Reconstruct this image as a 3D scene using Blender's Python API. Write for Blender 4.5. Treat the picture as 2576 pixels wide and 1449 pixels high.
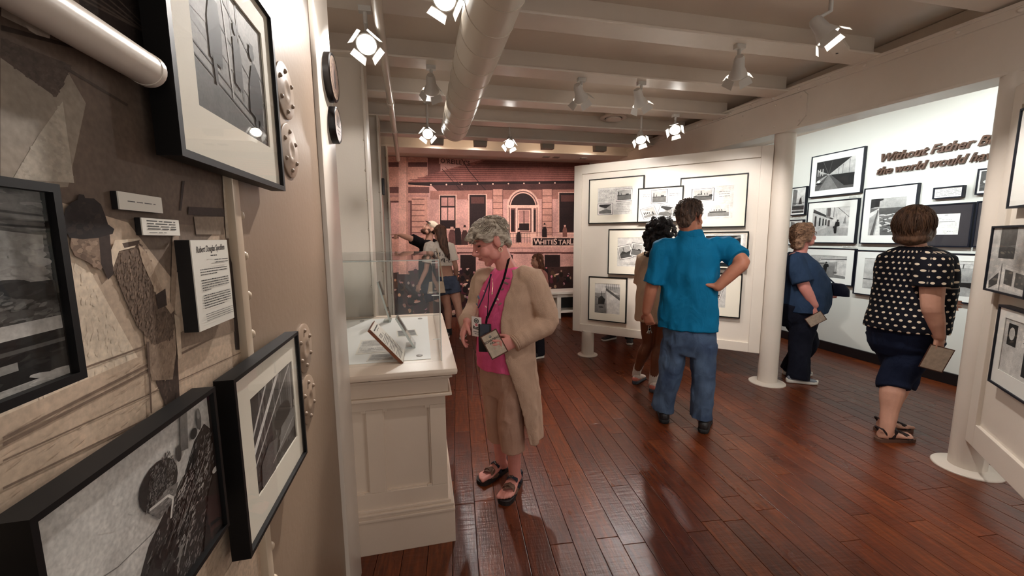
import bpy, bmesh, math, random
from mathutils import Vector, Matrix, noise
R = math.radians
random.seed(7)
for o in list(bpy.data.objects): bpy.data.objects.remove(o)
scene = bpy.context.scene
COL = scene.collection

# ------------------------------------------------------------------ camera
FPX, CXP, CYP, CAMH = 1000.0, 1288.0, 724.5, 1.5
YAW, PITCH, ROLL = R(12.7), R(7.24), R(0.45)
_f = Vector((math.sin(YAW)*math.cos(PITCH), math.cos(YAW)*math.cos(PITCH), -math.sin(PITCH)))
_r = Vector((math.cos(YAW), -math.sin(YAW), 0)); _u = _r.cross(_f)
_r, _u = _r*math.cos(ROLL)-_u*math.sin(ROLL), _r*math.sin(ROLL)+_u*math.cos(ROLL)
CAM = Vector((0, 0, CAMH))
cam = bpy.data.cameras.new('camera'); camo = bpy.data.objects.new('camera', cam); COL.objects.link(camo)
cam.sensor_fit = 'HORIZONTAL'; cam.sensor_width = 36.0; cam.lens = FPX/2576*36.0; cam.clip_start = 0.02
m = Matrix.Identity(4)
for i in range(3): m[i][0], m[i][1], m[i][2], m[i][3] = _r[i], _u[i], -_f[i], CAM[i]
camo.matrix_world = m
scene.camera = camo

# ------------------------------------------------------------------ view, world
vs = scene.view_settings
vs.view_transform = 'Standard'; vs.look = 'None'; vs.gamma = 1.0; vs.use_curve_mapping = False; vs.exposure = 0.0
world = bpy.data.worlds.new('world'); scene.world = world; world.use_nodes = True
wb = world.node_tree.nodes['Background']; wb.inputs[0].default_value = (1.0, 0.935, 0.88, 1); wb.inputs[1].default_value = 0.75
LAMP = 4.2          # overall gain of the room's lamps

# measured points of the room: a picture position carried onto a real plane
def ray(x, y): return _f + _r*((x-CXP)/FPX) + _u*((CYP-y)/FPX)
def on_z(x, y, z): d = ray(x, y); return CAM + d*((z-CAMH)/d.z)
def on_x(x, y, X): d = ray(x, y); return CAM + d*(X/d.x)
def on_y(x, y, Y): d = ray(x, y); return CAM + d*(Y/d.y)
def at_d(x, y, D): d = ray(x, y); return CAM + d*(D/math.hypot(d.x, d.y))

# ------------------------------------------------------------------ materials
def lin(c):
    c = c/255.0
    return c/12.92 if c <= 0.04045 else ((c+0.055)/1.055)**2.4
def rgb(r, g, b): return (lin(r), lin(g), lin(b), 1)
MATS = {}
def mat(name, col, rough=0.5, metal=0.0, spec=0.5, noise_scale=0, noise_amt=0.0, bump=0.0, bump_scale=60.0, stretch=None, emit=None, emit_s=0.0, col2=None, coat=0.0):
    if name in MATS: return MATS[name]
    M = bpy.data.materials.new(name); M.use_nodes = True; MATS[name] = M
    nt = M.node_tree; N = nt.nodes; L = nt.links; p = N['Principled BSDF']
    p.inputs['Base Color'].default_value = col; p.inputs['Roughness'].default_value = rough
    p.inputs['Metallic'].default_value = metal; p.inputs['Specular IOR Level'].default_value = spec
    if coat: p.inputs['Coat Weight'].default_value = coat; p.inputs['Coat Roughness'].default_value = 0.12
    if emit: p.inputs['Emission Color'].default_value = emit; p.inputs['Emission Strength'].default_value = emit_s
    tc = None
    def coords(sc):
        tc = N.new('ShaderNodeTexCoord'); mp = N.new('ShaderNodeMapping'); L.new(tc.outputs['Object'], mp.inputs['Vector'])
        s = stretch or (1, 1, 1); mp.inputs['Scale'].default_value = (s[0], s[1], s[2])
        nz = N.new('ShaderNodeTexNoise'); nz.inputs['Scale'].default_value = sc; nz.inputs['Detail'].default_value = 5
        L.new(mp.outputs[0], nz.inputs['Vector']); return nz
    if noise_scale:
        nz = coords(noise_scale); mx = N.new('ShaderNodeMix'); mx.data_type = 'RGBA'
        c2 = col2 or tuple(c*(1-noise_amt) for c in col[:3])+(1,)
        mx.inputs[6].default_value = col; mx.inputs[7].default_value = c2
        rp = N.new('ShaderNodeMapRange'); rp.inputs[1].default_value = 0.35; rp.inputs[2].default_value = 0.68
        L.new(nz.outputs['Fac'], rp.inputs[0]); L.new(rp.outputs[0], mx.inputs[0]); L.new(mx.outputs[2], p.inputs['Base Color'])
    if bump:
        nz = coords(bump_scale); b = N.new('ShaderNodeBump'); b.inputs['Strength'].default_value = bump; b.inputs['Distance'].default_value = 0.01
        L.new(nz.outputs['Fac'], b.inputs['Height']); L.new(b.outputs[0], p.inputs['Normal'])
    return M
def print_mat(name, grain=0.10, scale=220.0, rough=0.6, contrast=1.0):
    """flat printed picture: colours come with the mesh, plus photographic grain"""
    if name in MATS: return MATS[name]
    M = bpy.data.materials.new(name); M.use_nodes = True; MATS[name] = M
    nt = M.node_tree; N = nt.nodes; L = nt.links; p = N['Principled BSDF']; p.inputs['Roughness'].default_value = rough
    p.inputs['Specular IOR Level'].default_value = 0.2
    a = N.new('ShaderNodeAttribute'); a.attribute_name = 'ink'
    tc = N.new('ShaderNodeTexCoord'); out = a.outputs['Color']
    for sc, am in ((scale, grain), (scale*0.09, grain*1.3)):
        nz = N.new('ShaderNodeTexNoise'); nz.inputs['Scale'].default_value = sc; nz.inputs['Detail'].default_value = 4
        L.new(tc.outputs['Object'], nz.inputs['Vector'])
        mr = N.new('ShaderNodeMapRange'); mr.inputs[1].default_value = 0.3; mr.inputs[2].default_value = 0.7
        mr.inputs[3].default_value = 1-am*1.6; mr.inputs[4].default_value = 1+am*1.6
        L.new(nz.outputs['Fac'], mr.inputs[0])
        vm = N.new('ShaderNodeVectorMath'); vm.operation = 'SCALE'; L.new(out, vm.inputs[0]); L.new(mr.outputs[0], vm.inputs['Scale']); out = vm.outputs[0]
    L.new(out, p.inputs['Base Color'])
    return M
def clear_mat(name, tint=(1, 1, 1, 1), refl=0.9, edge=None):
    if name in MATS: return MATS[name]
    M = bpy.data.materials.new(name); M.use_nodes = True; MATS[name] = M
    nt = M.node_tree; N = nt.nodes; L = nt.links; N.remove(N['Principled BSDF'])
    t = N.new('ShaderNodeBsdfTransparent'); t.inputs[0].default_value = tint
    g = N.new('ShaderNodeBsdfGlossy'); g.inputs['Roughness'].default_value = 0.02
    lw = N.new('ShaderNodeLayerWeight'); lw.inputs['Blend'].default_value = .5
    pw = N.new('ShaderNodeMath'); pw.operation = 'POWER'; pw.inputs[1].default_value = 5.0; L.new(lw.outputs['Facing'], pw.inputs[0])
    f = N.new('ShaderNodeMath'); f.operation = 'MULTIPLY_ADD'; f.inputs[1].default_value = .95; f.inputs[2].default_value = .03; L.new(pw.outputs[0], f.inputs[0])
    mu = N.new('ShaderNodeMath'); mu.operation = 'MULTIPLY'; mu.inputs[1].default_value = refl; L.new(f.outputs[0], mu.inputs[0])
    mx = N.new('ShaderNodeMixShader'); L.new(mu.outputs[0], mx.inputs[0]); L.new(t.outputs[0], mx.inputs[1]); L.new(g.outputs[0], mx.inputs[2])
    L.new(mx.outputs[0], N['Material Output'].inputs[0]); return M

CREAM = mat('cream_paint', rgb(228, 217, 203), 0.38, noise_scale=3, noise_amt=0.05, bump=0.05, bump_scale=90)
BEIGE = mat('beige_steel_paint', rgb(146, 124, 104), 0.42, noise_scale=4, noise_amt=0.06, bump=0.06, bump_scale=60)
CEILM = mat('ceiling_paint', rgb(228, 212, 196), 0.45, noise_scale=2, noise_amt=0.05, bump=0.05, bump_scale=40)
BEAMP = mat('beam_gloss_paint', rgb(230, 218, 204), 0.28, noise_scale=5, noise_amt=0.05, bump=0.04, bump_scale=30)
WALLW = mat('gallery_wall_white', rgb(224, 222, 212), 0.55, noise_scale=2, noise_amt=0.03, bump=0.06, bump_scale=120)
BLACK = mat('black_frame_wood', rgb(12, 10, 10), 0.5, spec=.25, noise_scale=30, noise_amt=0.3)
NAVYK = mat('blue_black_frame', rgb(18, 21, 32), 0.45, spec=.3)
MATB = mat('cream_mat_board', rgb(240, 232, 214), 0.7, bump=0.04, bump_scale=400)
MATW = mat('white_mat_board', rgb(242, 240, 232), 0.7, bump=0.04, bump_scale=400)
MATD = mat('dark_mat_board', rgb(52, 47, 50), 0.7, noise_scale=20, noise_amt=0.2)
GLASS = clear_mat('picture_glass', refl=.5)
PRINT = print_mat('photo_print')
SIGNW = mat('white_sign_card', rgb(235, 230, 218), 0.5)
INK = mat('dark_ink', rgb(52, 44, 42), 0.6)
LAMPW = mat('white_lamp_enamel', rgb(205, 200, 192), 0.35)
CHROME = mat('lamp_reflector', rgb(225, 225, 228), 0.18, metal=0.8)
DARKP = mat('dark_plastic', rgb(26, 25, 26), 0.4)

# ------------------------------------------------------------------ mesh helpers
class MB:
    """collects shapes that become one mesh"""
    def __init__(s): s.v = []; s.f = []; s.c = []
    def add(s, v, f):
        n = len(s.v); s.v += [tuple(p) for p in v]; s.f += [tuple(i+n for i in q) for q in f]; return s
    def box(s, a, b, bev=0.0, M=None):
        bm = bmesh.new(); bmesh.ops.create_cube(bm, size=1)
        for v in bm.verts:
            v.co = Vector([a[i]+(v.co[i]+.5)*(b[i]-a[i]) for i in range(3)])
        if bev: bmesh.ops.bevel(bm, geom=bm.edges[:], offset=bev, segments=2, affect='EDGES', profile=0.6)
        if M: bmesh.ops.transform(bm, matrix=M, verts=bm.verts[:])
        bm.verts.index_update(); s.add([v.co for v in bm.verts], [[v.index for v in f.verts] for f in bm.faces]); bm.free(); return s
    def loft(s, rings, cap=True, closed=True):
        n = len(rings[0]); v = [p for r in rings for p in r]; f = []
        for i in range(len(rings)-1):
            for j in range(n if closed else n-1):
                k = (j+1) % n
                f.append((i*n+j, i*n+k, (i+1)*n+k, (i+1)*n+j))
        if cap and closed:
            f.append(tuple(range(n-1, -1, -1))); f.append(tuple((len(rings)-1)*n+j for j in range(n)))
        return s.add(v, f)
    def tube(s, pts, rad, n=12, cap=True, flat=None, up=None, rnd=False):
        """pts path; rad number or list of r or (ra, rb) with ra along the reference side vector"""
        pts = [Vector(p) for p in pts]
        if not isinstance(rad, (list,)): rad = [rad]*len(pts)
        rad = [(r, r) if not isinstance(r, (tuple, list)) else r for r in rad]
        if rnd:
            d0 = (pts[0]-pts[1]).normalized(); d1 = (pts[-1]-pts[-2]).normalized()
            e0, e1 = min(rad[0]), min(rad[-1])
            pre = [(pts[0]+d0*e0*q, (rad[0][0]*k, rad[0][1]*k)) for q, k in ((.95, .3), (.6, .78))]
            post = [(pts[-1]+d1*e1*q, (rad[-1][0]*k, rad[-1][1]*k)) for q, k in ((.6, .78), (.95, .3))]
            pts = [q[0] for q in pre]+pts+[q[0] for q in post]; rad = [q[1] for q in pre]+rad+[q[1] for q in post]
        rings = []; side = None
        for i, p in enumerate(pts):
            t = (pts[min(i+1, len(pts)-1)]-pts[max(i-1, 0)]).normalized()
            if up is not None: side = Vector(up)
            if side is None:
                side = Vector((1, 0, 0)) if abs(t.x) < .8 else Vector((0, 1, 0))
            side = (side-t*side.dot(t)).normalized(); w = t.cross(side)
            rings.append([p+side*(rad[i][0]*math.cos(2*math.pi*j/n))+w*(rad[i][1]*math.sin(2*math.pi*j/n)) for j in range(n)])
        return s.loft(rings, cap)
    def ell(s, c, r, M=None, seg=14, rings=9):
        v = []; f = []
        for i in range(rings+1):
            a = math.pi*i/rings
            for j in range(seg):
                b = 2*math.pi*j/seg
                p = Vector((r[0]*math.sin(a)*math.cos(b), r[1]*math.sin(a)*math.sin(b), r[2]*math.cos(a)))
                if M: p = M @ p
                v.append(Vector(c)+p)
        for i in range(rings):
            for j in range(seg):
                k = (j+1) % seg
                f.append((i*seg+j, (i+1)*seg+j, (i+1)*seg+k, i*seg+k))
        bm = bmesh.new(); vv = [bm.verts.new(p) for p in v]
        for q in f: bm.faces.new([vv[i] for i in q])
        bmesh.ops.remove_doubles(bm, verts=bm.verts[:], dist=min(r)*1e-3)
        bm.verts.index_update(); s.add([v.co for v in bm.verts], [[v.index for v in q.verts] for q in bm.faces]); bm.free(); return s
    def lathe(s, prof, c=(0, 0, 0), M=None, n=24):
        """prof: list of (radius, height) about local z"""
        rings = []
        for r, h in prof:
            ring = []
            for j in range(n):
                p = Vector((r*math.cos(2*math.pi*j/n), r*math.sin(2*math.pi*j/n), h))
                if M: p = M @ p
                ring.append(Vector(c)+p)
            rings.append(ring)
        return s.loft(rings)
    def prism(s, poly, y0, y1):
        """poly in (x, z), extruded along y"""
        n = len(poly); v = [(x, y0, z) for x, z in poly]+[(x, y1, z) for x, z in poly]
        f = [tuple(range(n)), tuple(range(2*n-1, n-1, -1))]+[(i, i+n, (i+1) % n+n, (i+1) % n) for i in range(n)]
        return s.add(v, f)
    def xform(s, M): s.v = [tuple(M @ Vector(p)) for p in s.v]; return s
    def build(s, name, material, parent=None, smooth=False, world=False, kind=None, label=None):
        me = bpy.data.meshes.new(name); vv = s.v
        if world and parent is not None:
            inv = parent.matrix_basis.inverted(); vv = [inv @ Vector(p) for p in s.v]
        me.from_pydata([tuple(p) for p in vv], [], s.f); me.materials.append(material)
        bm = bmesh.new(); bm.from_mesh(me); bmesh.ops.recalc_face_normals(bm, faces=bm.faces[:]); bm.to_mesh(me); bm.free()
        if smooth:
            for p in me.polygons: p.use_smooth = True
            if smooth != 'all':
                try: me.set_sharp_from_angle(angle=R(40))
                except Exception: pass
        o = bpy.data.objects.new(name, me); COL.objects.link(o)
        if parent is not None: o.parent = parent
        if kind: o['kind'] = kind
        if label: o['label'] = label
        return o
    def remesh(s, voxel=0.006, smooth=3, factor=0.5, wob=0.0, wob_scale=8.0):
        me = bpy.data.meshes.new('tmp'); me.from_pydata([tuple(p) for p in s.v], [], s.f)
        bm = bmesh.new(); bm.from_mesh(me); bmesh.ops.recalc_face_normals(bm, faces=bm.faces[:]); bm.to_mesh(me); bm.free()
        o = bpy.data.objects.new('tmp', me); COL.objects.link(o)
        md = o.modifiers.new('r', 'REMESH'); md.mode = 'VOXEL'; md.voxel_size = voxel; md.adaptivity = 0.0
        if smooth:
            sm = o.modifiers.new('s', 'SMOOTH'); sm.iterations = smooth; sm.factor = factor
        dg = bpy.context.evaluated_depsgraph_get(); ev = o.evaluated_get(dg); e = ev.to_mesh()
        r = MB(); nv = [Vector(v.co) for v in e.vertices]; nn = [Vector(v.normal) for v in e.vertices]
        if wob:
            w2 = wob_scale*2.4; w3 = wob_scale*.9
            nv = [p+n*(wob*(noise.noise(Vector((p.x*wob_scale, p.y*wob_scale, p.z*wob_scale*.45)))+.55*noise.noise(Vector((p.x*w2+3, p.y*w2, p.z*w2*.5+(p.x+p.y)*w3)))-.45*abs(noise.noise(Vector((p.x*w2*.8, p.y*w2*.8+7, p.z*w2*.7-(p.x-p.y)*w2*.4)))))) for p, n in zip(nv, nn)]
        r.v = [tuple(p) for p in nv]; r.f = [tuple(p.vertices) for p in e.polygons]
        ev.to_mesh_clear(); bpy.data.objects.remove(o); bpy.data.meshes.remove(me)
        return r

def tag(o, label=None, cat=None, group=None, kind=None):
    if label: o['label'] = label
    if cat: o['category'] = cat
    if group: o['group'] = group
    if kind: o['kind'] = kind
    return o
def empty(name, loc=(0, 0, 0), rz=0.0, label=None, cat=None, group=None):
    o = bpy.data.objects.new(name, None); COL.objects.link(o); o.empty_display_size = 0.05
    o.location = loc; o.rotation_euler = (0, 0, rz)
    o.matrix_basis = Matrix.Translation(Vector(loc)) @ Matrix.Rotation(rz, 4, 'Z')
    return tag(o, label, cat, group)
def struct(name, mb, material, smooth=False, label=None):
    o = mb.build(name, material, None, smooth); o['kind'] = 'structure'
    if label: o['label'] = label
    return o
def copy_tree(o, parent=None):
    c = o.copy(); COL.objects.link(c)
    if parent is not None: c.parent = parent
    for ch in list(o.children): copy_tree(ch, c)
    return c
def text_mesh(txt, size, shear=0.0, offset=0.0, extrude=0.0, align='LEFT', space=1.0, res=3):
    cu = bpy.data.curves.new('t', 'FONT'); cu.body = txt; cu.size = size; cu.shear = shear; cu.offset = offset; cu.extrude = extrude
    cu.align_x = align; cu.space_character = space; cu.resolution_u = res
    o = bpy.data.objects.new('t', cu); COL.objects.link(o); dg = bpy.context.evaluated_depsgraph_get(); ev = o.evaluated_get(dg)
    e = ev.to_mesh(); v = [tuple(q.co) for q in e.vertices]; f = [tuple(p.vertices) for p in e.polygons]
    ev.to_mesh_clear(); bpy.data.objects.remove(o); bpy.data.curves.remove(cu)
    return v, f
def text_part(name, txt, size, M, material, parent, shear=0.0, offset=0.0, align='CENTER', extrude=0.0004):
    """lettering lying in the local x-z plane of M, facing local -y"""
    v, f = text_mesh(txt, size, shear, offset, extrude, align)
    Q = M @ Matrix.Rotation(R(90), 4, 'X')
    mb = MB(); mb.add([Q @ Vector(p) for p in v], f)
    return mb.build(name, material, parent)

# ---------------------------------------------------------------- drawn prints
def clip(poly, x0, y0, x1, y1):
    def cl(pl, ins, inter):
        out = []
        for i in range(len(pl)):
            a, b = pl[i-1], pl[i]
            if ins(b):
                if not ins(a): out.append(inter(a, b))
                out.append(b)
            elif ins(a): out.append(inter(a, b))
        return out
    def ix(xc): return lambda a, b: (xc, a[1]+(b[1]-a[1])*(xc-a[0])/(b[0]-a[0]))
    def iy(yc): return lambda a, b: (a[0]+(b[0]-a[0])*(yc-a[1])/(b[1]-a[1]), yc)
    for ins, it in ((lambda p: p[0] >= x0, ix(x0)), (lambda p: p[0] <= x1, ix(x1)), (lambda p: p[1] >= y0, iy(y0)), (lambda p: p[1] <= y1, iy(y1))):
        if len(poly) < 3: return []
        poly = cl(poly, ins, it)
    return poly if len(poly) >= 3 else []
def grey(g): g = max(0, min(255, g)); return (lin(g), lin(g*.985), lin(g*.955), 1)
class Print:
    """a flat picture: painted from back to front in unit coordinates, x right and y up"""
    def __init__(s, x0=0, y0=0, x1=1, y1=1, tint=grey, step=0.00012):
        s.b = (x0, y0, x1, y1); s.v = []; s.f = []; s.col = []; s.k = 0; s.tint = tint; s.step = step
    def poly(s, pts, g, g2=None):
        """g2: tone of the top when shaded from bottom (g) to top (g2)"""
        pts = clip([tuple(p) for p in pts], *s.b)
        if not pts: return s
        s.k += 1; n = len(s.v); ys = [p[1] for p in pts]; lo, hi = min(ys), max(ys)
        c = g if isinstance(g, tuple) else None
        for p in pts:
            s.v.append((p[0], -s.k*s.step, p[1]))
            if c: s.col.append(c)
            elif g2 is None: s.col.append(s.tint(g))
            else: s.col.append(s.tint(g+(g2-g)*(p[1]-lo)/max(hi-lo, 1e-6)))
        s.f.append(tuple(range(n, n+len(pts)))); return s
    def rect(s, x0, y0, x1, y1, g, g2=None): return s.poly([(x0, y0), (x1, y0), (x1, y1), (x0, y1)], g, g2)
    def ell(s, x, y, rx, ry, g, n=14, a=0.0):
        return s.poly([(x+rx*math.cos(2*math.pi*i/n)*math.cos(a)-ry*math.sin(2*math.pi*i/n)*math.sin(a), y+rx*math.cos(2*math.pi*i/n)*math.sin(a)+ry*math.sin(2*math.pi*i/n)*math.cos(a)) for i in range(n)], g)
    def line(s, pts, w, g):
        for a, b in zip(pts, pts[1:]):
            d = Vector((b[0]-a[0], b[1]-a[1])); 
            if d.length < 1e-9: continue
            q = Vector((-d.y, d.x)).normalized()*w/2
            s.poly([(a[0]+q.x, a[1]+q.y), (b[0]+q.x, b[1]+q.y), (b[0]-q.x, b[1]-q.y), (a[0]-q.x, a[1]-q.y)], g)
        return s
    def dabs(s, poly, n, size, g0, g1, seed=0, asp=.5, ang=0.0, dang=.5):
        """mottled photographic texture: n soft dabs of tone g0..g1 inside poly"""
        r = random.Random(seed); xs = [p[0] for p in poly]; ys = [p[1] for p in poly]; k = 0; tries = 0
        def inside(x, y):
            c = False
            for i in range(len(poly)):
                (ax, ay), (bx, by) = poly[i-1], poly[i]
                if (ay > y) != (by > y) and x < (bx-ax)*(y-ay)/(by-ay)+ax: c = not c
            return c
        while k < n and tries < n*12:
            tries += 1; x, y = r.uniform(min(xs), max(xs)), r.uniform(min(ys), max(ys))
            if not inside(x, y): continue
            k += 1; q = r.random(); z = r.uniform(*size)
            c = tuple(a+(b-a)*q for a, b in zip(g0, g1)) if isinstance(g0, tuple) else g0+(g1-g0)*q
            s.ell(x, y, z, z*asp, c, 9, ang+r.uniform(-dang, dang))
        return s
    def words(s, x0, y, x1, h, g, seed=0, gap=0.35):
        r = random.Random(seed); x = x0
        while x < x1:
            w = h*r.uniform(1.2, 5.0); e = min(x+w, x1); s.rect(x, y, e, y+h*r.uniform(.75, 1.0), g); x = e+h*gap*2
        return s
    def build(s, name, w, h, parent, y=0.0, material=None, ox=0.0, oz=0.0, label=None, M=None):
        me = bpy.data.meshes.new(name)
        sc = min(1.0, .0024/max(s.k*s.step, 1e-9)); vv = [(ox+p[0]*w, y+p[1]*sc, oz+p[2]*h) for p in s.v]
        if M: vv = [tuple(M @ Vector(p)) for p in vv]
        me.from_pydata(vv, [], s.f)
        at = me.color_attributes.new('ink', 'FLOAT_COLOR', 'POINT')
        for i, c in enumerate(s.col): at.data[i].color = c
        me.materials.append(material or PRINT)
        o = bpy.data.objects.new(name, me); COL.objects.link(o)
        if parent is not None: o.parent = parent
        if label: o['label'] = label
        return o
# ------------------------------------------------------------------ floor of scraped planks
def plank_mat():
    M = bpy.data.materials.new('scraped_wood'); M.use_nodes = True; MATS['scraped_wood'] = M
    nt = M.node_tree; N = nt.nodes; L = nt.links; p = N['Principled BSDF']
    tc = N.new('ShaderNodeTexCoord'); oi = N.new('ShaderNodeObjectInfo')
    ad = N.new('ShaderNodeVectorMath'); ad.operation = 'MULTIPLY_ADD'; ad.inputs[1].default_value = (1, 1, 1)
    cb = N.new('ShaderNodeCombineXYZ'); mu = N.new('ShaderNodeMath'); mu.operation = 'MULTIPLY'; mu.inputs[1].default_value = 37.0
    L.new(oi.outputs['Random'], mu.inputs[0]); L.new(mu.outputs[0], cb.inputs[0]); L.new(mu.outputs[0], cb.inputs[1])
    L.new(tc.outputs['Object'], ad.inputs[0]); L.new(cb.outputs[0], ad.inputs[2])
    def nz(sc, st, det=6, rough=.6):
        mp = N.new('ShaderNodeMapping'); mp.inputs['Scale'].default_value = st; L.new(ad.outputs[0], mp.inputs['Vector'])
        n = N.new('ShaderNodeTexNoise'); n.inputs['Scale'].default_value = sc; n.inputs['Detail'].default_value = det; n.inputs['Roughness'].default_value = rough
        L.new(mp.outputs[0], n.inputs['Vector']); return n
    g = nz(9, (6, .7, 1)); b = nz(2.2, (2, .8, 1), 3)
    r1 = N.new('ShaderNodeValToRGB'); e = r1.color_ramp.elements
    e[0].position = .25; e[0].color = rgb(66, 28, 12); e[1].position = .75; e[1].color = rgb(126, 62, 28)
    el = e.new(.5); el.color = rgb(97, 45, 20)
    L.new(g.outputs['Fac'], r1.inputs[0])
    # each board a little darker, redder or more golden than its neighbour
    r2 = N.new('ShaderNodeValToRGB'); e = r2.color_ramp.elements
    e[0].position = 0; e[0].color = (.70, .64, .66, 1); e[1].position = 1; e[1].color = (1.22, 1.28, 1.12, 1); el = e.new(.55); el.color = (1, .94, .94, 1)
    L.new(oi.outputs['Random'], r2.inputs[0])
    mx = N.new('ShaderNodeMix'); mx.data_type = 'RGBA'; mx.blend_type = 'MULTIPLY'; mx.inputs[0].default_value = 1
    L.new(r1.outputs[0], mx.inputs[6]); L.new(r2.outputs[0], mx.inputs[7])
    mx2 = N.new('ShaderNodeMix'); mx2.data_type = 'RGBA'; mx2.blend_type = 'MULTIPLY'
    mr = N.new('ShaderNodeMapRange'); mr.inputs[1].default_value = .52; mr.inputs[2].default_value = .72; mr.inputs[4].default_value = .32
    L.new(b.outputs['Fac'], mr.inputs[0]); L.new(mr.outputs[0], mx2.inputs[0]); mx2.inputs[7].default_value = (.55, .42, .36, 1); L.new(mx.outputs[2], mx2.inputs[6])
    L.new(mx2.outputs[2], p.inputs['Base Color'])
    rr = N.new('ShaderNodeMapRange'); rr.inputs[3].default_value = .20; rr.inputs[4].default_value = .40; L.new(b.outputs['Fac'], rr.inputs[0]); L.new(rr.outputs[0], p.inputs['Roughness'])
    p.inputs['Specular IOR Level'].default_value = .5
    c1 = nz(16, (.5, 3.0, 1), 3, .5); s1 = nz(40, (3, .35, 1), 3)
    a1 = N.new('ShaderNodeMath'); a1.operation = 'MULTIPLY_ADD'; a1.inputs[1].default_value = .45; L.new(s1.outputs['Fac'], a1.inputs[0]); L.new(c1.outputs['Fac'], a1.inputs[2])
    bp = N.new('ShaderNodeBump'); bp.inputs['Strength'].default_value = .32; bp.inputs['Distance'].default_value = .006
    L.new(a1.outputs[0], bp.inputs['Height']); L.new(bp.outputs[0], p.inputs['Normal'])
    return M
PLANK = plank_mat()
fl = MB().box((-1.3, -1.6, -.06), (5.4, 7.9, -.009))
floor = struct('floor', fl, mat('floor_gap_dark', rgb(26, 10, 7), .7), label='dark red brown scraped hardwood plank floor')
PW, FA = .118, R(5.0)
lens_ = [.52, .70, .86, 1.04, 1.22]
pmesh = {}
for Ln in lens_:
    mb = MB().box((-PW/2+.0012, 0.0012, -.012), (PW/2-.0012, Ln-.0012, 0), .0022); pmesh[Ln] = mb
rots = Matrix.Rotation(-FA, 4, 'Z')
cand = []
rg = random.Random(3)
for i in range(-14, 52):
    y = -.4-rg.uniform(0, 1.2)
    while y < 8.2:
        Ln = rg.choice(lens_); p = rots @ Vector((i*PW, y, 0)); q = rots @ Vector((i*PW, y+Ln/2, 0))
        if -.6 < q.x < 5.3 and .2 < q.y < 7.75:
            d = math.hypot(q.x, q.y); az = abs(math.atan2(q.x, q.y)-YAW)
            if az < R(66): cand.append((Ln/(d*d), Ln, p))
        y += Ln
cand.sort(key=lambda c: -c[0])
pm = {}
for k, (w_, Ln, p) in enumerate(cand[:300]):
    if Ln not in pm:
        o = pmesh[Ln].build('plank', PLANK, floor); pm[Ln] = o.data
    else:
        o = bpy.data.objects.new('plank', pm[Ln]); COL.objects.link(o); o.parent = floor
    o.location = p; o.rotation_euler = (0, 0, -FA)
rest = MB()
for (w_, Ln, p) in cand[300:]:
    t = MB().box((-PW/2+.0012, .0012, -.012), (PW/2-.0012, Ln-.0012, 0), .0022); t.xform(Matrix.Translation(p) @ rots); rest.add(t.v, t.f)
if rest.v: rest.build('plank', PLANK, floor, kind='stuff')

# ------------------------------------------------------------------ ceiling, beams
cl = MB().box((-1.3, -1.6, 2.96), (5.4, 7.9, 3.06))
ceiling = struct('ceiling', cl, CEILM, label='beige painted deck ceiling crossed by steel beams')
BY = [-.54, .20, .94, 1.68, 2.42, 3.16, 3.90, 4.63, 5.36]
for y in BY:
    mb = MB().box((-1.2, y, 2.80), (3.36, y+.18, 2.816), .004).box((-1.2, y+.083, 2.81), (3.36, y+.097, 2.965))
    mb.build('beam', BEAMP, ceiling)
mb = MB().box((-1.2, 6.12, 2.80), (3.36, 6.52, 2.83), .004).box((-1.2, 6.14, 2.82), (3.36, 6.18, 2.965)); mb.build('beam', BEAMP, ceiling)
# small dark plates under the last beam
for px, w_ in ((1378, .11), (1405, .10), (1480, .10)):
    p = on_z(px, 392, 2.80); MB().box((p.x-w_/2, 6.36, 2.792), (p.x+w_/2, 6.46, 2.801), .002).build('junction_plate', mat('grey_plate', rgb(120, 110, 98), .5), ceiling)

p = on_z(2108, 118, 2.785); q_ = Matrix.Translation(p) @ Matrix.Rotation(R(28), 4, 'Z')
jb = MB().box((-.11, -.045, -.012), (.11, .045, .016), .004).xform(q_); jb.build('junction_plate', BEAMP, ceiling)
for sx in (-.085, .085):
    MB().lathe([(.008, 0), (.008, -.002), (.0001, -.002)], c=(0, 0, 0), n=12).xform(q_ @ Matrix.Translation((sx, .02, -.0115))).build('screw_hole', DARKP, ceiling)
# ------------------------------------------------------------------ left wall: near panel, trims, hull ribs
wl = MB().box((-.42, -1.6, 0), (-.33, 1.66, 2.80))
wall_left = struct('wall_left', wl, BEIGE, label='beige steel wall panel carrying the sepia mural and four frames')
RIVET = MB().lathe([(.0105, 0), (.0105, .002), (.0092, .0062), (.0062, .0098), (.0001, .0112)], n=12)
def rivet(parent, p, n, s=1.0, material=BEAMP):
    q = Vector((0, 0, 1)).rotation_difference(Vector(n)).to_matrix().to_4x4()
    if 'rv' not in rivet.__dict__: rivet.rv = {}
    key = material.name
    if key not in rivet.rv:
        o = MB().add(RIVET.v, RIVET.f).build('rivet', material, parent, True); rivet.rv[key] = o.data
    else:
        o = bpy.data.objects.new('rivet', rivet.rv[key]); COL.objects.link(o); o.parent = parent
    o.matrix_basis = Matrix.Translation(Vector(p)) @ q @ Matrix.Diagonal((s, s, s, 1)); return o
# riveted angle bar between mural and bare steel
STRIP = mat('strip_paint', rgb(196, 176, 152), .4)
bar = MB().box((-.332, .795, 0), (-.316, .822, 2.80), .003).box((-.334, .80, 0), (-.328, .85, 2.80), .001)
trim_1 = struct('trim_1', bar, STRIP, True, label='thin riveted steel strip at the edge of the sepia mural')
for k in range(20):
    z = 1.544-.0745*(k-4)
    if .1 < z < 2.7: rivet(trim_1, (-.328, .836, z), (1, 0, 0), .95, STRIP)
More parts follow.
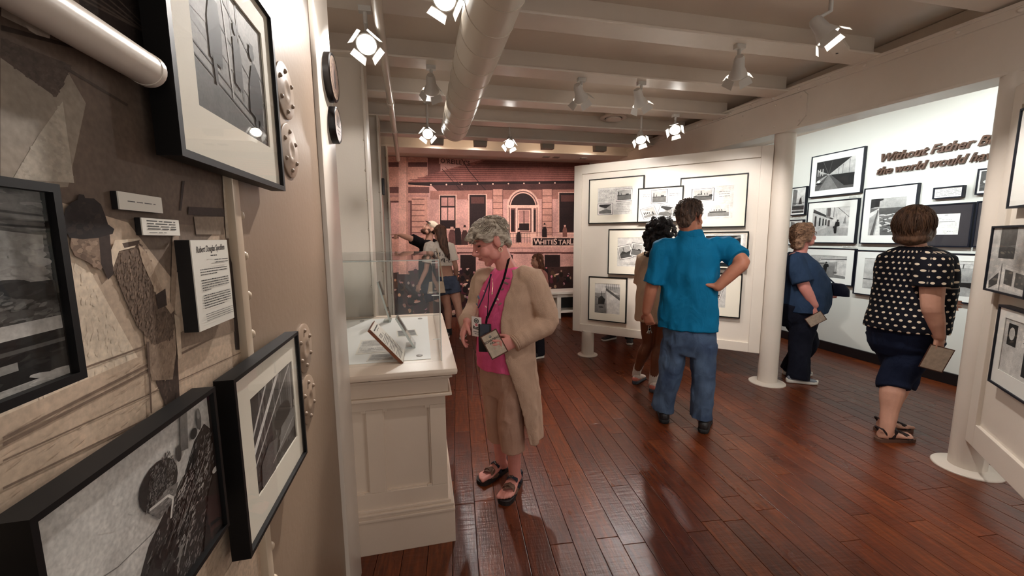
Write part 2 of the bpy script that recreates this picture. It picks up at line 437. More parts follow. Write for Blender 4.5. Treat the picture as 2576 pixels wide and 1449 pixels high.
# rounded flange at the open end of the near wall
fg = MB().box((-.43, 1.50, 0), (-.314, 1.735, 2.80), .012)
trim_2 = struct('trim_2', fg, BEAMP, True, label='glossy rounded steel flange ending the beige wall')
# bolted pipe flanges on the steel panel
for z, lb in ((1.876, 'upper of two round bolted flange plates behind the silhouette photo'), (1.728, 'lower of two round bolted flange plates behind the silhouette photo'), (1.200, 'upper of two round bolted flange plates beside the photo of masts'), (1.052, 'lower of two round bolted flange plates beside the photo of masts')):
    r0 = empty('bolted_flange', (-.33, 1.175, z), 0, lb, 'flange', 'bolted flange plates on the beige wall')
    Q = Matrix.Rotation(R(90), 4, 'Y')
    MB().lathe([(.068, -.002), (.068, .004), (.065, .0055), (.036, .006), (.030, .009), (.018, .0095), (.013, .007), (.0001, .007)], M=Q, n=32).build('plate', BEIGE, r0, True)
    for k in range(6):
        a = math.pi/6+k*math.pi/3; rivet(r0, (.0055, .049*math.cos(a), .049*math.sin(a)), (1, 0, 0), .55, BEIGE)
# hull plating behind the showcase and the far bays
struct('wall_hull', MB().box((-1.2, 1.5, 0), (-1.08, 7.8, 2.9)), CREAM, label='cream hull plating behind the showcase')
for k, (y, x) in enumerate(((3.16, -.36), (4.63, -.405), (6.06, -.43))):
    mb = MB().box((-1.1, y+.083, 0), (x-.005, y+.097, 2.80)).box((x-.018, y, 0), (x, y+.18, 2.80), .003)
    t = struct('trim_%d' % (k+3), mb, CREAM, True, label='upright cream steel hull rib with a narrow flange, %s' % ('directly behind the showcase', 'next after the one behind the showcase', 'closest to the pink mural')[k])
    for j in range(12):
        rivet(t, (x-.03, y+.083, .25+j*.22), (0, -1, 0), .9, CREAM)
struct('trim_6', MB().box((-.62, 3.36, 0), (-.55, 6.06, 2.80), .004), mat('grey_plating', rgb(186, 180, 170), .4), label='grey plating set back between the hull ribs')
sp = MB().box((-.404, 4.70, 1.98), (-.375, 4.76, 2.16), .006)
o = sp.build('wall_speaker', DARKP, None); tag(o, 'small black upright box on a hull rib left of the pink mural', 'speaker')

# ------------------------------------------------------------------ right wall, baseboard, girder, columns
struct('wall_right', MB().box((5.15, -1.6, 0), (5.3, 7.9, 2.86)), WALLW, label='white gallery wall hung with framed photographs')
struct('trim_7', MB().box((3.54, -1.6, 2.86), (5.3, 7.9, 2.955)), CEILM, label='flat beige soffit above the white gallery wall')
struct('baseboard_right', MB().box((5.125, -1.6, 0), (5.152, 7.9, .115), .003), mat('black_skirting', rgb(22, 19, 20), .4), label='black skirting along the white gallery wall')
struct('wall_back', MB().box((-1.2, 7.62, 0), (5.4, 7.75, 2.97)), mat('mural_wall_pink', rgb(190, 132, 116), .6), label='far wall covered by a pink sepia street mural')
def gz(y, z): return z+.034*(y-2.6)
def sheared(mb):
    mb.v = [(p[0], p[1], gz(p[1], p[2])) for p in mb.v]; return mb
girder = empty('girder', (3.4, 2.6, 2.44), 0, 'long riveted cream steel girder carried by the two round columns', 'girder')
g = MB()
for k in range(16):
    y0, y1 = -1.2+k*.55, -1.2+(k+1)*.55
    g.box((3.33, y0, 2.46), (3.50, y1, 2.80))
sheared(MB().box((3.33, -1.2, 2.45), (3.50, 7.6, 2.80))).build('web', BEAMP, girder, world=True)
sheared(MB().box((3.305, -1.2, 2.432), (3.525, 7.6, 2.452), .003)).build('bottom_flange', BEAMP, girder, world=True)
sheared(MB().box((3.30, -1.2, 2.79), (3.53, 7.6, 2.812), .003).box((3.312, -1.2, 2.745), (3.335, 7.6, 2.80), .003)).build('top_angle', BEAMP, girder, world=True)
sp = MB(); poly = [(2.98, 2.53), (3.06, 2.452), (4.05, 2.452), (4.05, 2.742), (3.02, 2.742), (2.98, 2.70)]
pts = [(3.317, a, b) for a, b in poly]+[(3.332, a, b) for a, b in poly]; n_ = len(poly)
sp.add(pts, [tuple(range(n_)), tuple(range(2*n_-1, n_-1, -1))]+[(i, i+n_, (i+1) % n_+n_, (i+1) % n_) for i in range(n_)])
sheared(sp).build('splice_plate', BEAMP, girder, world=True)
for k in range(24):
    y = .9+k*.27; rivet(girder, Vector((3.312, y, gz(y, 2.770)))-Vector((3.4, 2.6, 2.44)), (-1, 0, 0), 1.25)
for y in (3.04, 3.3, 3.7): 
    for z in (2.50, 2.70): rivet(girder, Vector((3.317, y, gz(y, z)))-Vector((3.4, 2.6, 2.44)), (-1, 0, 0), .8)
def column(x, y, top, label, r=.088, rb=.165):
    c = empty('steel_column', (x, y, 0), 0, label, 'column')
    MB().lathe([(r, .004), (r, top)], n=40).build('shaft', CREAM, c, True)
    MB().lathe([(rb, 0), (rb, .006), (rb-.004, .010), (r+.012, .012), (r+.004, .018), (r-.01, .02)], n=48).build('base_plate', CREAM, c, True)
    return c
column(3.416, 3.263, 2.462, 'round cream steel column between the photo board and the woman in navy')
column(3.39, 1.70, 2.41, 'round cream steel column beside the woman in polka dots')

# ------------------------------------------------------------------ ceiling services: duct, pipe, air vent
duct = empty('air_duct', (.35, 1.0, 2.55), 0, 'fat cream spiral air duct running under the ceiling beams', 'duct')
rD = .125
mb = MB(); prof = [Vector((.35, -1.2, 2.55)), Vector((.35, 4.02, 2.55))]
mb.tube(prof, rD, n=40); 
mb.build('tube', mat('duct_paint', rgb(214, 202, 186), .3, bump=.05, bump_scale=30), duct, True, world=True)
sm = MB(); pts = []
for i in range(26*14+1):
    t = i/26.0; y = .9+t*.222
    if y > 4.01: break
    pts.append((.35+(rD+.0006)*math.cos(2*math.pi*t), y, 2.55+(rD+.0006)*math.sin(2*math.pi*t)))
sm.tube(pts, .0028, n=5); sm.build('spiral_seam', mat('duct_seam', rgb(196, 182, 164), .35), duct, True, world=True)
MB().tube([(.35, 4.005, 2.55), (.35, 4.03, 2.55)], rD-.008, n=40).build('end_cap', CEILM, duct, True, world=True)
for y in (1.77, 3.25):
    MB().box((.33, y-.012, 2.66), (.37, y+.012, 2.80)).build('hanger', BEAMP, duct, world=True)
a, b = on_z(941, -40, 2.66), on_z(1002, 402, 2.62)
pipe = empty('conduit_pipe', a, 0, 'thin cream conduit pipe slanting along under the ceiling beams', 'pipe')
MB().tube([a, b], .0255, n=20).build('tube', mat('pipe_paint', rgb(218, 208, 192), .3), pipe, True, world=True)
c = a.lerp(b, .40); d = (b-a).normalized()
MB().tube([c-d*.03, c+d*.03], .031, n=20).build('coupling', BEAMP, pipe, True, world=True)
c = a.lerp(b, .62)
MB().tube([c-d*.02, c+d*.02], .031, n=20).build('coupling', BEAMP, pipe, True, world=True)
vt = on_z(1543, 297, 3.03); vt = on_z(1543, 298, 2.872)
vent = empty('ceiling_vent', (vt.x, vt.y, 2.885), 0, 'round white air vent in the ceiling between two beams', 'vent')
MB().lathe([(.15, 0), (.15, -.012), (.135, -.02), (.108, -.018), (.098, 0)], n=40).build('ring', CEILM, vent, True)
MB().lathe([(.085, -.012), (.085, -.03), (.06, -.036), (.0001, -.038)], n=40).build('disc', CEILM, vent, True)
MB().lathe([(.10, .0), (.10, -.002), (.0001, -.002)], n=40).build('throat', DARKP, vent, True)
MB().lathe([(.10, .08), (.10, .0)], n=32).build('neck', CEILM, vent, True)
# ------------------------------------------------------------------ spotlights
LENS = mat('lamp_lens', rgb(255, 250, 240), .3, emit=(1, .97, .92, 1), emit_s=45.0)
def spotlight(pos, target, label, power=60, angle=50, blend=.5, col=(1, .93, .84), mount_z=2.80, doors=(30, 30, 30, 30), size=1.1, flip=0.0):
    """pos = centre of the lamp mouth"""
    pos = Vector(pos); target = Vector(target)
    if mount_z == 2.80 and not any(y < pos.y < y+.18 for y in BY): mount_z = 2.96
    f = empty('spotlight', (pos.x, pos.y, mount_z), 0, label, 'spotlight', 'track spotlights under the beams')
    d = (target-pos).normalized(); Q = Vector((0, 0, -1)).rotation_difference(d).to_matrix().to_4x4() @ Matrix.Rotation(flip, 4, 'Z')
    back = pos-d*.115*size
    MB().box((pos.x-.035, pos.y-.02, mount_z-.03), (pos.x+.035, pos.y+.02, mount_z), .003).build('adapter', LAMPW, f, world=True)
    MB().tube([(pos.x, pos.y, mount_z-.02), (pos.x, pos.y, back.z+.03), tuple(back+Vector((0, 0, .0)))], .012, n=10).build('arm', LAMPW, f, True, world=True)
    T = Matrix.Translation(pos) @ Q
    s = size
    MB().lathe([(.0001, .125*s), (.022*s, .123*s), (.030*s, .105*s), (.034*s, .05*s), (.050*s, .012*s), (.054*s, 0), (.049*s, -.002*s), (.045*s, .010*s), (.02*s, .03*s), (.0001, .032*s)], n=28).xform(T).build('housing', LAMPW, f, True, world=True)
    MB().lathe([(.0001, .010*s), (.040*s, .010*s), (.040*s, .004*s), (.0001, .002*s)], n=24).xform(T).build('lens', LENS, f, True, world=True)
    for k in range(4):
        w0, w1, h = .036*s, .044*s, .050*s; a = R(doors[k])
        prof = [(-w0, 0), (w0, 0), (w1, h), (-w1, h)]
        v = []
        for t in (0, .0016):
            for x, l in prof: v.append(Vector((x, .054*s+l*math.sin(a)+t*math.cos(a), -l*math.cos(a)+t*math.sin(a))))
        ff = [(0, 1, 2, 3), (7, 6, 5, 4), (0, 4, 5, 1), (1, 5, 6, 2), (2, 6, 7, 3), (3, 7, 4, 0)]
        MB().add(v, ff).xform(T @ Matrix.Rotation(k*math.pi/2, 4, 'Z')).build('barn_door', LAMPW, f, world=True)
    li = bpy.data.lights.new('lamp_light', 'SPOT'); li.energy = power*LAMP; li.color = col; li.spot_size = R(angle); li.spot_blend = blend; li.shadow_soft_size = .035
    lo = bpy.data.objects.new('lamp_light', li); COL.objects.link(lo); lo.parent = f
    lo.matrix_basis = f.matrix_basis.inverted() @ (Matrix.Translation(pos-d*.004) @ Vector((0, 0, -1)).rotation_difference(d).to_matrix().to_4x4())
    return f
WARM, COOL, NEUT = (1, .88, .74), (.88, .97, 1.0), (1, .945, .90)
# in view
spotlight(on_z(1856, 190, 2.60), (3.0, 3.5, 1.5), 'white spotlight nearest above the blue shirted man, aimed at the photo board', 60, 62, .7, NEUT)
spotlight(on_z(2084, 92, 2.62), (3.2, 1.2, .9), 'large white spotlight hanging just left of the riveted girder', 55, 70, .8, NEUT, flip=.5)
spotlight(on_z(1612, 262, 2.62), (2.7, 3.9, 1.6), 'white spotlight left of the round air vent beside another, aimed at the photo board', 50, 60, .7, NEUT)
spotlight(on_z(1462, 248, 2.64), (2.3, 4.4, 1.7), 'white spotlight over the left end of the photo board with one door folded out', 50, 60, .7, NEUT, doors=(35, 70, 20, 35))
spotlight(on_z(1086, 228, 2.62), (.35, 5.8, 1.1), 'white spotlight half hidden by the air duct', 34, 40, .6, NEUT, flip=.4)
spotlight(on_z(922, 112, 2.60), (-.20, 1.2, 1.3), 'white spotlight by the conduit pipe above the showcase', 2.2, 70, .6, NEUT, flip=.7)
spotlight(on_z(1612, 352, 2.58), (1.7, 2.4, .2), 'white spotlight by the girder aimed back into the room', 45, 75, .8, NEUT, flip=.8)
spotlight(on_z(1282, 362, 2.62), (.5, 2.7, .4), 'white spotlight in front of the row of grey wall washers', 40, 70, .8, NEUT, flip=.8)
spotlight(on_z(1076, 337, 2.62), (-.14, 2.3, .9), 'white spotlight under the end of the air duct', 62, 52, .8, NEUT, flip=.6)
spotlight(on_z(1698, 327, 2.64), (1.2, 1.6, .3), 'white spotlight hanging closest to the girder above the photo board', 40, 75, .8, NEUT, flip=.8)
spotlight(on_z(1118, -6, 2.64), (-.33, .50, 1.12), 'white spotlight over the near end of the air duct', 92, 50, .6, NEUT, flip=.3)
# lamps of the same kind outside the picture, over the right hand bay
for (p, t, w_) in (((3.72, 3.7, 2.66), (5.15, 3.95, 1.85), 44), ((3.72, 2.6, 2.66), (5.15, 2.8, 1.9), 66), ((3.72, 1.6, 2.66), (5.15, 1.9, 1.9), 48), ((3.72, 4.9, 2.66), (5.15, 4.8, 1.8), 28)):
    spotlight(p, t, 'white spotlight behind the girder aimed at the white gallery wall', w_, 105, 1.0, COOL, mount_z=2.86)
for (p, t, w_, an_, bl_) in (((1.5, -.42, 2.62), (2.9, 1.6, .9), 60, 65, .8), ((.13, .29, 2.62), (-.47, 3.25, 1.75), 80, 23, .5), ((.72, 1.03, 2.62), (.42, 2.2, 1.1), 17, 62, .8), ((1.6, 1.03, 2.62), (1.9, 2.6, .2), 40, 65, .8)):  # unseen fill lamps added over the near end to brighten rib, visitors and board
    spotlight(p, t, 'unseen fill spotlight added over the near end of the room', w_, an_, bl_, NEUT)
# grey wall washers in front of the pink mural
PINK = (1, .91, .88)
for k, px in enumerate((1099, 1208, 1377, 1509)):
    p = on_z(px, 352, 2.78); p.y = 5.62; p.x = on_y(px, 352, 5.62).x
    w = empty('wall_washer', (p.x, p.y, 2.84), 0, 'grey box wall washer lamp hung before the pink mural', 'lamp', 'grey wall washers before the mural')
    mb = MB(); a_ = [(-.095, 2.88), (.095, 2.88), (.085, 2.745), (-.085, 2.745)]
    v = [(p.x+x, p.y-.05, z) for x, z in a_]+[(p.x+x, p.y+.05, z) for x, z in a_]
    mb.add(v, [(0, 1, 2, 3), (7, 6, 5, 4), (0, 4, 5, 1), (1, 5, 6, 2), (2, 6, 7, 3), (3, 7, 4, 0)])
    mb.build('housing', mat('washer_grey', rgb(150, 142, 130), .5), w, world=True)
    MB().box((p.x-.07, p.y+.05, 2.77), (p.x+.07, p.y+.054, 2.85)).build('lens', mat('washer_lens', rgb(255, 226, 196), .4, emit=(1, .74, .52, 1), emit_s=26.0), w, world=True)
    MB().box((p.x-.015, p.y-.02, 2.86), (p.x+.015, p.y+.02, 2.96)).build('stem', LAMPW, w, world=True)
    li = bpy.data.lights.new('lamp_light', 'SPOT'); li.energy = 17*LAMP; li.color = PINK; li.spot_size = R(96); li.spot_blend = .7; li.shadow_soft_size = .05
    lo = bpy.data.objects.new('lamp_light', li); COL.objects.link(lo); lo.parent = w
    dd = (Vector((p.x, 7.62, 1.2))-Vector((p.x, p.y+.06, 2.775))).normalized()
    lo.matrix_basis = w.matrix_basis.inverted() @ (Matrix.Translation((p.x, p.y+.06, 2.775)) @ Vector((0, 0, -1)).rotation_difference(dd).to_matrix().to_4x4())
# ------------------------------------------------------------------ sepia mural on the left wall (generic deck scene)
def sep(r, g, b): m_ = (r+g+b)/3; return rgb(r+(m_-r)*.22, g+(m_-g)*.22, b+(m_-b)*.22)
WM = Matrix.Translation((-.3296, 0, 0)) @ Matrix.Rotation(R(90), 4, 'Z')
def wl_(x, y): p = on_x(x, y, -.33); return (p.y, p.z)
pr = Print(-1.2, .0, .797, 2.8, step=.00005)
def WP(pts, c): pr.poly([wl_(*p) for p in pts], c)
def WD(pts, n, size, c0, c1, seed=0, asp=.5, ang=0.0, dang=.6): pr.dabs([wl_(*p) for p in pts], n, size, c0, c1, seed, asp, ang, dang)
pr.rect(-1.2, 0, .797, 2.8, sep(128, 106, 88))
pr.poly([(-1.2, 1.55), (.797, 1.52), (.797, 2.8), (-1.2, 2.8)], sep(112, 91, 76))  # shade falling on the upper mural is painted into its tone
# canvas and awning shapes, dark overhead
WP([(0, 120), (155, 155), (215, 260), (170, 470), (0, 480)], sep(150, 134, 116))
WP([(0, 95), (180, 165), (140, 245), (0, 145)], sep(92, 74, 62))
WD([(0, 95), (180, 165), (140, 245), (0, 145)], 240, (.001, .003), sep(84, 68, 57), sep(102, 83, 70), 3, .6, .4)
WP([(95, 340), (156, 255), (185, 460), (30, 450)], sep(178, 164, 144))
WD([(95, 345), (152, 265), (180, 455), (40, 446)], 200, (.001, .003), sep(170, 155, 135), sep(186, 173, 153), 4, .7)
WP([(160, -200), (460, -200), (460, 160), (400, 150), (200, 20)], sep(58, 46, 42))
WD([(165, -200), (455, -200), (455, 140), (395, 130), (215, 18)], 200, (.003, .008), sep(50, 40, 37), sep(74, 60, 54), 5, .3, .5, .2)
for k in range(5): pr.line([wl_(190+24*k, -10), wl_(400+12*k, 100+12*k)], .002, sep(92, 76, 66))
WP([(0, 10), (125, 85), (120, 97), (0, 40)], sep(190, 176, 156)); WP([(60, 62), (124, 92), (118, 104), (70, 76)], sep(214, 202, 184))
WP([(0, 62), (190, 116), (185, 122), (0, 76)], sep(70, 56, 48))
WP([(160, 165), (320, 262), (318, 268), (158, 172)], sep(84, 68, 58))
# pale deckhouse side and sunlit plank deck
WP([(120, 500), (320, 560), (430, 700), (560, 560), (620, 900), (640, 1460), (-300, 1460), (-300, 900), (150, 600)], sep(198, 170, 142))
WP([(155, 600), (200, 640), (235, 700), (290, 800), (345, 900), (330, 935), (150, 1000), (-200, 1300), (-300, 700)], sep(230, 206, 176))
WD([(160, 620), (205, 660), (280, 800), (335, 900), (150, 990), (60, 1000)], 400, (.002, .005), sep(226, 201, 171), sep(236, 213, 184), 6, .5, .8)
WP([(-300, 1180), (340, 900), (620, 860), (680, 1460), (-300, 1700)], sep(206, 176, 146))
WD([(-100, 1150), (340, 905), (615, 870), (660, 1440), (-100, 1449)], 1400, (.002, .008), sep(196, 166, 137), sep(217, 188, 158), 7, .12, .16, .06)
for a_, b_, w_ in (((0, 1105), (600, 800), .003), ((0, 1120), (600, 815), .003), ((0, 1000), (420, 850), .002), ((0, 1230), (560, 960), .002), ((120, 1449), (620, 1100), .002), ((0, 1160), (640, 870), .0015), ((0, 1300), (600, 1010), .001), ((0, 1370), (600, 1060), .001)):
    pr.line([wl_(*a_), wl_(*b_)], w_, sep(132, 106, 86))
WP([(432, 700), (470, 640), (560, 600), (590, 760), (440, 850)], sep(206, 178, 150)); WP([(425, 850), (480, 820), (600, 800), (600, 830), (440, 880)], sep(150, 124, 102))
WP([(470, 520), (580, 525), (580, 545), (470, 540)], sep(66, 50, 44)); WP([(484, 545), (560, 545), (560, 590), (490, 590)], sep(142, 120, 100))
WP([(556, 440), (598, 440), (604, 600), (566, 600)], sep(206, 188, 164)); WP([(574, 440), (580, 440), (588, 600), (582, 600)], sep(150, 128, 108))
WP([(455, 455), (461, 455), (452, 530), (448, 530)], sep(60, 46, 40)); WP([(430, 590), (446, 590), (436, 780), (424, 790)], sep(166, 138, 114))
WP([(574, 640), (592, 700), (600, 880), (590, 880)], sep(60, 46, 40))
# a figure in a cap and a heavy coat, seen from behind
WP([(395, 880), (440, 850), (448, 1000), (455, 1130), (425, 1130), (408, 1010), (388, 960)], sep(76, 58, 48))
WD([(400, 950), (438, 900), (448, 1040), (430, 1100)], 60, (.002, .006), sep(56, 42, 36), sep(98, 76, 62), 9, .4, 1.4)
pt_ = [(356, 836), (440, 790), (440, 880), (430, 955), (378, 958), (364, 900)]
WP(pt_, sep(156, 128, 104)); WD(pt_, 260, (.001, .0035), sep(134, 107, 87), sep(178, 149, 122), 10, .4, 1.3)
ct = [(258, 650), (285, 615), (340, 604), (366, 640), (398, 720), (434, 780), (430, 850), (384, 868), (340, 820), (308, 750), (284, 690)]
WP(ct, sep(116, 92, 74)); WD(ct, 900, (.001, .0032), sep(92, 71, 57), sep(138, 111, 90), 11, .5, 1.1)
WP([(340, 612), (366, 640), (398, 720), (434, 780), (424, 790), (388, 740), (352, 660)], sep(182, 152, 124)); WD([(346, 620), (392, 712), (430, 780), (385, 736)], 60, (.002, .004), sep(160, 130, 106), sep(200, 172, 142), 12, .4, 1.1)
WP([(385, 742), (410, 726), (414, 768), (392, 778)], sep(66, 50, 42))
WP([(268, 640), (282, 604), (345, 600), (332, 622), (292, 632), (278, 672)], sep(222, 198, 168)); WP([(300, 612), (345, 604), (340, 616), (306, 624)], sep(96, 76, 62))
WP([(170, 598), (262, 590), (264, 650), (246, 680), (214, 660), (180, 644), (168, 618)], sep(140, 110, 88)); WD([(172, 600), (240, 596), (244, 672), (214, 656), (180, 640)], 70, (.002, .005), sep(112, 86, 68), sep(170, 138, 112), 13, .6)
WP([(240, 585), (268, 590), (278, 690), (264, 704), (246, 664)], sep(62, 46, 39))
cp = [(151, 548), (156, 524), (170, 510), (186, 503), (190, 488), (203, 490), (206, 498), (228, 499), (246, 514), (258, 545), (264, 564), (280, 576), (276, 588), (240, 598), (200, 602), (166, 598), (154, 575)]
WP(cp, sep(38, 27, 24)); WD([(165, 530), (200, 505), (235, 512), (255, 560), (230, 590), (170, 590)], 70, (.002, .006), sep(30, 20, 18), sep(58, 42, 36), 14, .6)
WP([(432, 790), (446, 800), (452, 900), (442, 905), (436, 830)], sep(216, 190, 160)); WP([(362, 860), (368, 860), (376, 1040), (372, 1040)], sep(110, 86, 70))
MUR = print_mat('mural_print_sepia', .09, 140)
pr.build('mural', 1, 1, wall_left, material=MUR, label='large sepia photo mural of a figure in a cap on a ship deck', M=WM)

# ------------------------------------------------------------------ pink mural on the back wall
BM = Matrix.Translation((0, 7.6194, 0))
def wb_(x, y): p = on_y(x, y, 7.62); return (p.x, p.z)
pk = Print(-1.1, .0, 4.6, 2.95, step=.0004)
def BP(pts, c): pk.poly([wb_(*p) for p in pts], c)
def BR_(x0, y0, x1, y1, c): BP([(x0, y1), (x1, y1), (x1, y0), (x0, y0)], c)
def BL_(pts, w, c): pk.line([wb_(*p) for p in pts], w, c)
P0, P1, P2, P3 = rgb(220, 164, 152), rgb(190, 136, 126), rgb(112, 72, 67), rgb(46, 30, 29)
pk.rect(-1.1, 0, 4.6, 2.95, P0)
BR_(960, 300, 1700, 398, rgb(96, 62, 56))                          # dark sky band under the beam
# left house
BR_(960, 392, 1075, 640, rgb(214, 156, 138)); BR_(960, 408, 1075, 420, P2); BR_(960, 470, 1080, 486, P2); BR_(968, 490, 1078, 496, P1)
BR_(965, 585, 1085, 592, P1); BR_(1076, 392, 1108, 445, rgb(132, 84, 76))
for y in range(500, 600, 14): BR_(1036, y, 1068, y+2, P2)
BR_(980, 505, 1036, 600, P2); BR_(984, 510, 1004, 596, P0); BR_(1010, 510, 1032, 596, P1)
# big tiled roof
BP([(1022, 459), (1110, 430), (1235, 396), (1700, 396), (1700, 452)], rgb(168, 106, 96))
BP([(1235, 396), (1700, 396), (1700, 420), (1180, 422)], rgb(132, 84, 76))
for k in range(11):
    t = k/10; y = 400+t*50; x0 = 1235-(1235-1030)*t; BL_([(x0, y+2), (1700, y-3+(1-t)*2)], .012, rgb(118, 72, 66))
BP([(1022, 459), (1700, 452), (1700, 460), (1080, 468), (1026, 464)], P3)
BP([(1085, 466), (1700, 458), (1700, 474), (1100, 480)], rgb(88, 54, 50))
for k in range(9): x = 1084+k*39; q = wb_(x, 465-k*.6); pk.ell(q[0], q[1], .016, .016, rgb(244, 200, 180), 8)
BR_(1104, 393, 1172, 412, rgb(214, 160, 146)); BR_(1150, 393, 1240, 398, P3)
BL_([(1160, 398), (1180, 430), (1240, 500), (1260, 540)], .012, P3); BL_([(1112, 425), (1160, 480), (1190, 520)], .010, P3); BL_([(1120, 420), (1240, 560)], .008, P2)
# facade under the eave
BP([(1082, 480), (1700, 474), (1700, 500), (1082, 502)], rgb(176, 120, 106))
for x0, x1 in ((1239, 1264), (1363, 1388)):
    BR_(x0, 476, x1, 600, rgb(216, 156, 138)); BR_(x0, 476, x0+1.5, 600, P2); BR_(x1, 476, x1+1.5, 600, P2)
    for y in range(492, 600, 16): BR_(x0, y, x1, y+1.6, P2)
def win(x0, y0, x1, y1, blinds=True):
    BR_(x0-4, y0-4, x1+4, y1+4, rgb(240, 186, 166)); BR_(x0-1, y0-2, x1+1, y1, P3)
    if blinds:
        BR_(x0+2, y0+3, (x0+x1)/2-1, y0+24, P1); BR_((x0+x1)/2+1, y0+3, x1-2, y0+24, P1); BR_(x0+2, y0+28, (x0+x1)/2-1, y0+60, P0); BR_((x0+x1)/2+1, y0+28, x1-2, y0+60, P0)
    else: BR_(x0+3, y0+4, x1-3, y0+20, rgb(98, 60, 54))
win(1108, 494, 1145, 575); win(1182, 492, 1221, 580, False); win(1408, 487, 1470, 585, False)
q0, q1 = wb_(1280, 520), wb_(1352, 520); cx, rx = (q0[0]+q1[0])/2, (q1[0]-q0[0])/2
def arch(k, c, y0): pk.poly([(cx-rx*k, wb_(1300, y0)[1])]+[(cx+rx*k*math.cos(a), q0[1]+rx*k*math.sin(a)*1.05) for a in [math.pi*i/14 for i in range(0, 15)]][::-1][:0]+[(cx+rx*k, wb_(1300, y0)[1])]+[(cx+rx*k*math.cos(a), q0[1]+rx*k*math.sin(a)*1.05) for a in [math.pi*i/14 for i in range(15)]], c)
arch(1.12, rgb(242, 190, 170), 600); arch(1.0, P2, 600); arch(.94, rgb(240, 186, 166), 600)
arch(.86, P3, 515)
BR_(1277, 516, 1356, 522, rgb(244, 196, 176)); BR_(1285, 524, 1348, 584, P2)
for x0, x1 in ((1286, 1294), (1340, 1348)): BR_(x0, 528, x1, 582, P3)
BR_(1303, 528, 1334, 582, rgb(236, 182, 162)); BR_(1306, 530, 1331, 560, P1); BR_(1306, 562, 1331, 580, P3); BR_(1317, 530, 1319, 580, P3)
for x in (1297, 1337): BR_(x, 524, x+5, 584, rgb(246, 200, 182))
# balcony, sign board, ledges
BR_(1150, 610, 1700, 622, rgb(226, 166, 148)); BR_(1150, 634, 1700, 639, P2); BR_(1150, 622, 1340, 626, P1)
BL_([(1150, 584), (1290, 588), (1450, 583)], .008, P2); BL_([(1280, 598), (1335, 598)], .008, P3)
for x in range(1284, 1336, 7): BL_([(x, 586), (x, 612)], .007, P3)
BR_(1336, 595, 1500, 622, rgb(238, 186, 168)); BR_(1340, 599, 1500, 617, rgb(44, 28, 28))
BR_(1150, 640, 1172, 640, P2)
for x0, x1 in ((1158, 1197), (1370, 1409), (1250, 1290)):
    BR_(x0-3, 638, x1+3, 690, P0); BR_(x0, 641, x1, 690, P3)
# people on the balcony
def figure(x, y, h, c, hat=True):
    w = h*.17
    BP([(x-w, y), (x+w, y), (x+w*.9, y-h*.55), (x+w*.5, y-h*.74), (x-w*.5, y-h*.74), (x-w, y-h*.5)], c)
    a = wb_(x, y-h*.83); k = abs(wb_(x, y)[1]-wb_(x, y-h*.1)[1]); pk.ell(a[0], a[1], k*.8, k*.95, rgb(228, 172, 154), 9)
    if hat: BP([(x-w*.7, y-h*.88), (x+w*.7, y-h*.88), (x+w*.35, y-h*.91), (x+w*.3, y-h), (x-w*.3, y-h), (x-w*.35, y-h*.91)], P3)
figure(1151, 616, 58, P3, False); figure(1137, 616, 52, P2); figure(1169, 616, 50, rgb(70, 44, 40)); figure(1305, 610, 36, P3); figure(1370, 597, 36, P3); figure(1421, 596, 34, rgb(132, 86, 76)); figure(1186, 614, 44, P2)
# street crowd
rg = random.Random(11)
BP([(960, 690), (1110, 672), (1180, 690), (1300, 684), (1380, 672), (1500, 668), (1700, 670), (1700, 840), (960, 840)], rgb(66, 42, 38))
for k in range(330):
    t = rg.random(); x = rg.uniform(965, 1500); y = 676+t*110+rg.uniform(-8, 8); s_ = 5+t*7
    a = wb_(x, y); kx = abs(wb_(x+1, y)[0]-a[0])
    pk.ell(a[0], a[1]-s_*kx*1.6, s_*kx*1.0, s_*kx*1.3, rgb(*[int(c*rg.uniform(.75, 1.15)) for c in rg.choice(((44, 28, 27), (58, 36, 33), (84, 54, 48), (40, 26, 26)))]), 8)
    if rg.random() < .62: pk.ell(a[0], a[1], s_*kx*.42, s_*kx*.52, rgb(*[int(c*rg.uniform(.8, 1.08)) for c in (206, 150, 132)]), 8)
    hc = rg.random()
    if hc < .45: pk.ell(a[0], a[1]+s_*kx*.45, s_*kx*.62, s_*kx*.24, P3, 8)
    elif hc < .6: pk.ell(a[0]+s_*kx*.1, a[1]+s_*kx*.35, s_*kx*.85, s_*kx*.3, rgb(226, 176, 158), 9, .2)
a = wb_(1448, 720); pk.ell(a[0], a[1]-.25, .42, .36, rgb(50, 33, 31))
# flag pole
BR_(1003, 384, 1027, 690, rgb(236, 180, 162)); BR_(1022, 384, 1027, 690, rgb(206, 150, 134)); BR_(1028, 385, 1042, 400, rgb(232, 178, 160))
MURP = print_mat('mural_print_pink', .10, 40)
wbk = bpy.data.objects['wall_back']
pk.build('mural', 1, 1, wbk, material=MURP, label='pink sepia photo mural of a crowd before a white building', M=BM)
def mural_text(txt, px, py, hpx, c, bold=.0, sp=1.0, tilt=0.0, squeeze=1.0):
    p = on_y(px, py, 7.60); q = on_y(px, py-hpx, 7.60); s_ = abs(q.z-p.z)/.70
    v, f = text_mesh(txt, s_, 0, bold*s_, .0006, 'LEFT', sp)
    Q = Matrix.Translation((p.x, 7.612, p.z)) @ Matrix.Rotation(tilt, 4, 'Y') @ Matrix.Rotation(R(90), 4, 'X') @ Matrix.Diagonal((squeeze, 1, 1, 1))
    MB().add([Q @ Vector(w_) for w_ in v], f).build('lettering', c, wbk)
PINKL = mat('mural_letter_pale', rgb(240, 196, 178), .6); BRNL = mat('mural_letter_dark', rgb(84, 50, 46), .6)
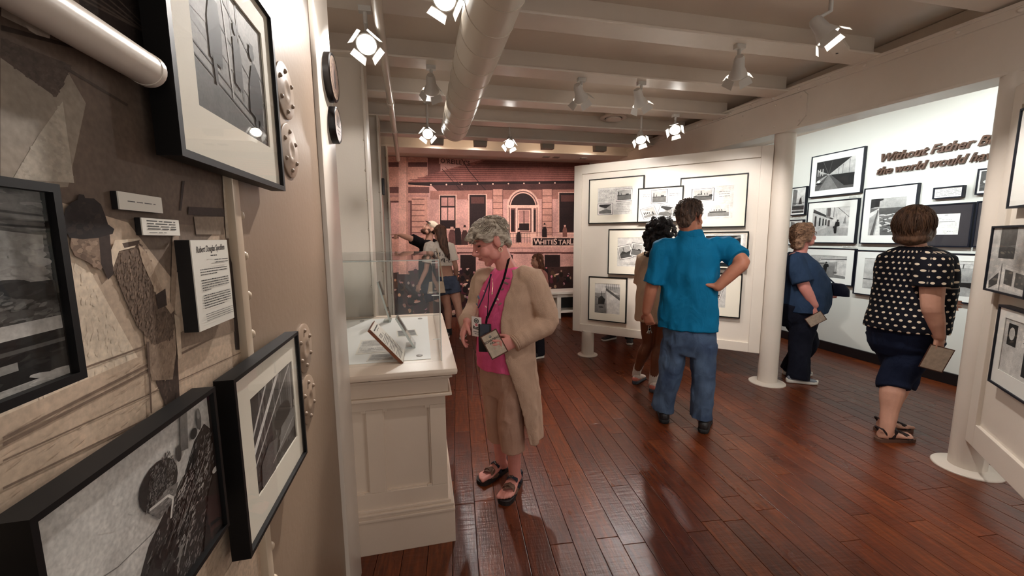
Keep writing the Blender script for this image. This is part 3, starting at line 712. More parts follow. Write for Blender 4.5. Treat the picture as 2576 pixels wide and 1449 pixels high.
mural_text('W', 1343, 615, 14.5, PINKL, .02); mural_text('HITE', 1359, 615, 12, PINKL, .02, 1.06); mural_text('S', 1393, 615, 14.5, PINKL, .02); mural_text('TAR', 1405, 615, 12, PINKL, .02, 1.0); mural_text('L', 1433, 615, 14.5, PINKL, .02); mural_text('INE', 1442, 615, 12, PINKL, .02)
mural_text("O'REILLY'S", 1108, 409, 11, BRNL, .02, 1.12, .06, .95)

# ------------------------------------------------------------------ framed photographs
PLANES = {'L': (Vector((-.33, 0, 0)), R(90)), 'R': (Vector((5.15, 0, 0)), R(-90))}
CC = Vector((3.416, 3.263, 0)); CS = Vector((2.03, 4.625, 0)); ce = (CS-CC).normalized(); cn = Vector((-.701, -.713, 0)).normalized()
CRZ = math.atan2(-ce.y, -ce.x)
RC = Vector((3.393, 1.704, 0)); n2 = Vector((-math.sqrt(.5), math.sqrt(.5), 0)); PRZ = R(-135)
PLANES['C'] = (CC+cn*.03, CRZ); PLANES['P'] = (RC+n2*.03, PRZ)
def hang(plane, u, z):
    o, rz = PLANES[plane]; return o+Vector((math.cos(rz)*u, math.sin(rz)*u, z)), rz
def framed(plane, u0, u1, z0, z1, draw, label, depth=.036, rail=.011, mg=(.06, .06, .06, .06), fm=None, mm=None, group=None, name='framed_photo', cat='picture frame', back=.002):
    # back: stand-off from the wall, bridged by a hanger block
    w, h = u1-u0, z1-z0; p, rz = hang(plane, (u0+u1)/2, z0)
    f = empty(name, p, rz, label, cat, group); fm = fm or BLACK; mm = mm or MATB
    x0, x1 = -w/2, w/2; d = -depth
    rl = rail
    v = []; fc = []
    # mitred moulding ring with a lip in front
    outer = [(x0, 0), (x1, 0), (x1, h), (x0, h)]; inner = [(x0+rl, rl), (x1-rl, rl), (x1-rl, h-rl), (x0+rl, h-rl)]
    for poly, y in ((outer, -back), (outer, d), (inner, d), (inner, d+.008), (inner, -back)):
        v += [(a, y, b) for a, b in poly]
    for r_ in range(4):
        for i in range(4):
            j = (i+1) % 4; fc.append((r_*4+i, r_*4+j, (r_+1)*4+j, (r_+1)*4+i))
    for i in range(4): j = (i+1) % 4; fc.append((16+i, 16+j, j, i))
    MB().add(v, fc).build('frame', fm, f)
    if back > .004: MB().box((-.03, -back-.004, h*.6), (.03, -.0012, h*.6+.03)).build('hanger', fm, f)
    ym = d+.008
    ix0, ix1, iz0, iz1 = x0+rl*.6, x1-rl*.6, rl*.6, h-rl*.6
    l, b, r_, t = mg
    px0, px1, pz0, pz1 = x0+rl+l, x1-rl-r_, rl+b, h-rl-t
    if l > 0:
        mb = MB(); out = [(ix0, iz0), (ix1, iz0), (ix1, iz1), (ix0, iz1)]; inn = [(px0, pz0), (px1, pz0), (px1, pz1), (px0, pz1)]
        v = [(a, ym, c) for a, c in out]+[(a, ym, c) for a, c in inn]+[(a+(.002 if k in (0, 3) else -.002)*-1*0, ym+.003, c) for k, (a, c) in enumerate(inn)]
        fc = [(i, (i+1) % 4, 4+(i+1) % 4, 4+i) for i in range(4)]+[(4+i, 4+(i+1) % 4, 8+(i+1) % 4, 8+i) for i in range(4)]
        mb.add(v, fc).build('mat_board', mm, f)
        yp = ym+.003
    else:
        px0, px1, pz0, pz1 = ix0, ix1, iz0, iz1; yp = ym
    MB().box((ix0, yp+.0012, iz0), (ix1, -back, iz1)).build('backing', fm, f)
    P = Print(); draw(P); P.build('print', px1-px0, pz1-pz0, f, y=yp+.0010, ox=px0, oz=pz0)
    MB().box((ix0, d+.003, iz0), (ix1, d+.0045, iz1)).build('glass', GLASS, f)
    return f
# ---- drawings, each in unit coordinates
def ship(P, x, y, w, g=40, funnels=4, mast=True):
    h = w*.10
    P.poly([(x, y+h*.8), (x+w*.03, y), (x+w*.94, y), (x+w, y+h*.9), (x+w*.5, y+h*.62)], g)
    P.rect(x+w*.16, y+h*.6, x+w*.80, y+h*1.25, g+110); P.rect(x+w*.2, y+h*.95, x+w*.75, y+h*1.02, g+20)
    for k in range(funnels):
        c = x+w*(.27+.14*k); P.poly([(c, y+h*1.2), (c+w*.045, y+h*1.2), (c+w*.035, y+h*2.4), (c-w*.008, y+h*2.4)], g+55); P.rect(c-w*.008, y+h*2.2, c+w*.036, y+h*2.5, g-15)
    if mast:
        for c in (x+w*.12, x+w*.9): P.line([(c, y+h), (c, y+h*3.2)], w*.006, g+40)
def sea(P, x0, y0, x1, y1, g0, g1, n=14, seed=1):
    P.rect(x0, y0, x1, y1, g0, g1); r = random.Random(seed)
    for k in range(n):
        x = r.uniform(x0, x1); y = r.uniform(y0, y1); w = (x1-x0)*r.uniform(.05, .2)
        P.ell(x, y, w, (y1-y0)*.012, g0+r.uniform(-30, 40), 8)
def page(P, x0, y0, x1, y1, g=205): P.rect(x0, y0, x1, y1, g)
def snap(P, cx, cy, w, h, a, kind, seed=0):
    """a small photograph stuck on an album page, turned by a"""
    def T(x, y): x, y = (x-.5)*w, (y-.5)*h; return (cx+x*math.cos(a)-y*math.sin(a), cy+x*math.sin(a)+y*math.cos(a))
    def q(x0, y0, x1, y1, g): P.poly([T(x0, y0), T(x1, y0), T(x1, y1), T(x0, y1)], g)
    q(-.03, -.03, 1.03, 1.03, 70); q(0, 0, 1, 1, 240); q(.06, .07, .94, .93, 175)
    if kind == 'ship':
        q(.06, .07, .94, .4, 120); P.poly([T(.1, .42), T(.16, .30), T(.86, .30), T(.92, .44)], 45); q(.25, .42, .8, .5, 190)
        for k in range(4): q(.32+.12*k, .5, .36+.12*k, .68, 60)
    elif kind == 'deck':
        P.poly([T(.06, .07), T(.94, .07), T(.94, .35), T(.55, .5), T(.06, .3)], 105); P.poly([T(.06, .93), T(.94, .93), T(.55, .55), T(.06, .75)], 52)
        for k in range(4): q(.62+.09*k, .3, .635+.09*k, .8, 40)
        P.poly([T(.06, .3), T(.4, .46), T(.4, .62), T(.06, .75)], 215)
    elif kind == 'wall':
        q(.06, .07, .94, .3, 140); P.poly([T(.06, .3), T(.06, .93), T(.6, .6), T(.6, .35)], 215)
        for k in range(4): q(.12+.12*k, .38, .18+.12*k, .62-.03*k, 40)
        q(.7, .2, .78, .5, 30)
    elif kind == 'harbour':
        q(.06, .07, .94, .45, 105); q(.06, .45, .94, .52, 70); q(.12, .45, .18, .8, 60); q(.3, .45, .34, .66, 60); q(.6, .5, .8, .6, 55)
    else:
        q(.06, .07, .94, .35, 85); P.poly([T(.06, .35), T(.3, .6), T(.6, .45), T(.94, .55), T(.94, .35)], 60); q(.4, .45, .44, .85, 40)
def d_silhouettes(P):
    P.rect(0, 0, 1, 1, 120, 176); P.poly([(0, .32), (1, .02), (1, .0), (0, 0)], 96); P.poly([(0, .55), (.4, .40), (.4, .46), (0, .62)], 132)
    P.poly([(0, .62), (.25, .6), (.3, 1), (0, 1)], 166); P.poly([(.28, .52), (.95, .22), (.95, .5), (.28, .95)], 150)
    for a, b in (((0, .42), (1, .12)), ((0, .34), (1, .05)), ((.30, .98), (1, .55)), ((.3, .72), (1, .36))): P.line([a, b], .012, 62)
    P.line([(.40, 1), (.46, .22)], .016, 200); P.line([(.60, 1), (.62, .26)], .010, 84); P.line([(.5, 1), (.52, .3)], .006, 90)
    P.poly([(.20, .40), (.34, .37), (.36, .62), (.34, .82), (.25, .84), (.20, .66)], 34); P.ell(.285, .88, .04, .05, 30)
    P.poly([(.225, .42), (.27, .41), (.27, .24), (.24, .24)], 48)
    P.poly([(.50, .36), (.60, .32), (.62, .60), (.57, .74), (.51, .70)], 66); P.ell(.56, .78, .03, .045, 56)
    P.poly([(.70, .22), (.92, .16), (.94, .42), (.90, .60), (.84, .66), (.78, .62), (.72, .44)], 30); P.ell(.80, .72, .042, .055, 28); P.rect(.77, .765, .83, .80, 36)
    for x in (.78, .85): P.poly([(x, .2), (x+.04, .19), (x+.05, .02), (x+.02, .02)], 42)
def d_cabin(P):
    P.rect(0, 0, 1, 1, 150, 120); P.poly([(0, .60), (1, .53), (1, 1), (0, 1)], 112); P.dabs([(0, .55), (1, .55), (1, 1), (0, 1)], 300, (.012, .04), 98, 142, 1, .3, -.2, .3)
    for k in range(6): P.line([(.0, .98-.05*k), (1, .86-.03*k)], .010, 66+26*(k % 2))
    P.line([(.5, 1), (.66, .74)], .012, 50); P.line([(.38, 1), (.46, .72)], .01, 62)
    P.poly([(.42, .50), (.96, .46), (.98, .76), (.62, .84), (.45, .70)], 164); P.dabs([(.43, .50), (.96, .47), (.97, .75), (.62, .83), (.46, .70)], 260, (.01, .035), 152, 176, 2, .7)
    P.rect(0, .36, 1, .53, 60); P.dabs([(0, .36), (1, .36), (1, .53), (0, .53)], 120, (.02, .05), 44, 82, 3, .5)
    lug = [(.48, .33), (.54, .40), (.66, .42), (.76, .49), (.84, .50), (.90, .44), (1, .42), (1, .32)]
    P.poly(lug, 88); P.dabs(lug, 220, (.008, .022), 62, 128, 4, .5, .4)
    P.rect(0, .26, 1, .34, 206, 190); P.rect(.30, .0, 1, .27, 36); P.dabs([(.3, 0), (1, 0), (1, .26), (.3, .26)], 90, (.02, .05), 26, 60, 5, .4); P.rect(.34, .20, 1, .22, 92); P.rect(.72, .12, .86, .16, 150)
    P.rect(0, -.0, 1, .05, 186); P.dabs([(0, 0), (1, 0), (1, .06), (0, .06)], 60, (.02, .05), 160, 206, 6, .3)
    P.poly([(.2, .66), (.34, .64), (.30, .50), (.22, .48)], 226); P.poly([(.06, .24), (.32, .22), (.30, .48), (.24, .64), (.12, .66)], 46); P.dabs([(.08, .26), (.3, .24), (.26, .6), (.14, .62)], 90, (.015, .04), 30, 84, 7, .6)
    P.poly([(.02, .02), (.52, .04), (.36, .30), (.12, .32)], 186)
    for k in range(11): P.line([(.13+.02*k, .31), (.04+.045*k, .04)], .008, 92 if k % 2 else 216)
    P.ell(.20, .70, .055, .07, 60); P.ell(.21, .755, .08, .03, 40)
def d_rigging(P):
    P.rect(0, 0, 1, 1, 70, 92); P.dabs([(0, 0), (1, 0), (1, 1), (0, 1)], 600, (.01, .035), 56, 108, 1, .5, .8); P.poly([(0, .35), (1, .50), (1, 1), (0, 1)], 74)
    r = random.Random(4)
    for k in range(16): x = r.uniform(0, 1); P.line([(x, .34+.1*r.random()), (x+.02, 1)], .012, r.uniform(96, 150))
    P.line([(0, .44), (.62, 1)], .055, 216); P.line([(0, .60), (.34, 1)], .03, 200); P.line([(.0, .30), (1, 1.02)], .022, 188)
    P.ell(.66, .48, .22, .14, 40); P.poly([(.1, 0), (.4, 0), (.5, .3), (.3, .36), (.12, .24)], 100); P.poly([(.5, .12), (.95, .18), (1, .42), (.6, .36)], 122); P.line([(.35, .1), (.95, .3)], .012, 190)
def d_hand(P):
    P.rect(0, 0, 1, 1, 214, 204); P.dabs([(0, 0), (1, 0), (1, 1), (0, 1)], 240, (.012, .04), 202, 216, 1, .6)
    P.line([(.02, .34), (.10, .20), (.22, .12), (.40, .08)], .008, 120); P.line([(.1, .56), (.3, .48), (.5, .46)], .006, 130)
    body = [(.28, 0), (.99, 0), (1, .72), (.94, .80), (.84, .74), (.74, .60), (.60, .52), (.46, .42), (.36, .26)]
    P.poly(body, 50); P.dabs(body, 800, (.005, .02), 34, 150, 2, .3, .8, .5)
    P.ell(.56, .68, .125, .135, 50, 18, .5); P.dabs([(.46, .60), (.52, .80), (.64, .82), (.68, .70), (.62, .58)], 520, (.004, .013), 40, 150, 3, .3, .9, .9)
    P.poly([(.47, .60), (.53, .50), (.63, .52), (.68, .60), (.60, .62)], 122); P.dabs([(.48, .60), (.54, .51), (.64, .54), (.62, .62)], 60, (.008, .02), 92, 160, 4, .5)
    P.line([(.48, .60), (.60, .58), (.63, .54), (.60, .44)], .014, 226)
    P.dabs([(.62, .50), (.98, .74), (.98, .60), (.70, .20), (.58, .12)], 520, (.005, .018), 40, 196, 5, .35, .75, .5)
    P.poly([(.715, .76), (.775, .74), (.80, 1), (.745, 1)], 104, 150); P.ell(.885, .86, .020, .07, 96); P.ell(.885, .90, .016, .035, 136); P.ell(.83, .80, .03, .035, 60); P.ell(.70, .76, .022, .05, 70)
    for k in range(6): P.line([(.18+.05*k, 0), (.55+.07*k, .36+.05*k)], .010, 26 if k % 2 else 92)
    P.line([(.24, .0), (.62, .30), (.90, .58)], .006, 150); P.poly([(.44, .0), (.54, .0), (.66, .22), (.60, .24)], 140); P.poly([(.80, 0), (1, 0), (1, .46), (.90, .34)], 40)
    P.dabs([(.30, 0), (.60, 0), (.62, .30), (.45, .36)], 160, (.01, .04), 12, 62, 6, .5, 1.0)
    P.ell(.98, .44, .03, .02, 226)
def d_pageTL(P):
    page(P, 0, 0, 1, 1, 214)
    for k in range(9): P.words(.04, .90-.045*k, .52, .018, 150, k, .5)
    snap(P, .77, .70, .44, .42, .02, 'harbour'); snap(P, .23, .22, .42, .40, 0, 'deck')
    for k in range(6): P.words(.56, .40-.06*k, .95, .014, 150, 20+k, .5)
def d_pageTM(P):
    page(P, 0, 0, 1, 1, 236)
    snap(P, .48, .76, .38, .42, 0, 'harbour'); snap(P, .24, .26, .36, .34, .32, 'wall'); snap(P, .66, .28, .36, .36, -.24, 'deck'); snap(P, .90, .24, .2, .3, .1, 'x')
    for k in range(2): P.words(.08, .84-.05*k, .24, .016, 130, k)
    for k in range(2): P.words(.72, .82-.05*k, .96, .016, 130, 5+k)
def d_pageTR(P):
    page(P, 0, 0, 1, 1, 212)
    snap(P, .30, .76, .50, .38, 0, 'x'); ship(P, .08, .70, .46, 44)
    P.rect(.42, .05, .94, .44, 240); P.rect(.44, .07, .92, .42, 196, 214); P.rect(.44, .07, .92, .19, 132); ship(P, .47, .19, .40, 34)
    for k in range(3): P.words(.68, .82-.07*k, .92, .016, 120, k)
    for k in range(3): P.words(.06, .36-.06*k, .34, .014, 150, 9+k)
def d_pageML(P):
    page(P, 0, 0, 1, 1, 216); snap(P, .25, .50, .42, .46, .22, 'x'); snap(P, .62, .58, .36, .44, -.16, 'harbour')
    for k in range(3): P.words(.2, .12-.03*k, .7, .012, 160, k)
def d_tug(P):
    P.rect(0, 0, 1, 1, 130, 150); P.rect(0, .66, 1, 1, 214, 228); sea(P, 0, 0, .5, .68, 112, 150, 26, 3)
    P.poly([(.48, 0), (1, 0), (1, .55), (.45, .86), (.42, .72)], 216); P.poly([(.45, .86), (1, .55), (1, .46), (.44, .78)], 92); P.line([(.5, 0), (.44, .74)], .02, 120)
    P.poly([(.38, .88), (1, .66), (1, .90), (.4, .92)], 176)
    for k in range(7): P.line([(.45+.08*k, .74+.02*k), (.47+.08*k, 1)], .012, 60)
    P.poly([(.14, .30), (.38, .30), (.42, .48), (.30, .56), (.14, .50)], 44); P.ell(.27, .50, .09, .08, 52); P.line([(.26, .4), (.27, .74)], .02, 48); P.ell(.26, .2, .1, .03, 70)
def d_pageMR(P):
    page(P, 0, 0, 1, 1, 224); P.rect(.40, .52, .96, .98, 245); P.rect(.43, .55, .93, .95, 150); P.poly([(.43, .95), (.93, .95), (.70, .78), (.43, .84)], 40); P.poly([(.70, .76), (.93, .88), (.93, .58), (.68, .60)], 34); P.poly([(.43, .55), (.70, .55), (.66, .74), (.43, .66)], 96)
    snap(P, .2, .72, .3, .4, -.2, 'wall'); P.rect(0, .0, 1, .12, 26); P.words(.5, .4, .9, .02, 130, 1); P.words(.5, .3, .9, .02, 130, 2)
def d_pageBR(P):
    page(P, 0, 0, 1, 1, 206); snap(P, .70, .55, .36, .40, -.2, 'ship'); snap(P, .28, .45, .36, .4, .15, 'deck')
def d_promenade(P):
    P.rect(0, 0, 1, 1, 112, 210); P.poly([(0, 0), (1, 0), (1, .10), (.38, .50), (.32, .50), (0, .16)], 84); P.poly([(.10, 0), (.62, 0), (.36, .50), (.33, .50)], 120)
    P.poly([(0, 1), (.9, 1), (.36, .52), (0, .74)], 42); P.line([(.17, 1), (.335, .54)], .012, 96); P.line([(.42, 1), (.345, .54)], .010, 84)
    P.poly([(.40, .50), (1, .48), (1, .08), (.76, .10)], 36)
    for x, h in ((.86, .94), (.70, .80), (.60, .70)): P.line([(x, .48), (x, h)], .014, 120)
    P.poly([(0, .30), (.18, .44), (.30, .50), (.30, .54), (.14, .56), (0, .76)], 70)
    for x in (.04, .1, .17): P.rect(x, .5, x+.025, .74, 186)
    P.ell(.09, .32, .05, .045, 220); P.rect(.295, .44, .31, .53, 30); P.ell(.1, .24, .09, .03, 30)
def d_windows(P):
    P.rect(0, 0, 1, 1, 176, 222); P.poly([(0, 0), (1, 0), (1, .26), (.48, .34), (0, .08)], 168); P.poly([(0, .10), (.46, .34), (.56, .58), (0, .86)], 190)
    P.poly([(0, .86), (.56, .58), (.6, .60), (.02, .98)], 62)
    for x, y0, y1 in ((.06, .34, .70), (.19, .36, .64), (.29, .37, .60), (.37, .38, .57)):
        w = .055-.05*x; P.rect(x, y0, x+w, y1, 48); P.ell(x+w/2, y1, w/2, .03, 48)
    P.rect(.44, .34, .50, .56, 70); P.rect(.38, .64, .50, 1, 130); P.rect(.42, .70, .50, 1, 92); P.rect(.58, .66, .60, 1, 140)
    P.line([(.70, .98), (1, .64)], .012, 70); P.line([(.62, .98), (.72, .4)], .006, 120); P.poly([(.84, .36), (.90, .70), (.93, .36)], 128); P.rect(.78, .28, 1, .42, 206)
    P.poly([(.64, .08), (.70, .08), (.70, .32), (.77, .34), (.76, .48), (.66, .50), (.63, .34), (.62, .2)], 34); P.ell(.71, .53, .028, .04, 60); P.rect(.60, .26, .64, .34, 40)
def d_deckman(P):
    P.rect(0, 0, 1, 1, 128, 150); P.rect(0, .55, 1, 1, 150, 190); P.poly([(.25, .66), (1, .76), (1, .92), (.3, .90)], 206); P.poly([(.3, .80), (1, .84), (1, .88), (.3, .84)], 90)
    P.poly([(.70, .16), (1, .1), (1, .76), (.72, .74)], 210); P.rect(.72, .2, .76, .74, 160); P.poly([(.0, .55), (.4, .62), (.42, .66), (0, .68)], 96)
    P.poly([(.40, .24), (.48, .24), (.49, .46), (.54, .50), (.52, .62), (.42, .64), (.38, .5)], 34); P.ell(.46, .68, .03, .04, 48); P.ell(.72, .24, .05, .05, 96)
def d_wake(P):
    P.rect(0, 0, 1, 1, 96, 110); P.rect(0, .74, 1, 1, 176, 190); P.rect(.18, .56, 1, .74, 82, 96)
    sea(P, .22, .10, 1, .52, 96, 118, 26, 5)
    r = random.Random(6)
    for k in range(34): P.ell(r.uniform(.28, .98), r.uniform(.08, .58), r.uniform(.03, .12), r.uniform(.008, .025), r.uniform(190, 240), 9, r.uniform(-.3, .3))
    for k in range(16): P.ell(r.uniform(.4, .98), r.uniform(.06, .5), r.uniform(.02, .09), r.uniform(.006, .016), r.uniform(50, 80), 8, r.uniform(-.3, .3))
    P.poly([(0, 0), (.30, 0), (.26, .74), (0, .62)], 176); P.poly([(0, .62), (.26, .74), (.26, .66), (0, .48)], 216); P.poly([(.06, 0), (.16, 0), (.25, .68), (.22, .70)], 96); P.poly([(.20, 0), (.36, 0), (.27, .62)], 214)
    P.poly([(0, .74), (.2, .80), (.22, .92), (.36, .96), (.36, 1), (0, 1)], 54); P.rect(.12, .78, .26, .98, 44)
def d_window_rail(P):
    P.rect(0, 0, 1, 1, 196, 206); P.rect(0, 0, 1, .18, 188); P.poly([(0, 0), (.6, .2), (1, .12), (1, 0)], 160); P.poly([(.36, .42), (.48, .44), (.50, .80), (.40, .82)], 44); P.poly([(.66, .44), (.74, .44), (.76, .78), (.70, .80)], 50); P.rect(0, .30, 1, .325, 70)
def d_letter(P):
    P.rect(0, 0, 1, 1, 238); P.rect(.38, .92, .52, .94, 110)
    P.poly([(.18, .60), (.80, .60), (.84, .63), (.5, .64), (.2, .625)], 150); P.line([(.1, .55), (.9, .54)], .006, 180); P.words(.3, .70, .7, .02, 170, 2)
    P.ell(.22, .78, .05, .04, 200); P.rect(.1, .2, .9, .21, 214); P.words(.55, .14, .8, .03, 190, 3); P.words(.1, .44, .9, .012, 208, 4); P.words(.1, .34, .9, .012, 208, 5)
def d_dock(P):
    P.rect(0, 0, 1, 1, 190, 216); P.rect(0, 0, .34, 1, 86); P.rect(.30, .55, 1, .58, 150); P.rect(0, .14, 1, .40, 76); P.ell(.2, .46, .14, .09, 220)
    for k in range(4): P.rect(0, .16+.06*k, 1, .175+.06*k, 150)
def d_horizon(P):
    P.rect(0, 0, 1, 1, 150, 172); P.rect(0, .80, 1, 1, 214, 226); P.rect(0, .0, 1, .30, 172, 160); P.line([(0, .93), (1, .89)], .008, 120); P.line([(.53, .22), (.58, .92)], .02, 88)
    P.rect(0, .44, 1, .78, 150, 178); P.poly([(.38, .32), (.5, .38), (1, .42), (1, .18), (.66, .26), (.5, .25), (.48, .18), (.42, .2)], 34)
def d_small(P):
    P.rect(0, 0, 1, 1, 150, 226); P.rect(0, 0, 1, .30, 56); P.rect(0, .08, 1, .13, 190); P.poly([(.0, .3), (.3, .34), (.36, .95), (.0, 1)], 110); P.poly([(.5, .36), (.8, .36), (.7, .66), (.9, .72), (.6, .6)], 44); P.rect(0, .4, 1, .42, 60)
def d_dark(P): P.rect(0, 0, 1, 1, 62, 54); P.rect(.2, .2, .8, .8, 236)
def d_book(P):
    P.rect(0, 0, 1, 1, 176, 214); P.rect(.22, .52, .62, 1, 74, 112); P.rect(.05, .55, .22, 1, 206); P.rect(.62, .4, 1, 1, 190)
    P.poly([(.0, .12), (.36, .44), (.98, .36), (1, .0), (0, 0)], 206); P.poly([(.02, .12), (.34, .34), (.34, .06), (.04, -.02)], 232); P.poly([(.38, .40), (.98, .34), (1, .02), (.38, .08)], 226)
    P.poly([(.06, .14), (.30, .30), (.30, .12), (.08, .02)], 86); P.poly([(.46, .36), (.66, .34), (.66, .12), (.46, .14)], 96); P.poly([(.72, .33), (.94, .31), (.95, .10), (.72, .12)], 110); P.line([(.36, .44), (.36, .02)], .02, 120)
def d_two(P):
    P.rect(0, 0, 1, 1, 214, 196); P.rect(.10, .52, .36, .92, 40); P.ell(.22, .74, .08, .12, 190); P.rect(.60, .08, .96, .50, 44); P.ell(.8, .3, .1, .14, 150); P.rect(.52, .58, .98, .92, 228)
    for k in range(4): P.words(.55, .86-.07*k, .94, .02, 140, k)
def d_plain(P): P.rect(0, 0, 1, 1, 186, 206)
# ---- the four frames on the left wall
framed('L', .593, .985, 1.605, 1.965, d_silhouettes, 'black framed deck photo of dark silhouettes, highest on the beige wall', depth=.042, back=.014, rail=.010, mg=(.062, .072, .040, .05))
framed('L', .08, .408, 1.382, 1.546, d_cabin, 'black framed photo without mat beside the capped figure of the sepia mural', depth=.042, back=.014, rail=.007, mg=(0, 0, 0, 0))
framed('L', .34, .612, 1.086, 1.297, d_hand, 'black framed photo of a bearded head amid ropes, low on the beige wall', depth=.042, back=.014, rail=.006, mg=(0, 0, 0, 0))
framed('L', .666, .997, .985, 1.287, d_rigging, 'black framed photo of pale diagonal masts in a wide cream mat', depth=.042, back=.014, rail=.007, mg=(.062, .056, .03, .052))
# ---- the photo board
G1 = 'framed album pages on the photo board'
framed('C', -1.936, -1.287, 1.656, 2.182, d_pageTL, 'black framed album page with handwriting and two photos, nearest the pink mural', mg=(.10, .09, .12, .10))
framed('C', -1.347, -.869, 1.655, 2.036, d_pageTM, 'black framed white album page overlapping its neighbours on the photo board', depth=.056, back=.037, mg=(.012, .012, .012, .012))
framed('C', -.908, -.280, 1.587, 2.116, d_pageTR, 'black framed album page with two steamship photos on the photo board', mg=(.09, .08, .11, .10))
framed('C', -1.683, -1.10, 1.052, 1.589, d_pageML, 'black framed page with tilted photos beside the curly haired woman', mg=(.10, .09, .10, .09))
framed('C', -1.920, -1.447, .470, 1.017, d_tug, 'black framed upright photo of a tug beside a tall ship hull', mg=(.07, .09, .07, .07))
framed('C', -.93, -.245, 1.160, 1.543, d_pageMR, 'black framed album page behind the raised elbow of the blue shirted man', depth=.05, mg=(.012, .012, .012, .012))
framed('C', -.88, -.276, .651, 1.114, d_pageBR, 'black framed page with a tilted ship photo behind the hip of the blue shirted man', mg=(.11, .09, .13, .09))
# ---- the white gallery wall (u is minus y)
def fr(y0, y1, z0, z1, d, label, **k): return framed('R', -y0, -y1, z0, z1, d, label, depth=.04, rail=.012, fm=NAVYK, mm=k.pop('mm', MATW), **k)
fr(4.455, 3.793, 1.995, 2.532, d_promenade, 'dark framed photo of a long promenade deck, highest on the white wall', mg=(.065, .07, .085, .075))
fr(4.452, 3.806, 1.394, 1.937, d_windows, 'dark framed photo of a man on deck by arched windows', mg=(.065, .085, .085, .08))
fr(4.44, 3.785, .873, 1.333, d_deckman, 'dark framed photo of a man on an open deck, low behind the woman in navy', mg=(.075, .07, .085, .085))
fr(3.757, 3.225, 1.395, 2.038, d_wake, 'dark framed upright photo of foaming sea along a ship hull', mg=(.07, .085, .085, .12))
fr(3.773, 3.13, .789, 1.319, d_window_rail, 'dark framed photo of a white cabin wall with a rail, low on the wall', mg=(.085, .07, .085, .08))
fr(3.098, 2.860, 1.853, 1.968, lambda P: [P.rect(0, 0, 1, 1, 246)]+[P.words(.06, .84-.13*k, .94, .05, 170, k) for k in range(6)], 'small dark framed text card above the dark matted picture', mg=(0, 0, 0, 0), name='framed_card')
fr(3.152, 2.766, 1.372, 1.800, d_letter, 'dark framed pale drawing in a charcoal mat beside the bobbed head', mg=(.08, .11, .085, .085), mm=MATD)
fr(2.777, 2.44, 1.865, 2.102, d_dock, 'dark framed photo half hidden by the column, high on the white wall', mg=(.012, .02, .012, .012))
fr(2.752, 2.40, 1.373, 1.803, d_dark, 'charcoal matted frame half hidden by the column on the white wall', mg=(.08, .08, .08, .08), mm=MATD)
fr(3.09, 2.55, .830, 1.311, d_horizon, 'dark framed photo of a mast against the horizon, beside the polka dot blouse', mg=(.06, .055, .06, .06))
fr(4.72, 4.490, 1.776, 2.160, d_small, 'small dark framed photo close to the column on the white wall', mg=(.012, .02, .012, .012))
fr(4.72, 4.500, 1.36, 1.715, d_small, 'small dark framed photo above the head of the woman in navy', mg=(.012, .02, .012, .012))
for (y0, y1, z0, z1, lb) in ((3.96, 3.80, 1.945, 1.972, 'slim white caption card under the promenade deck photo'), (3.972, 3.80, 1.343, 1.368, 'slim white caption card under the photo with arched windows'), (4.68, 4.50, 1.735, 1.765, 'slim white caption card close to the column on the white wall')):
    p, rz = hang('R', -(y0+y1)/2, z0); c = empty('caption_card', p, rz, lb, 'caption')
    MB().box((-(y0-y1)/2, -.006, 0), ((y0-y1)/2, -.001, z1-z0), .0008).build('card', SIGNW, c)
    q = Print(); [q.words(.06, .70-.28*k, .94, .12, 120, k) for k in range(3)]; q.build('print', y0-y1, z1-z0, c, y=-.0062, ox=-(y0-y1)/2)
# ---- raised letters on the white wall
BRONZE = mat('bronze_letter', rgb(92, 62, 44), .45, metal=.2, noise_scale=40, noise_amt=.4)
def wall_line(txt, y0, y1, zb, zt, label):
    # set in a slanted heavy cut; the measure is taken from the first and last visible letter
    v, f = text_mesh(txt, 1.0, .35, .018, .10, 'LEFT', .98); w = max(p[0] for p in v)
    s_ = (zt-zb)/.70; sx = (y0-y1)/w
    t = empty('wall_lettering', (5.15, y0, zb), R(-90), label, 'lettering', 'raised quotation on the white wall'); x = 0
    cu_x = 0.0
    acc = ''
    for ch in txt:
        acc += ch
        if ch == ' ': continue
        vv, ff = text_mesh(acc, 1.0, .35, .018, .10, 'LEFT', .98)
        v1, f1 = text_mesh(ch, 1.0, .35, .018, .10, 'LEFT', .98)
        off = max(p[0] for p in vv)-max(p[0] for p in v1)
        mb = MB(); mb.add([((p[0]+off)*sx, -.0175-p[2]*.16, p[1]*s_) for p in v1], f1); mb.build('letter', BRONZE, t)
wall_line('Without Father Browne', 3.645, 2.40, 2.318, 2.405, 'first line of raised bronze italic letters on the white wall')
wall_line('the world would have', 3.660, 2.635, 2.180, 2.262, 'second line of raised bronze italic letters on the white wall')
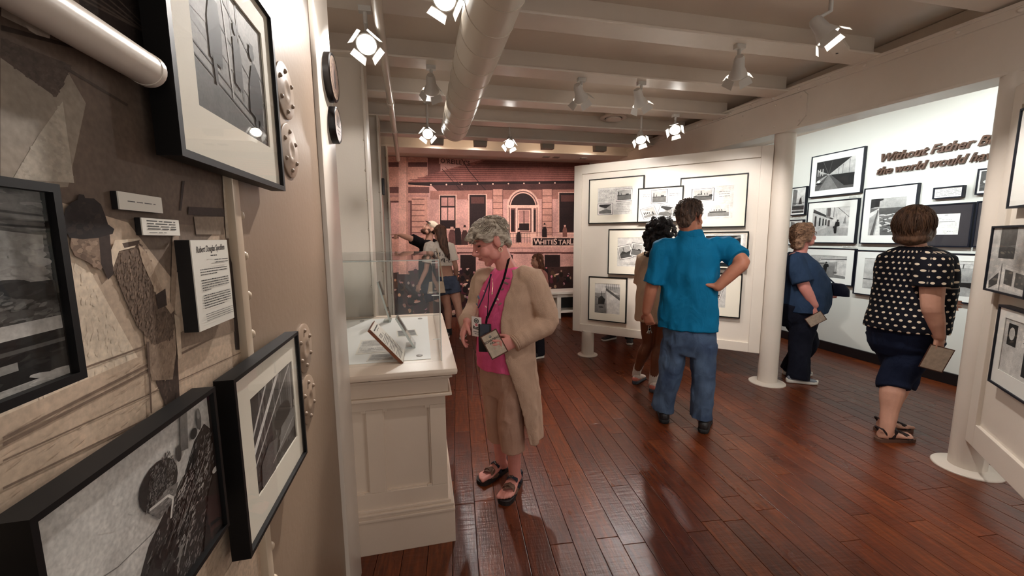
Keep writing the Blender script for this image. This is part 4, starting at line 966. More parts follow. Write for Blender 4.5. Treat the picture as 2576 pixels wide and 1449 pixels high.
# ---- right hand board
framed('P', .262, .80, 1.636, 2.16, d_plain, 'dark framed wide matted photo at the top of the near right board', depth=.05, fm=NAVYK, mm=MATW, mg=(.12, .10, .12, .12))
framed('P', .187, .62, 1.176, 1.543, d_book, 'blue black framed photo of an open book, overlapping the frame below', depth=.068, back=.046, fm=NAVYK, mg=(0, 0, 0, 0))
framed('P', .325, .82, .672, 1.112, d_two, 'blue black framed photo page low on the near right board', depth=.045, fm=NAVYK, mm=MATW, mg=(.06, .08, .06, .05))
def board(name, plane_o, rz, u0, u1, z0, z1, label, rim=(.10, .10, .10, .10), th=.10):
    b = empty(name, plane_o+Vector((math.cos(rz)*(u0+u1)/2, math.sin(rz)*(u0+u1)/2, 0)), rz, label, 'display board')
    w = (u1-u0)/2; l, bt, r_, tp = rim
    MB().box((-w, -th/2, z0), (-w+l, th/2, z1), .004).build('stile', CREAM, b); MB().box((w-r_, -th/2, z0), (w, th/2, z1), .004).build('stile', CREAM, b)
    MB().box((-w+l+.0004, -th/2+.0003, z0), (w-r_-.0004, th/2-.0003, z0+bt), .003).build('rail', CREAM, b); MB().box((-w+l+.0004, -th/2+.0003, z1-tp), (w-r_-.0004, th/2-.0003, z1), .003).build('rail', CREAM, b)
    MB().box((-w+l-.01, -.03, z0+bt-.01), (w-r_+.01, .03, z1-tp+.01)).build('panel', CREAM, b)
    return b
bc = board('photo_board', CC, CRZ, -2.133, -.085, .305, 2.362, 'cream framed board hung with album pages behind the couple', rim=(.10, .098, .10, .105))
sx_ = (-(CS-CC).length+1.109)
MB().lathe([(.078, .004), (.078, .32)], c=(sx_, 0, 0), n=36).build('stand_post', CREAM, bc, True)
MB().lathe([(.128, 0), (.128, .006), (.124, .010), (.09, .012), (.08, .02)], c=(sx_, 0, 0), n=40).build('base_plate', CREAM, bc, True)
bp_ = board('photo_board', RC, PRZ, .085, 1.35, .215, 2.32, 'cream framed board at the right end of the room beside the near column', rim=(.10, .14, .10, .12))
MB().lathe([(.078, .004), (.078, .23)], c=(.2, 0, 0), n=36).build('stand_post', CREAM, bp_, True)

# ------------------------------------------------------------------ signs and medallions on the left wall
def sign(u0, u1, z0, z1, depth, label, lines, name='caption_card', title=None, side=None):
    p, rz = hang('L', (u0+u1)/2, z0); w, h = u1-u0, z1-z0
    s_ = empty(name, p, rz, label, 'sign')
    MB().box((-w/2, -depth, 0), (w/2, -.001, h), .0006).build('panel', side or DARKP, s_)
    MB().box((-w/2+.0002, -depth-.0012, .0002), (w/2-.0002, -depth+.0004, h-.0002)).build('face', SIGNW, s_)
    q = Print(step=.00004)
    for (y, x0, x1, hh, g) in lines: q.words(x0, y, x1, hh, g, int(y*1000), .3)
    q.build('print', w, h, s_, y=-depth-.00125, ox=-w/2)
    return s_, w, h, depth
sign(.528, .604, 1.534, 1.554, .007, 'blank looking cream caption card with one line, beside the capped figure', [(.48, .18, .82, .06, 120)])
sign(.561, .636, 1.506, 1.527, .007, 'small cream caption card with five lines of print, above the tall text panel', [(.80-.15*k, .12, .88, .07, 90) for k in range(4)]+[(.14, .14, .62, .05, 110)])
ls = []
for k in range(3): ls.append((.665-.028*k, .16, .92 if k < 2 else .60, .011, 70))
for k in range(5): ls.append((.545-.028*k, .16, .92 if k < 4 else .38, .011, 70))
for k in range(6): ls.append((.375-.028*k, .16, .93 if k < 5 else .70, .011, 70))
for k in range(4): ls.append((.165-.024*k, .16, .94, .008, 110))
for k in range(2): ls.append((.765-.03*k, .52, .92, .011, 70))
ls.append((.815, .42, .60, .016, 70))
s_, w, h, dp = sign(.632, .738, 1.371, 1.500, .020, 'tall white text panel with a handwritten heading on the sepia mural', ls, name='information_sign')
text_part('heading', 'Robert Douglas Spedden', .0105, Matrix.Translation((0, -dp-.0014, h*.87)) @ Matrix.Rotation(R(-2), 4, 'Y') @ Matrix.Diagonal((.78, 1, 1.25, 1)), INK, s_, shear=.35, extrude=.0001)
for k, (z, r_, lab) in enumerate(((2.087, .084, 'upper round black rimmed medallion on the wall flange'), (1.925, .066, 'lower round black rimmed medallion on the wall flange'))):
    dct = empty('medallion', (-.314, 1.655+.02*k, z), 0, lab, 'medallion'); Q = Matrix.Rotation(R(90), 4, 'Y')
    MB().lathe([(r_, 0), (r_, .020), (r_*.95, .024), (r_*.88, .022), (.0001, .022)], M=Q, n=48).build('disc', mat('medallion_black', rgb(22, 15, 14), .35), dct, True)
    MB().lathe([(r_*.87, .0222), (r_*.87, .0232), (.0001, .0234)], M=Q, n=48).build('face', mat('medallion_face', rgb(168, 140, 120), .4, noise_scale=60, noise_amt=.6), dct, True)
    q = Print(tint=lambda g: rgb(g*1.0, g*.8, g*.7))
    rr = random.Random(k)
    if k == 0: q.ell(.5, .5, .34, .34, 120, 24); q.ell(.5, .56, .10, .16, 60); q.rect(.40, .24, .60, .44, 60); [q.ell(.5+.42*math.cos(a*.26), .5+.42*math.sin(a*.26), .012, .02, 50) for a in range(24)]
    else:
        for j in range(5): q.rect(.28+.09*j, .52, .31+.09*j, .80, 60)
        q.rect(.2, .46, .8, .485, 60); q.words(.3, .3, .7, .04, 70, 1); q.words(.36, .2, .64, .03, 70, 2)
    q.build('emblem', r_*1.7, r_*1.7, dct, y=0, M=Matrix.Translation((.0238, 0, 0)) @ Matrix.Rotation(R(90), 4, 'Z') @ Matrix.Translation((-r_*.85, 0, -r_*.85)))
# white tube along the top of the mural and the white grab rail low down
tb = empty('wall_tube', (-.30, .45, 1.70), 0, 'fat cream tube running along the top of the sepia mural', 'tube')
MB().tube([(-.306, -.3, 1.698), (-.306, .574, 1.698)], .0185, n=24).build('tube', BEAMP, tb, True, world=True)
MB().tube([(-.306, .570, 1.698), (-.306, .578, 1.698)], .0192, n=24).build('end_collar', BEAMP, tb, True, world=True)
gr = empty('grab_rail', (-.31, .62, 1.0), 0, 'white bent grab rail showing below the low left frame', 'rail')
MB().tube([(-.334, .642, 1.205), (-.326, .642, 1.203), (-.3235, .641, 1.19), (-.3235, .640, 1.12), (-.3235, .638, 1.098), (-.3235, .628, 1.083), (-.3235, .60, 1.078), (-.3235, .30, 1.072)], .006, n=12).build('tube', mat('white_rail', rgb(238, 230, 216), .3), gr, True, world=True)
# ------------------------------------------------------------------ showcase
case = empty('showcase_cabinet', (-.4, 2.48, 0), 0, 'cream panelled showcase cabinet with a moulded top and recessed panels', 'cabinet')
XL, XR, YF, YB = -.95, .085, 1.85, 3.13
CASE = mat('showcase_paint', rgb(218, 199, 180), .4, noise_scale=6, noise_amt=.04, bump=.03, bump_scale=80)
MB().box((XL, YF-.022, 0), (XR+.03, YB+.02, .172), .003).build('plinth', CASE, case, world=True)
mb = MB()
for k, (z0, z1, o_) in enumerate(((.170, .184, .031), (.184, .196, .024), (.196, .208, .027), (.208, .222, .014))): mb.box((XL, YF-o_+.004, z0), (XR+o_, YB+o_-.01, z1), .003)
mb.build('base_moulding', CASE, case, world=True)
MB().box((XL, YF+.016, .20), (XR-.016, YB-.016, .78)).build('body', CASE, case, world=True)
# stiles and rails round the sunk panels, front and side
def face_part(x0, x1, z0, z1): MB().box((x0, YF, z0), (x1, YF+.018, z1), .002).build('stile' if z1-z0 > .3 else 'rail', CASE, case, world=True)
face_part(XL, XR, .215, .300); face_part(XL, XR, .712, .775)
xs = [(XR-.075, XR), (-.279, -.205), (-.57, -.49), (-.86, -.78)]
for a_, b_ in xs: face_part(a_, b_, .3004, .7116)
for a_, b_ in ((-.205, .01), (-.49, -.279), (-.78, -.57)):
    m_ = MB()
    for x in (a_, b_-.022): m_.box((x, YF+.001, .700), (x+.022, YF+.018, .715), .001).box((x, YF+.001, .298), (x+.022, YF+.018, .308), .001)
    m_.box((a_, YF+.006, .30), (a_+.006, YF+.018, .712)).box((b_-.006, YF+.006, .30), (b_, YF+.018, .712)).box((a_, YF+.006, .298), (b_, YF+.018, .306)).box((a_, YF+.006, .706), (b_, YF+.018, .712))
    m_.build('panel_bead', CASE, case, world=True)
def side_part(y0, y1, z0, z1): MB().box((XR-.018, y0, z0), (XR, y1, z1), .002).build('stile' if z1-z0 > .3 else 'rail', CASE, case, world=True)
side_part(YF+.0185, YB, .215, .300); side_part(YF+.0185, YB, .712, .775)
for y in (YF+.0185, 2.23, 2.66, YB-.07): side_part(y, y+.07, .3004, .7116)
mb = MB()
for z0, z1, o_ in ((.762, .776, .030), (.776, .842, .014), (.842, .852, .022), (.852, .862, .034), (.862, .884, .030)): mb.box((XL, YF-o_, z0), (XR+o_, YB+o_*.5, z1), .003)
mb.build('cornice', CASE, case, world=True)
MB().box((XL, 1.785, .872), (.143, 3.20, .905), .013).build('countertop', CASE, case, True, world=True)
MB().box((XL, 1.955, .9052), (.025, 3.06, .9072), .0005).build('display_deck', mat('white_deck', rgb(240, 240, 236), .4), case, world=True)
lk = MB().tube([(-.249, 1.822, .872), (-.249, 1.812, .872)], .0085, n=20).build('lock', mat('lock_steel', rgb(120, 116, 112), .3, metal=.9), case, True, world=True)
MB().box((-.2515, 1.8113, .8665), (-.2465, 1.8122, .8775)).build('keyhole', DARKP, lk)
bpy.data.objects[lk.name].children[0].matrix_basis = case.matrix_basis.inverted()
for k, (x, y) in enumerate(((-.03, 2.98), (-.44, 3.0), (-.03, 2.02))):
    MB().lathe([(.016, 0), (.016, .003), (.010, .005), (.0001, .005)], c=(x, y, .9072), n=20).build('screw_cap', mat('cap_grey', rgb(150, 146, 140), .4), case, True, world=True)
# acrylic cover
ACR = clear_mat('acrylic', (.985, .99, .985, 1), .85)
EDGE = mat('acrylic_edge', rgb(225, 232, 226), .15); EDGE.node_tree.nodes['Principled BSDF'].inputs['Alpha'].default_value = .45
cov = empty('acrylic_cover', (-.33, 2.5, .907), 0, 'clear acrylic box cover standing on the showcase', 'display cover')
ax0, ax1, ay0, ay1, az0, az1 = -.80, .076, 1.91, 3.10, .9055, 1.397
T_ = .006
for nm, a_, b_ in (('pane', (ax0, ay0, az0), (ax1, ay0+T_, az1)), ('pane', (ax0, ay1-T_, az0), (ax1, ay1, az1)), ('pane', (ax1-T_, ay0+T_, az0), (ax1, ay1-T_, az1)), ('pane', (ax0, ay0+T_, az0), (ax0+T_, ay1-T_, az1)), ('lid', (ax0, ay0, az1), (ax1, ay1, az1+T_))):
    MB().box(a_, b_).build(nm, ACR, cov, world=True)
for a_, b_ in (((ax1, ay0, az0), (ax1, ay0, az1)), ((ax1, ay1, az0), (ax1, ay1, az1)), ((ax0, ay0, az1), (ax1, ay0, az1)), ((ax1, ay0, az1), (ax1, ay1, az1)), ((ax0, ay1, az1), (ax1, ay1, az1)), ((ax0, ay1, az0), (ax1, ay1, az0))):
    MB().tube([a_, b_], .0028, n=6).build('edge', EDGE, cov, world=True)
for y, z in ((1.93, 1.383), (2.05, 1.21), (2.05, .98), (3.0, 1.1)):
    MB().box((ax1-.035, y-.002, z-.002), (ax1+.002, y+.002, z+.002)).build('joint_pin', mat('pin_white', rgb(240, 240, 236), .3), cov, world=True)
# exhibits
def leaning(name, label, cat, base, w, h, tilt, thick, parts, rz=R(90)):
    """a small panel facing the visitors' side (+x), its foot along y, leaning back by tilt"""
    r_ = empty(name, base, rz, label, cat)
    T = Matrix.Rotation(-tilt, 4, 'X')
    for nm, a_, b_, m_ in parts: MB().box(a_, b_).xform(T).build(nm, m_, r_)
    return r_, T
WOOD = mat('plaque_wood', rgb(122, 66, 34), .4, noise_scale=20, noise_amt=.4, stretch=(1, 1, 6))
w, h = .20, .225
r_, T = leaning('text_plaque', 'slanted wood edged text plaque inside the showcase', 'plaque', (-.105, 2.015, .9085), w, h, R(40), .016, [('board', (-w/2, 0, 0), (w/2, .014, h), WOOD), ('face', (-w/2+.003, -.0012, .003), (w/2-.003, .0004, h-.003), SIGNW)])
q = Print(step=.00005)
q.rect(.05, .40, .055, .41, 200)
for k in range(14): q.words(.50 if k % 5 == 4 else .08, .62-.04*k, .92, .014, 90, k)
q.rect(.60, .06, .622, .72, 40)
for k in range(3): q.words(.1, .74-.03*k, .44, .016, 60, 40+k)
q.words(.14, .89, .84, .030, 60, 77); q.words(.3, .84, .68, .016, 80, 78)
q.build('print', w, h, r_, M=T @ Matrix.Translation((-w/2, -.0013, 0)))
CARDP = print_mat('card_print', .12, 120)
for k, (base, w, h, tl, lab, c1, c2) in enumerate((((-.055, 2.22, .9085), .11, .19, R(28), 'clear acrylic stand with a brown and white photo card, nearest the slanted plaque', (150, 118, 92), (232, 224, 210)), ((-.235, 2.96, .9085), .12, .30, R(14), 'tall clear acrylic stand with a tan photo card, at the back of the showcase', (176, 146, 118), (196, 170, 142)))):
    r_, T = leaning('photo_stand', lab, 'photo stand', base, w, h, tl, .01, [('front_sheet', (-w/2, -.004, .0), (w/2, 0, h), ACR), ('card', (-w/2+.006, .0005, .012), (w/2-.006, .0025, h-.006), SIGNW), ('back_sheet', (-w/2, .003, 0), (w/2, .008, h), ACR)])
    MB().box((-w/2, -.002, -.0), (w/2, .05, .006)).build('foot', EDGE, r_)
    MB().box((-w/2, -.004, h-.003), (w/2, .008, h)).xform(T).build('edge', EDGE, r_)
    MB().box((-w/2-.001, -.004, 0), (-w/2+.002, .008, h)).xform(T).build('edge', EDGE, r_)
    q = Print(step=.00005); q.rect(0, .5, 1, 1, rgb(*c1)); q.rect(0, 0, 1, .5, rgb(*c2)); q.rect(.2, .6, .8, .92, rgb(c1[0]-40, c1[1]-40, c1[2]-36)); q.words(.1, .3, .9, .03, 130, 1); q.words(.1, .2, .9, .03, 130, 2)
    q.build('print', w-.012, h-.018, r_, material=CARDP, M=T @ Matrix.Translation((-w/2+.006, .0004, .012)))
for k, (x0, x1, y0, y1, a_, lab, gcol) in enumerate(((-.36, -.20, 2.12, 2.42, .05, 'pale grey sheet lying under the slanted plaque', 214), (-.28, -.15, 1.98, 2.10, -.04, 'small grey print lying at the front of the showcase', 196), (-.17, -.05, 2.45, 2.62, .1, 'grey photo print lying flat behind the small acrylic stand', 150))):
    d = empty('flat_print', ((x0+x1)/2, (y0+y1)/2, .9074), a_, lab, 'print'); w, h = (x1-x0), (y1-y0)
    MB().box((-w/2, -h/2, 0), (w/2, h/2, .0015)).build('sheet', SIGNW, d)
    q = Print(step=.00004); q.rect(.05, .05, .95, .95, gcol); q.rect(.1, .5, .9, .9, gcol-30); q.words(.1, .3, .9, .03, gcol-60, 1); q.words(.1, .2, .9, .03, gcol-60, 2)
    q.build('print', w, h, d, M=Matrix.Translation((-w/2, -h/2, .0016)) @ Matrix.Rotation(R(-90), 4, 'X'))
# ------------------------------------------------------------------ bench in front of the pink mural
bn = empty('bench', (2.9, 7.05, 0), 0, 'white slatted shelf bench in front of the pink mural', 'bench')
MB().box((1.95, 6.84, .455), (3.9, 7.30, .505), .008).build('seat', CREAM, bn, world=True)
for x in (2.0, 2.40, 2.95, 3.5): MB().box((x, 6.87, 0), (x+.075, 7.27, .46), .003).build('leg', CREAM, bn, world=True)
MB().box((2.0, 6.88, .395), (3.6, 6.905, .46)).build('apron', CREAM, bn, world=True)
MB().box((2.0, 6.90, .10), (3.6, 7.26, .13), .003).build('shelf', CREAM, bn, world=True)
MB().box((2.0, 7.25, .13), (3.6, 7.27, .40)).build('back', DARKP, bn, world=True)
# ------------------------------------------------------------------ people: building blocks
UP = Vector((0, 0, 1))
def V(*a): return Vector(a)
def unit(x, y, z=0.0): return Vector((x, y, z)).normalized()
def right_of(f): return Vector((f.y, -f.x, 0)).normalized()
def oval(c, s, f, a, b, n=28, pw=2.3, tilt=None, bf=None):
    """superellipse ring: half width a along s, half depth b along f (bf: separate front depth)"""
    out = []
    for j in range(n):
        t = 2*math.pi*j/n; cs, sn = math.cos(t), math.sin(t)
        x = math.copysign(abs(cs)**(2/pw), cs)*a; y = math.copysign(abs(sn)**(2/pw), sn)*(bf if (bf and sn > 0) else b)
        out.append(c+s*x+f*y)
    return out
def limb(mb, pts, rad, n=14, rnd=True, sub=3, up=None):
    """smoothly interpolated tapering limb"""
    P = [Vector(p) for p in pts]; Q = []; Rr = []
    rad = [(r, r) if not isinstance(r, tuple) else r for r in rad]
    for i in range(len(P)-1):
        p0, p1, p2, p3 = P[max(i-1, 0)], P[i], P[i+1], P[min(i+2, len(P)-1)]
        for k in range(sub):
            t = k/sub
            Q.append(.5*((2*p1)+(p2-p0)*t+(2*p0-5*p1+4*p2-p3)*t*t+(3*p1-p0-3*p2+p3)*t**3))
            Rr.append(tuple(rad[i][j]+(rad[i+1][j]-rad[i][j])*(t*t*(3-2*t)) for j in (0, 1)))
    Q.append(P[-1]); Rr.append(rad[-1])
    mb.tube(Q, Rr, n=n, rnd=rnd, up=up)
def frame_of(c, fwd, pitch=0.0, roll=0.0, s=1.0):
    """local x right, y forward, z up -> world; pitch > 0 looks down"""
    fwd = Vector(fwd).normalized(); rt = right_of(fwd)
    f2 = fwd*math.cos(pitch)-UP*math.sin(pitch); u2 = rt.cross(f2)
    r2 = rt*math.cos(roll)+u2*math.sin(roll); u2 = r2.cross(f2)
    M = Matrix.Identity(4)
    for i in range(3): M[i][0], M[i][1], M[i][2], M[i][3] = r2[i]*s, f2[i]*s, u2[i]*s, c[i]
    return M
def head(mb, M, jowl=1.0, nose=1.0):
    h = MB()
    h.ell((0, -.014, .034), (.074, .094, .083)); h.ell((0, .016, -.030), (.061, .072, .082)); h.ell((0, .034, -.075), (.046*jowl, .044, .040))
    h.ell((0, .058, -.103), (.025, .024, .018)); h.ell((0, .080, -.062), (.024, .012, .020))
    for k in (-1, 1):
        h.ell((k*.030, .072, .020), (.027, .016, .010)); h.ell((k*.036, .058, -.038), (.026*jowl, .026, .030)); h.ell((k*.047*jowl, .018, -.070), (.022, .034, .030))
        e = Matrix.Rotation(k*.25, 4, 'Z'); h.ell((k*.076, -.014, -.012), (.009, .019, .031), e); h.ell((k*.080, -.020, .004), (.008, .015, .016), e)
        h.ell((k*.011*nose, .092, -.036), (.009, .012, .009))
    h.tube([(0, .086, .020), (0, .098, -.008), (0, .107*nose, -.028), (0, .100, -.040)], [.008, .0095, .0125, .008], n=10, rnd=True)
    h.ell((0, .090, -.058), (.020, .008, .0055)); h.ell((0, .088, -.070), (.017, .008, .006))
    h.xform(M); mb.add(h.v, h.f)
def face_marks(root, M, lip, brow, eye=True, down=False, world=True):
    for k in (-1, 1):
        b = MB().tube([(k*.012, .086, .022), (k*.028, .088, .028), (k*.046, .074, .022)], [.003, .0042, .002], n=6, rnd=True).xform(M); b.build('eyebrow', brow, root, True, world=True)
        if eye:
            MB().ell((k*.031, .074, .003), (.0125, .009, .0045 if down else .0075), seg=12, rings=8).xform(M).build('eye', mat('eye_dark', rgb(58, 40, 36), .25) if down else mat('eye_white', rgb(225, 212, 205), .3), root, True, world=True)
            if not down: MB().ell((k*.031, .0815, .003), (.005, .003, .0055), seg=10, rings=6).xform(M).build('iris', mat('iris_dark', rgb(50, 36, 28), .2), root, True, world=True)
    MB().tube([(-.021, .087, -.064), (0, .0985, -.0635), (.021, .087, -.064)], [(.002, .003), (.0035, .005), (.002, .003)], n=8, rnd=True).xform(M).build('lips', lip, root, True, world=True)
def hand(mb, w, d, n, t, curl=(.5, .5, .5), s=1.0, thumb=(.75, .55, .25), spread=.10, fcurl=None):
    """w wrist, d finger direction, n palm normal, t towards the thumb"""
    d = Vector(d).normalized(); n = (Vector(n)-d*Vector(n).dot(d)).normalized(); t0 = d.cross(n); t = t0 if t0.dot(Vector(t)) > 0 else -t0
    rings = []
    for x, a, b in ((-.012, .024, .019), (.015, .029, .018), (.045, .038, .0165), (.075, .041, .0145), (.094, .037, .011)):
        rings.append(oval(w+d*x*s, t, n, a*s, b*s, 16, 2.6))
    mb.loft(rings)
    mb.ell(w+d*.03*s+t*.024*s+n*.008*s, (.016*s, .016*s, .016*s))
    for i, (off, L) in enumerate(((.029, .071), (.0095, .079), (-.0105, .074), (-.0295, .058))):
        c = fcurl[i] if fcurl else curl
        p = w+d*.086*s+t*off*s; a = 0; pts = [p-d*.02*s, p]; dd0 = (d+t*(off/.03)*spread).normalized()
        for k, fr_ in enumerate((.45, .31, .24)):
            a += c[k]; p = p+(dd0*math.cos(a)+n*math.sin(a))*L*fr_*s; pts.append(p)
        mb.tube(pts, [.0098*s, .0096*s, .0088*s, .0078*s, .0066*s], n=10, rnd=True)
    p = w+d*.026*s+t*.028*s; q = (t*thumb[0]+d*thumb[1]+n*thumb[2]).normalized(); q2 = (t*thumb[0]*.35+d*.8+n*(thumb[2]+.25)).normalized()
    mb.tube([p-q*.01*s, p+q*.034*s, p+q*.034*s+q2*.030*s], [.0135*s, .0108*s, .0082*s], n=10, rnd=True)
def arm(mb, sh, el, wr, r=(.050, .040, .042, .028), n=14): 
    sh, el, wr = Vector(sh), Vector(el), Vector(wr)
    limb(mb, [sh, sh.lerp(el, .5), el, el.lerp(wr, .35), wr], [r[0], (r[0]+r[1])*.5+.003, r[1], r[2], r[3]], n)
def leg(mb, hip, kn, an, r=(.085, .058, .060, .038), n=16, calf=None):
    hip, kn, an = Vector(hip), Vector(kn), Vector(an); b = Vector(calf or (0, 0, 0))
    limb(mb, [hip, hip.lerp(kn, .5), kn, kn.lerp(an, .32)+b, kn.lerp(an, .7)+b*.4, an], [r[0], (r[0]+r[1])*.52, r[1], r[2], (r[2]+r[3])*.45, r[3]], n)
def foot_frame(heel, toe, z=0.0):
    heel = Vector((heel[0], heel[1], z)); d = Vector((toe[0]-heel.x, toe[1]-heel.y, 0)); L = d.length; d.normalize()
    M = Matrix.Identity(4); s = right_of(d)
    for i in range(3): M[i][0], M[i][1], M[i][2], M[i][3] = s[i], d[i], UP[i], heel[i]
    return M, L
def foot_loft(M, L, prof, z0, n=18, pw=2.4):
    rings = []
    for y, w, h, *zz in prof:
        b = zz[0] if zz else z0
        rings.append([M @ V(x, y*L, (h+b)/2+z) for x, z in [(math.copysign(abs(math.cos(2*math.pi*j/n))**(2/pw), math.cos(2*math.pi*j/n))*w, math.copysign(abs(math.sin(2*math.pi*j/n))**(2/pw), math.sin(2*math.pi*j/n))*(h-b)/2) for j in range(n)]])
    return rings
def bare_foot(mb, heel, toe, zs=.022, side=1, w=.046):
    """side +1 right foot: big toe on its left"""
    M, L = foot_frame(heel, toe, 0)
    mb.loft(foot_loft(M, L, [(.02, w*.5, .05), (.06, w*.66, .075), (.18, w*.70, .098), (.32, w*.74, .088), (.5, w*.88, .064), (.68, w*1.0, .046), (.80, w*.98, .036), (.86, w*.86, .03)], zs))
    for k, (x, y, r_, l_) in enumerate(((-.62, .90, .0135, .030), (-.22, .92, .0098, .026), (.10, .905, .0092, .024), (.40, .875, .0088, .022), (.68, .835, .0085, .020))):
        c = M @ V(side*x*w, (y-.05)*L, zs+.012); e = M @ V(side*x*w*1.02, (y-.05)*L+l_, zs+.009)
        mb.tube([c-(e-c)*.6, c, e], [r_*.95, r_*1.05, r_], n=10, rnd=True)
    return M, L
def sandal(root, heel, toe, sole_m, strap_m, straps, w=.050, th=.024, buckle=None):
    M, L = foot_frame(heel, toe, 0)
    s = MB()
    rings = []
    for z in (0, th*.45, th):
        rings.append([M @ V(x*w, y*L, z) for x, y in [(-.55, -.02), (-.30, -.055), (0, -.065), (.30, -.055), (.55, -.02), (.68, .1), (.70, .3), (.78, .5), (.98, .68), (1.0, .82), (.80, .95), (.45, 1.03), (0, 1.055), (-.45, 1.05), (-.85, .98), (-1.0, .84), (-.95, .68), (-.74, .45), (-.68, .2)]])
    s.loft(rings); so = s.build('sole', sole_m, root, world=True)
    for pts, wd in straps:
        P = [M @ V(x*w, y*L, z) for x, y, z in pts]
        MB().tube(P, [(wd, .0028)]*len(P), n=8, up=(M.to_3x3() @ V(0, 1, 0))).build('strap', strap_m, root, True, world=True)
    if buckle:
        c = M @ V(*[buckle[0]*w, buckle[1]*L, buckle[2]])
        B = MB()
        for k in range(12):
            a0, a1 = 2*math.pi*k/12, 2*math.pi*(k+1)/12
        ring = [c+(M.to_3x3() @ V(.013*math.cos(2*math.pi*k/16), .010*math.sin(2*math.pi*k/16), .004*math.cos(2*math.pi*k/16)*(-1 if buckle[0] > 0 else 1))) for k in range(17)]
        B.tube(ring, .002, n=6).build('buckle', mat('buckle_metal', rgb(150, 146, 138), .3, metal=.9), root, True, world=True)
    return M, L
def shoe(root, heel, toe, upper, sole, w=.046, h=1.0, th=.028, accent=None, lace=None, tilt=0.0, name='shoe'):
    M, L = foot_frame(heel, toe, 0)
    if tilt: M = M @ Matrix.Translation((0, L, 0)) @ Matrix.Rotation(-tilt, 4, 'X') @ Matrix.Translation((0, -L, 0))
    u = MB(); u.loft(foot_loft(M, L, [(-.02, w*.30, .060*h), (0, w*.56, .080*h), (.08, w*.74, .092*h), (.22, w*.78, .096*h), (.36, w*.80, .094*h), (.52, w*.90, .076*h), (.68, w*1.0, .060*h), (.84, w*.95, .052*h), (.95, w*.70, .045*h), (1.0, w*.30, .036*h)], th*.6))
    so = u.build(name, upper, root, 'all', world=True)
    s = MB(); s.loft(foot_loft(M, L, [(-.045, w*.34, th), (-.02, w*.62, th*1.15), (.1, w*.80, th*1.1), (.35, w*.80, th), (.5, w*.90, th*.95), (.7, w*1.06, th*.9), (.88, w*.98, th*.95), (.98, w*.66, th*1.05), (1.025, w*.30, th*1.2, th*.4)], 0.0, pw=4))
    s.build('sole', sole, so, 'all', world=False)
    ch = so.children[0]; ch.matrix_basis = root.matrix_basis.inverted()
    so.matrix_basis = Matrix.Identity(4)
    if accent:
        a = MB(); a.loft(foot_loft(M, L, [(-.035, w*.5, .068), (.0, w*.66, .072), (.1, w*.80, .066), (.3, w*.82, .058)], th, pw=3)); a.build('heel_patch', accent, root, 'all', world=True)
    if lace:
        for k in range(4):
            y = .42+.09*k; hh = (.092-.034*(k/3))*h
            MB().tube([M @ V(-.022, y*L, hh-.006), M @ V(0, y*L+.006, hh+.004), M @ V(.022, y*L, hh-.006)], .003, n=6).build('lace', lace, root, True, world=True)
    return M, L
def folds(mb, amp, freq, seed=0.0, axis=None):
    out = []
    for p in mb.v:
        p = Vector(p); k = noise.noise(Vector((p.x*freq+seed, p.y*freq, p.z*freq*.4)))+.5*noise.noise(Vector((p.x*freq*2.3, p.y*freq*2.3+seed, p.z*freq*1.1)))
        out.append(k)
    return out
def garment(mb, name, material, root, voxel=.007, smooth=4, wob=.006, ws=9.0, kind=None):
    r = mb.remesh(voxel, smooth, .5, wob, ws); return r.build(name, material, root, 'all', world=True)
def cloth(name, c, rough=.85, bs=350, b=.25, ns=12, na=.12, sheen=0.0, **k):
    new = name not in MATS; M = mat(name, c, rough, spec=.15, noise_scale=ns, noise_amt=na, bump=b, bump_scale=bs, **k)
    if new:      # soft creases in the cloth on top of the weave
        N, L = M.node_tree.nodes, M.node_tree.links; p = N['Principled BSDF']; old = p.inputs['Normal'].links[0].from_node
        tc = N.new('ShaderNodeTexCoord'); mp = N.new('ShaderNodeMapping'); mp.inputs['Scale'].default_value = (1, 1, .55); mp.inputs['Rotation'].default_value = (.3, .5, 0); L.new(tc.outputs['Object'], mp.inputs['Vector'])
        nz = N.new('ShaderNodeTexNoise'); nz.inputs['Scale'].default_value = 11; nz.inputs['Detail'].default_value = 3; nz.inputs['Distortion'].default_value = .8; L.new(mp.outputs[0], nz.inputs['Vector'])
        bp = N.new('ShaderNodeBump'); bp.inputs['Strength'].default_value = .55; bp.inputs['Distance'].default_value = .03; L.new(nz.outputs['Fac'], bp.inputs['Height']); L.new(bp.outputs[0], old.inputs['Normal'])
    return M
def skin(name, c): 
    M = mat(name, c, .5, spec=.35, noise_scale=18, noise_amt=.10, bump=.12, bump_scale=160)
    M.node_tree.nodes['Principled BSDF'].inputs['Subsurface Weight'].default_value = .08; M.node_tree.nodes['Principled BSDF'].inputs['Subsurface Radius'].default_value = (.02, .008, .005)
    return M
def hair_mat(name, c, c2, stretch=(1, 1, .25)):
    return mat(name, c, .45, spec=.35, noise_scale=55, col2=c2, bump=.9, bump_scale=110, stretch=stretch)
def card(root_name, label, M, w, h, cat, lines=True):
    """thin printed boarding card with a brown edge; M: local x-z plane, facing local -y"""
    c = bpy.data.objects.new(root_name, None); COL.objects.link(c); c.empty_display_size = .05; c.matrix_basis = M; tag(c, label, cat)
    MB().box((-w/2, 0, -h/2), (w/2, .0025, h/2)).build('card', mat('card_brown', rgb(86, 48, 32), .6), c)
    MB().box((-w/2+.006, -.0006, -h/2+.006), (w/2-.006, .0002, h/2-.006)).build('face', mat('card_paper', rgb(196, 178, 158), .7, noise_scale=40, noise_amt=.25), c)
    MB().box((-w/2+.006, .0023, -h/2+.006), (w/2-.006, .0031, h/2-.006)).build('back_face', mat('card_paper', rgb(196, 178, 158), .7), c)
    return c
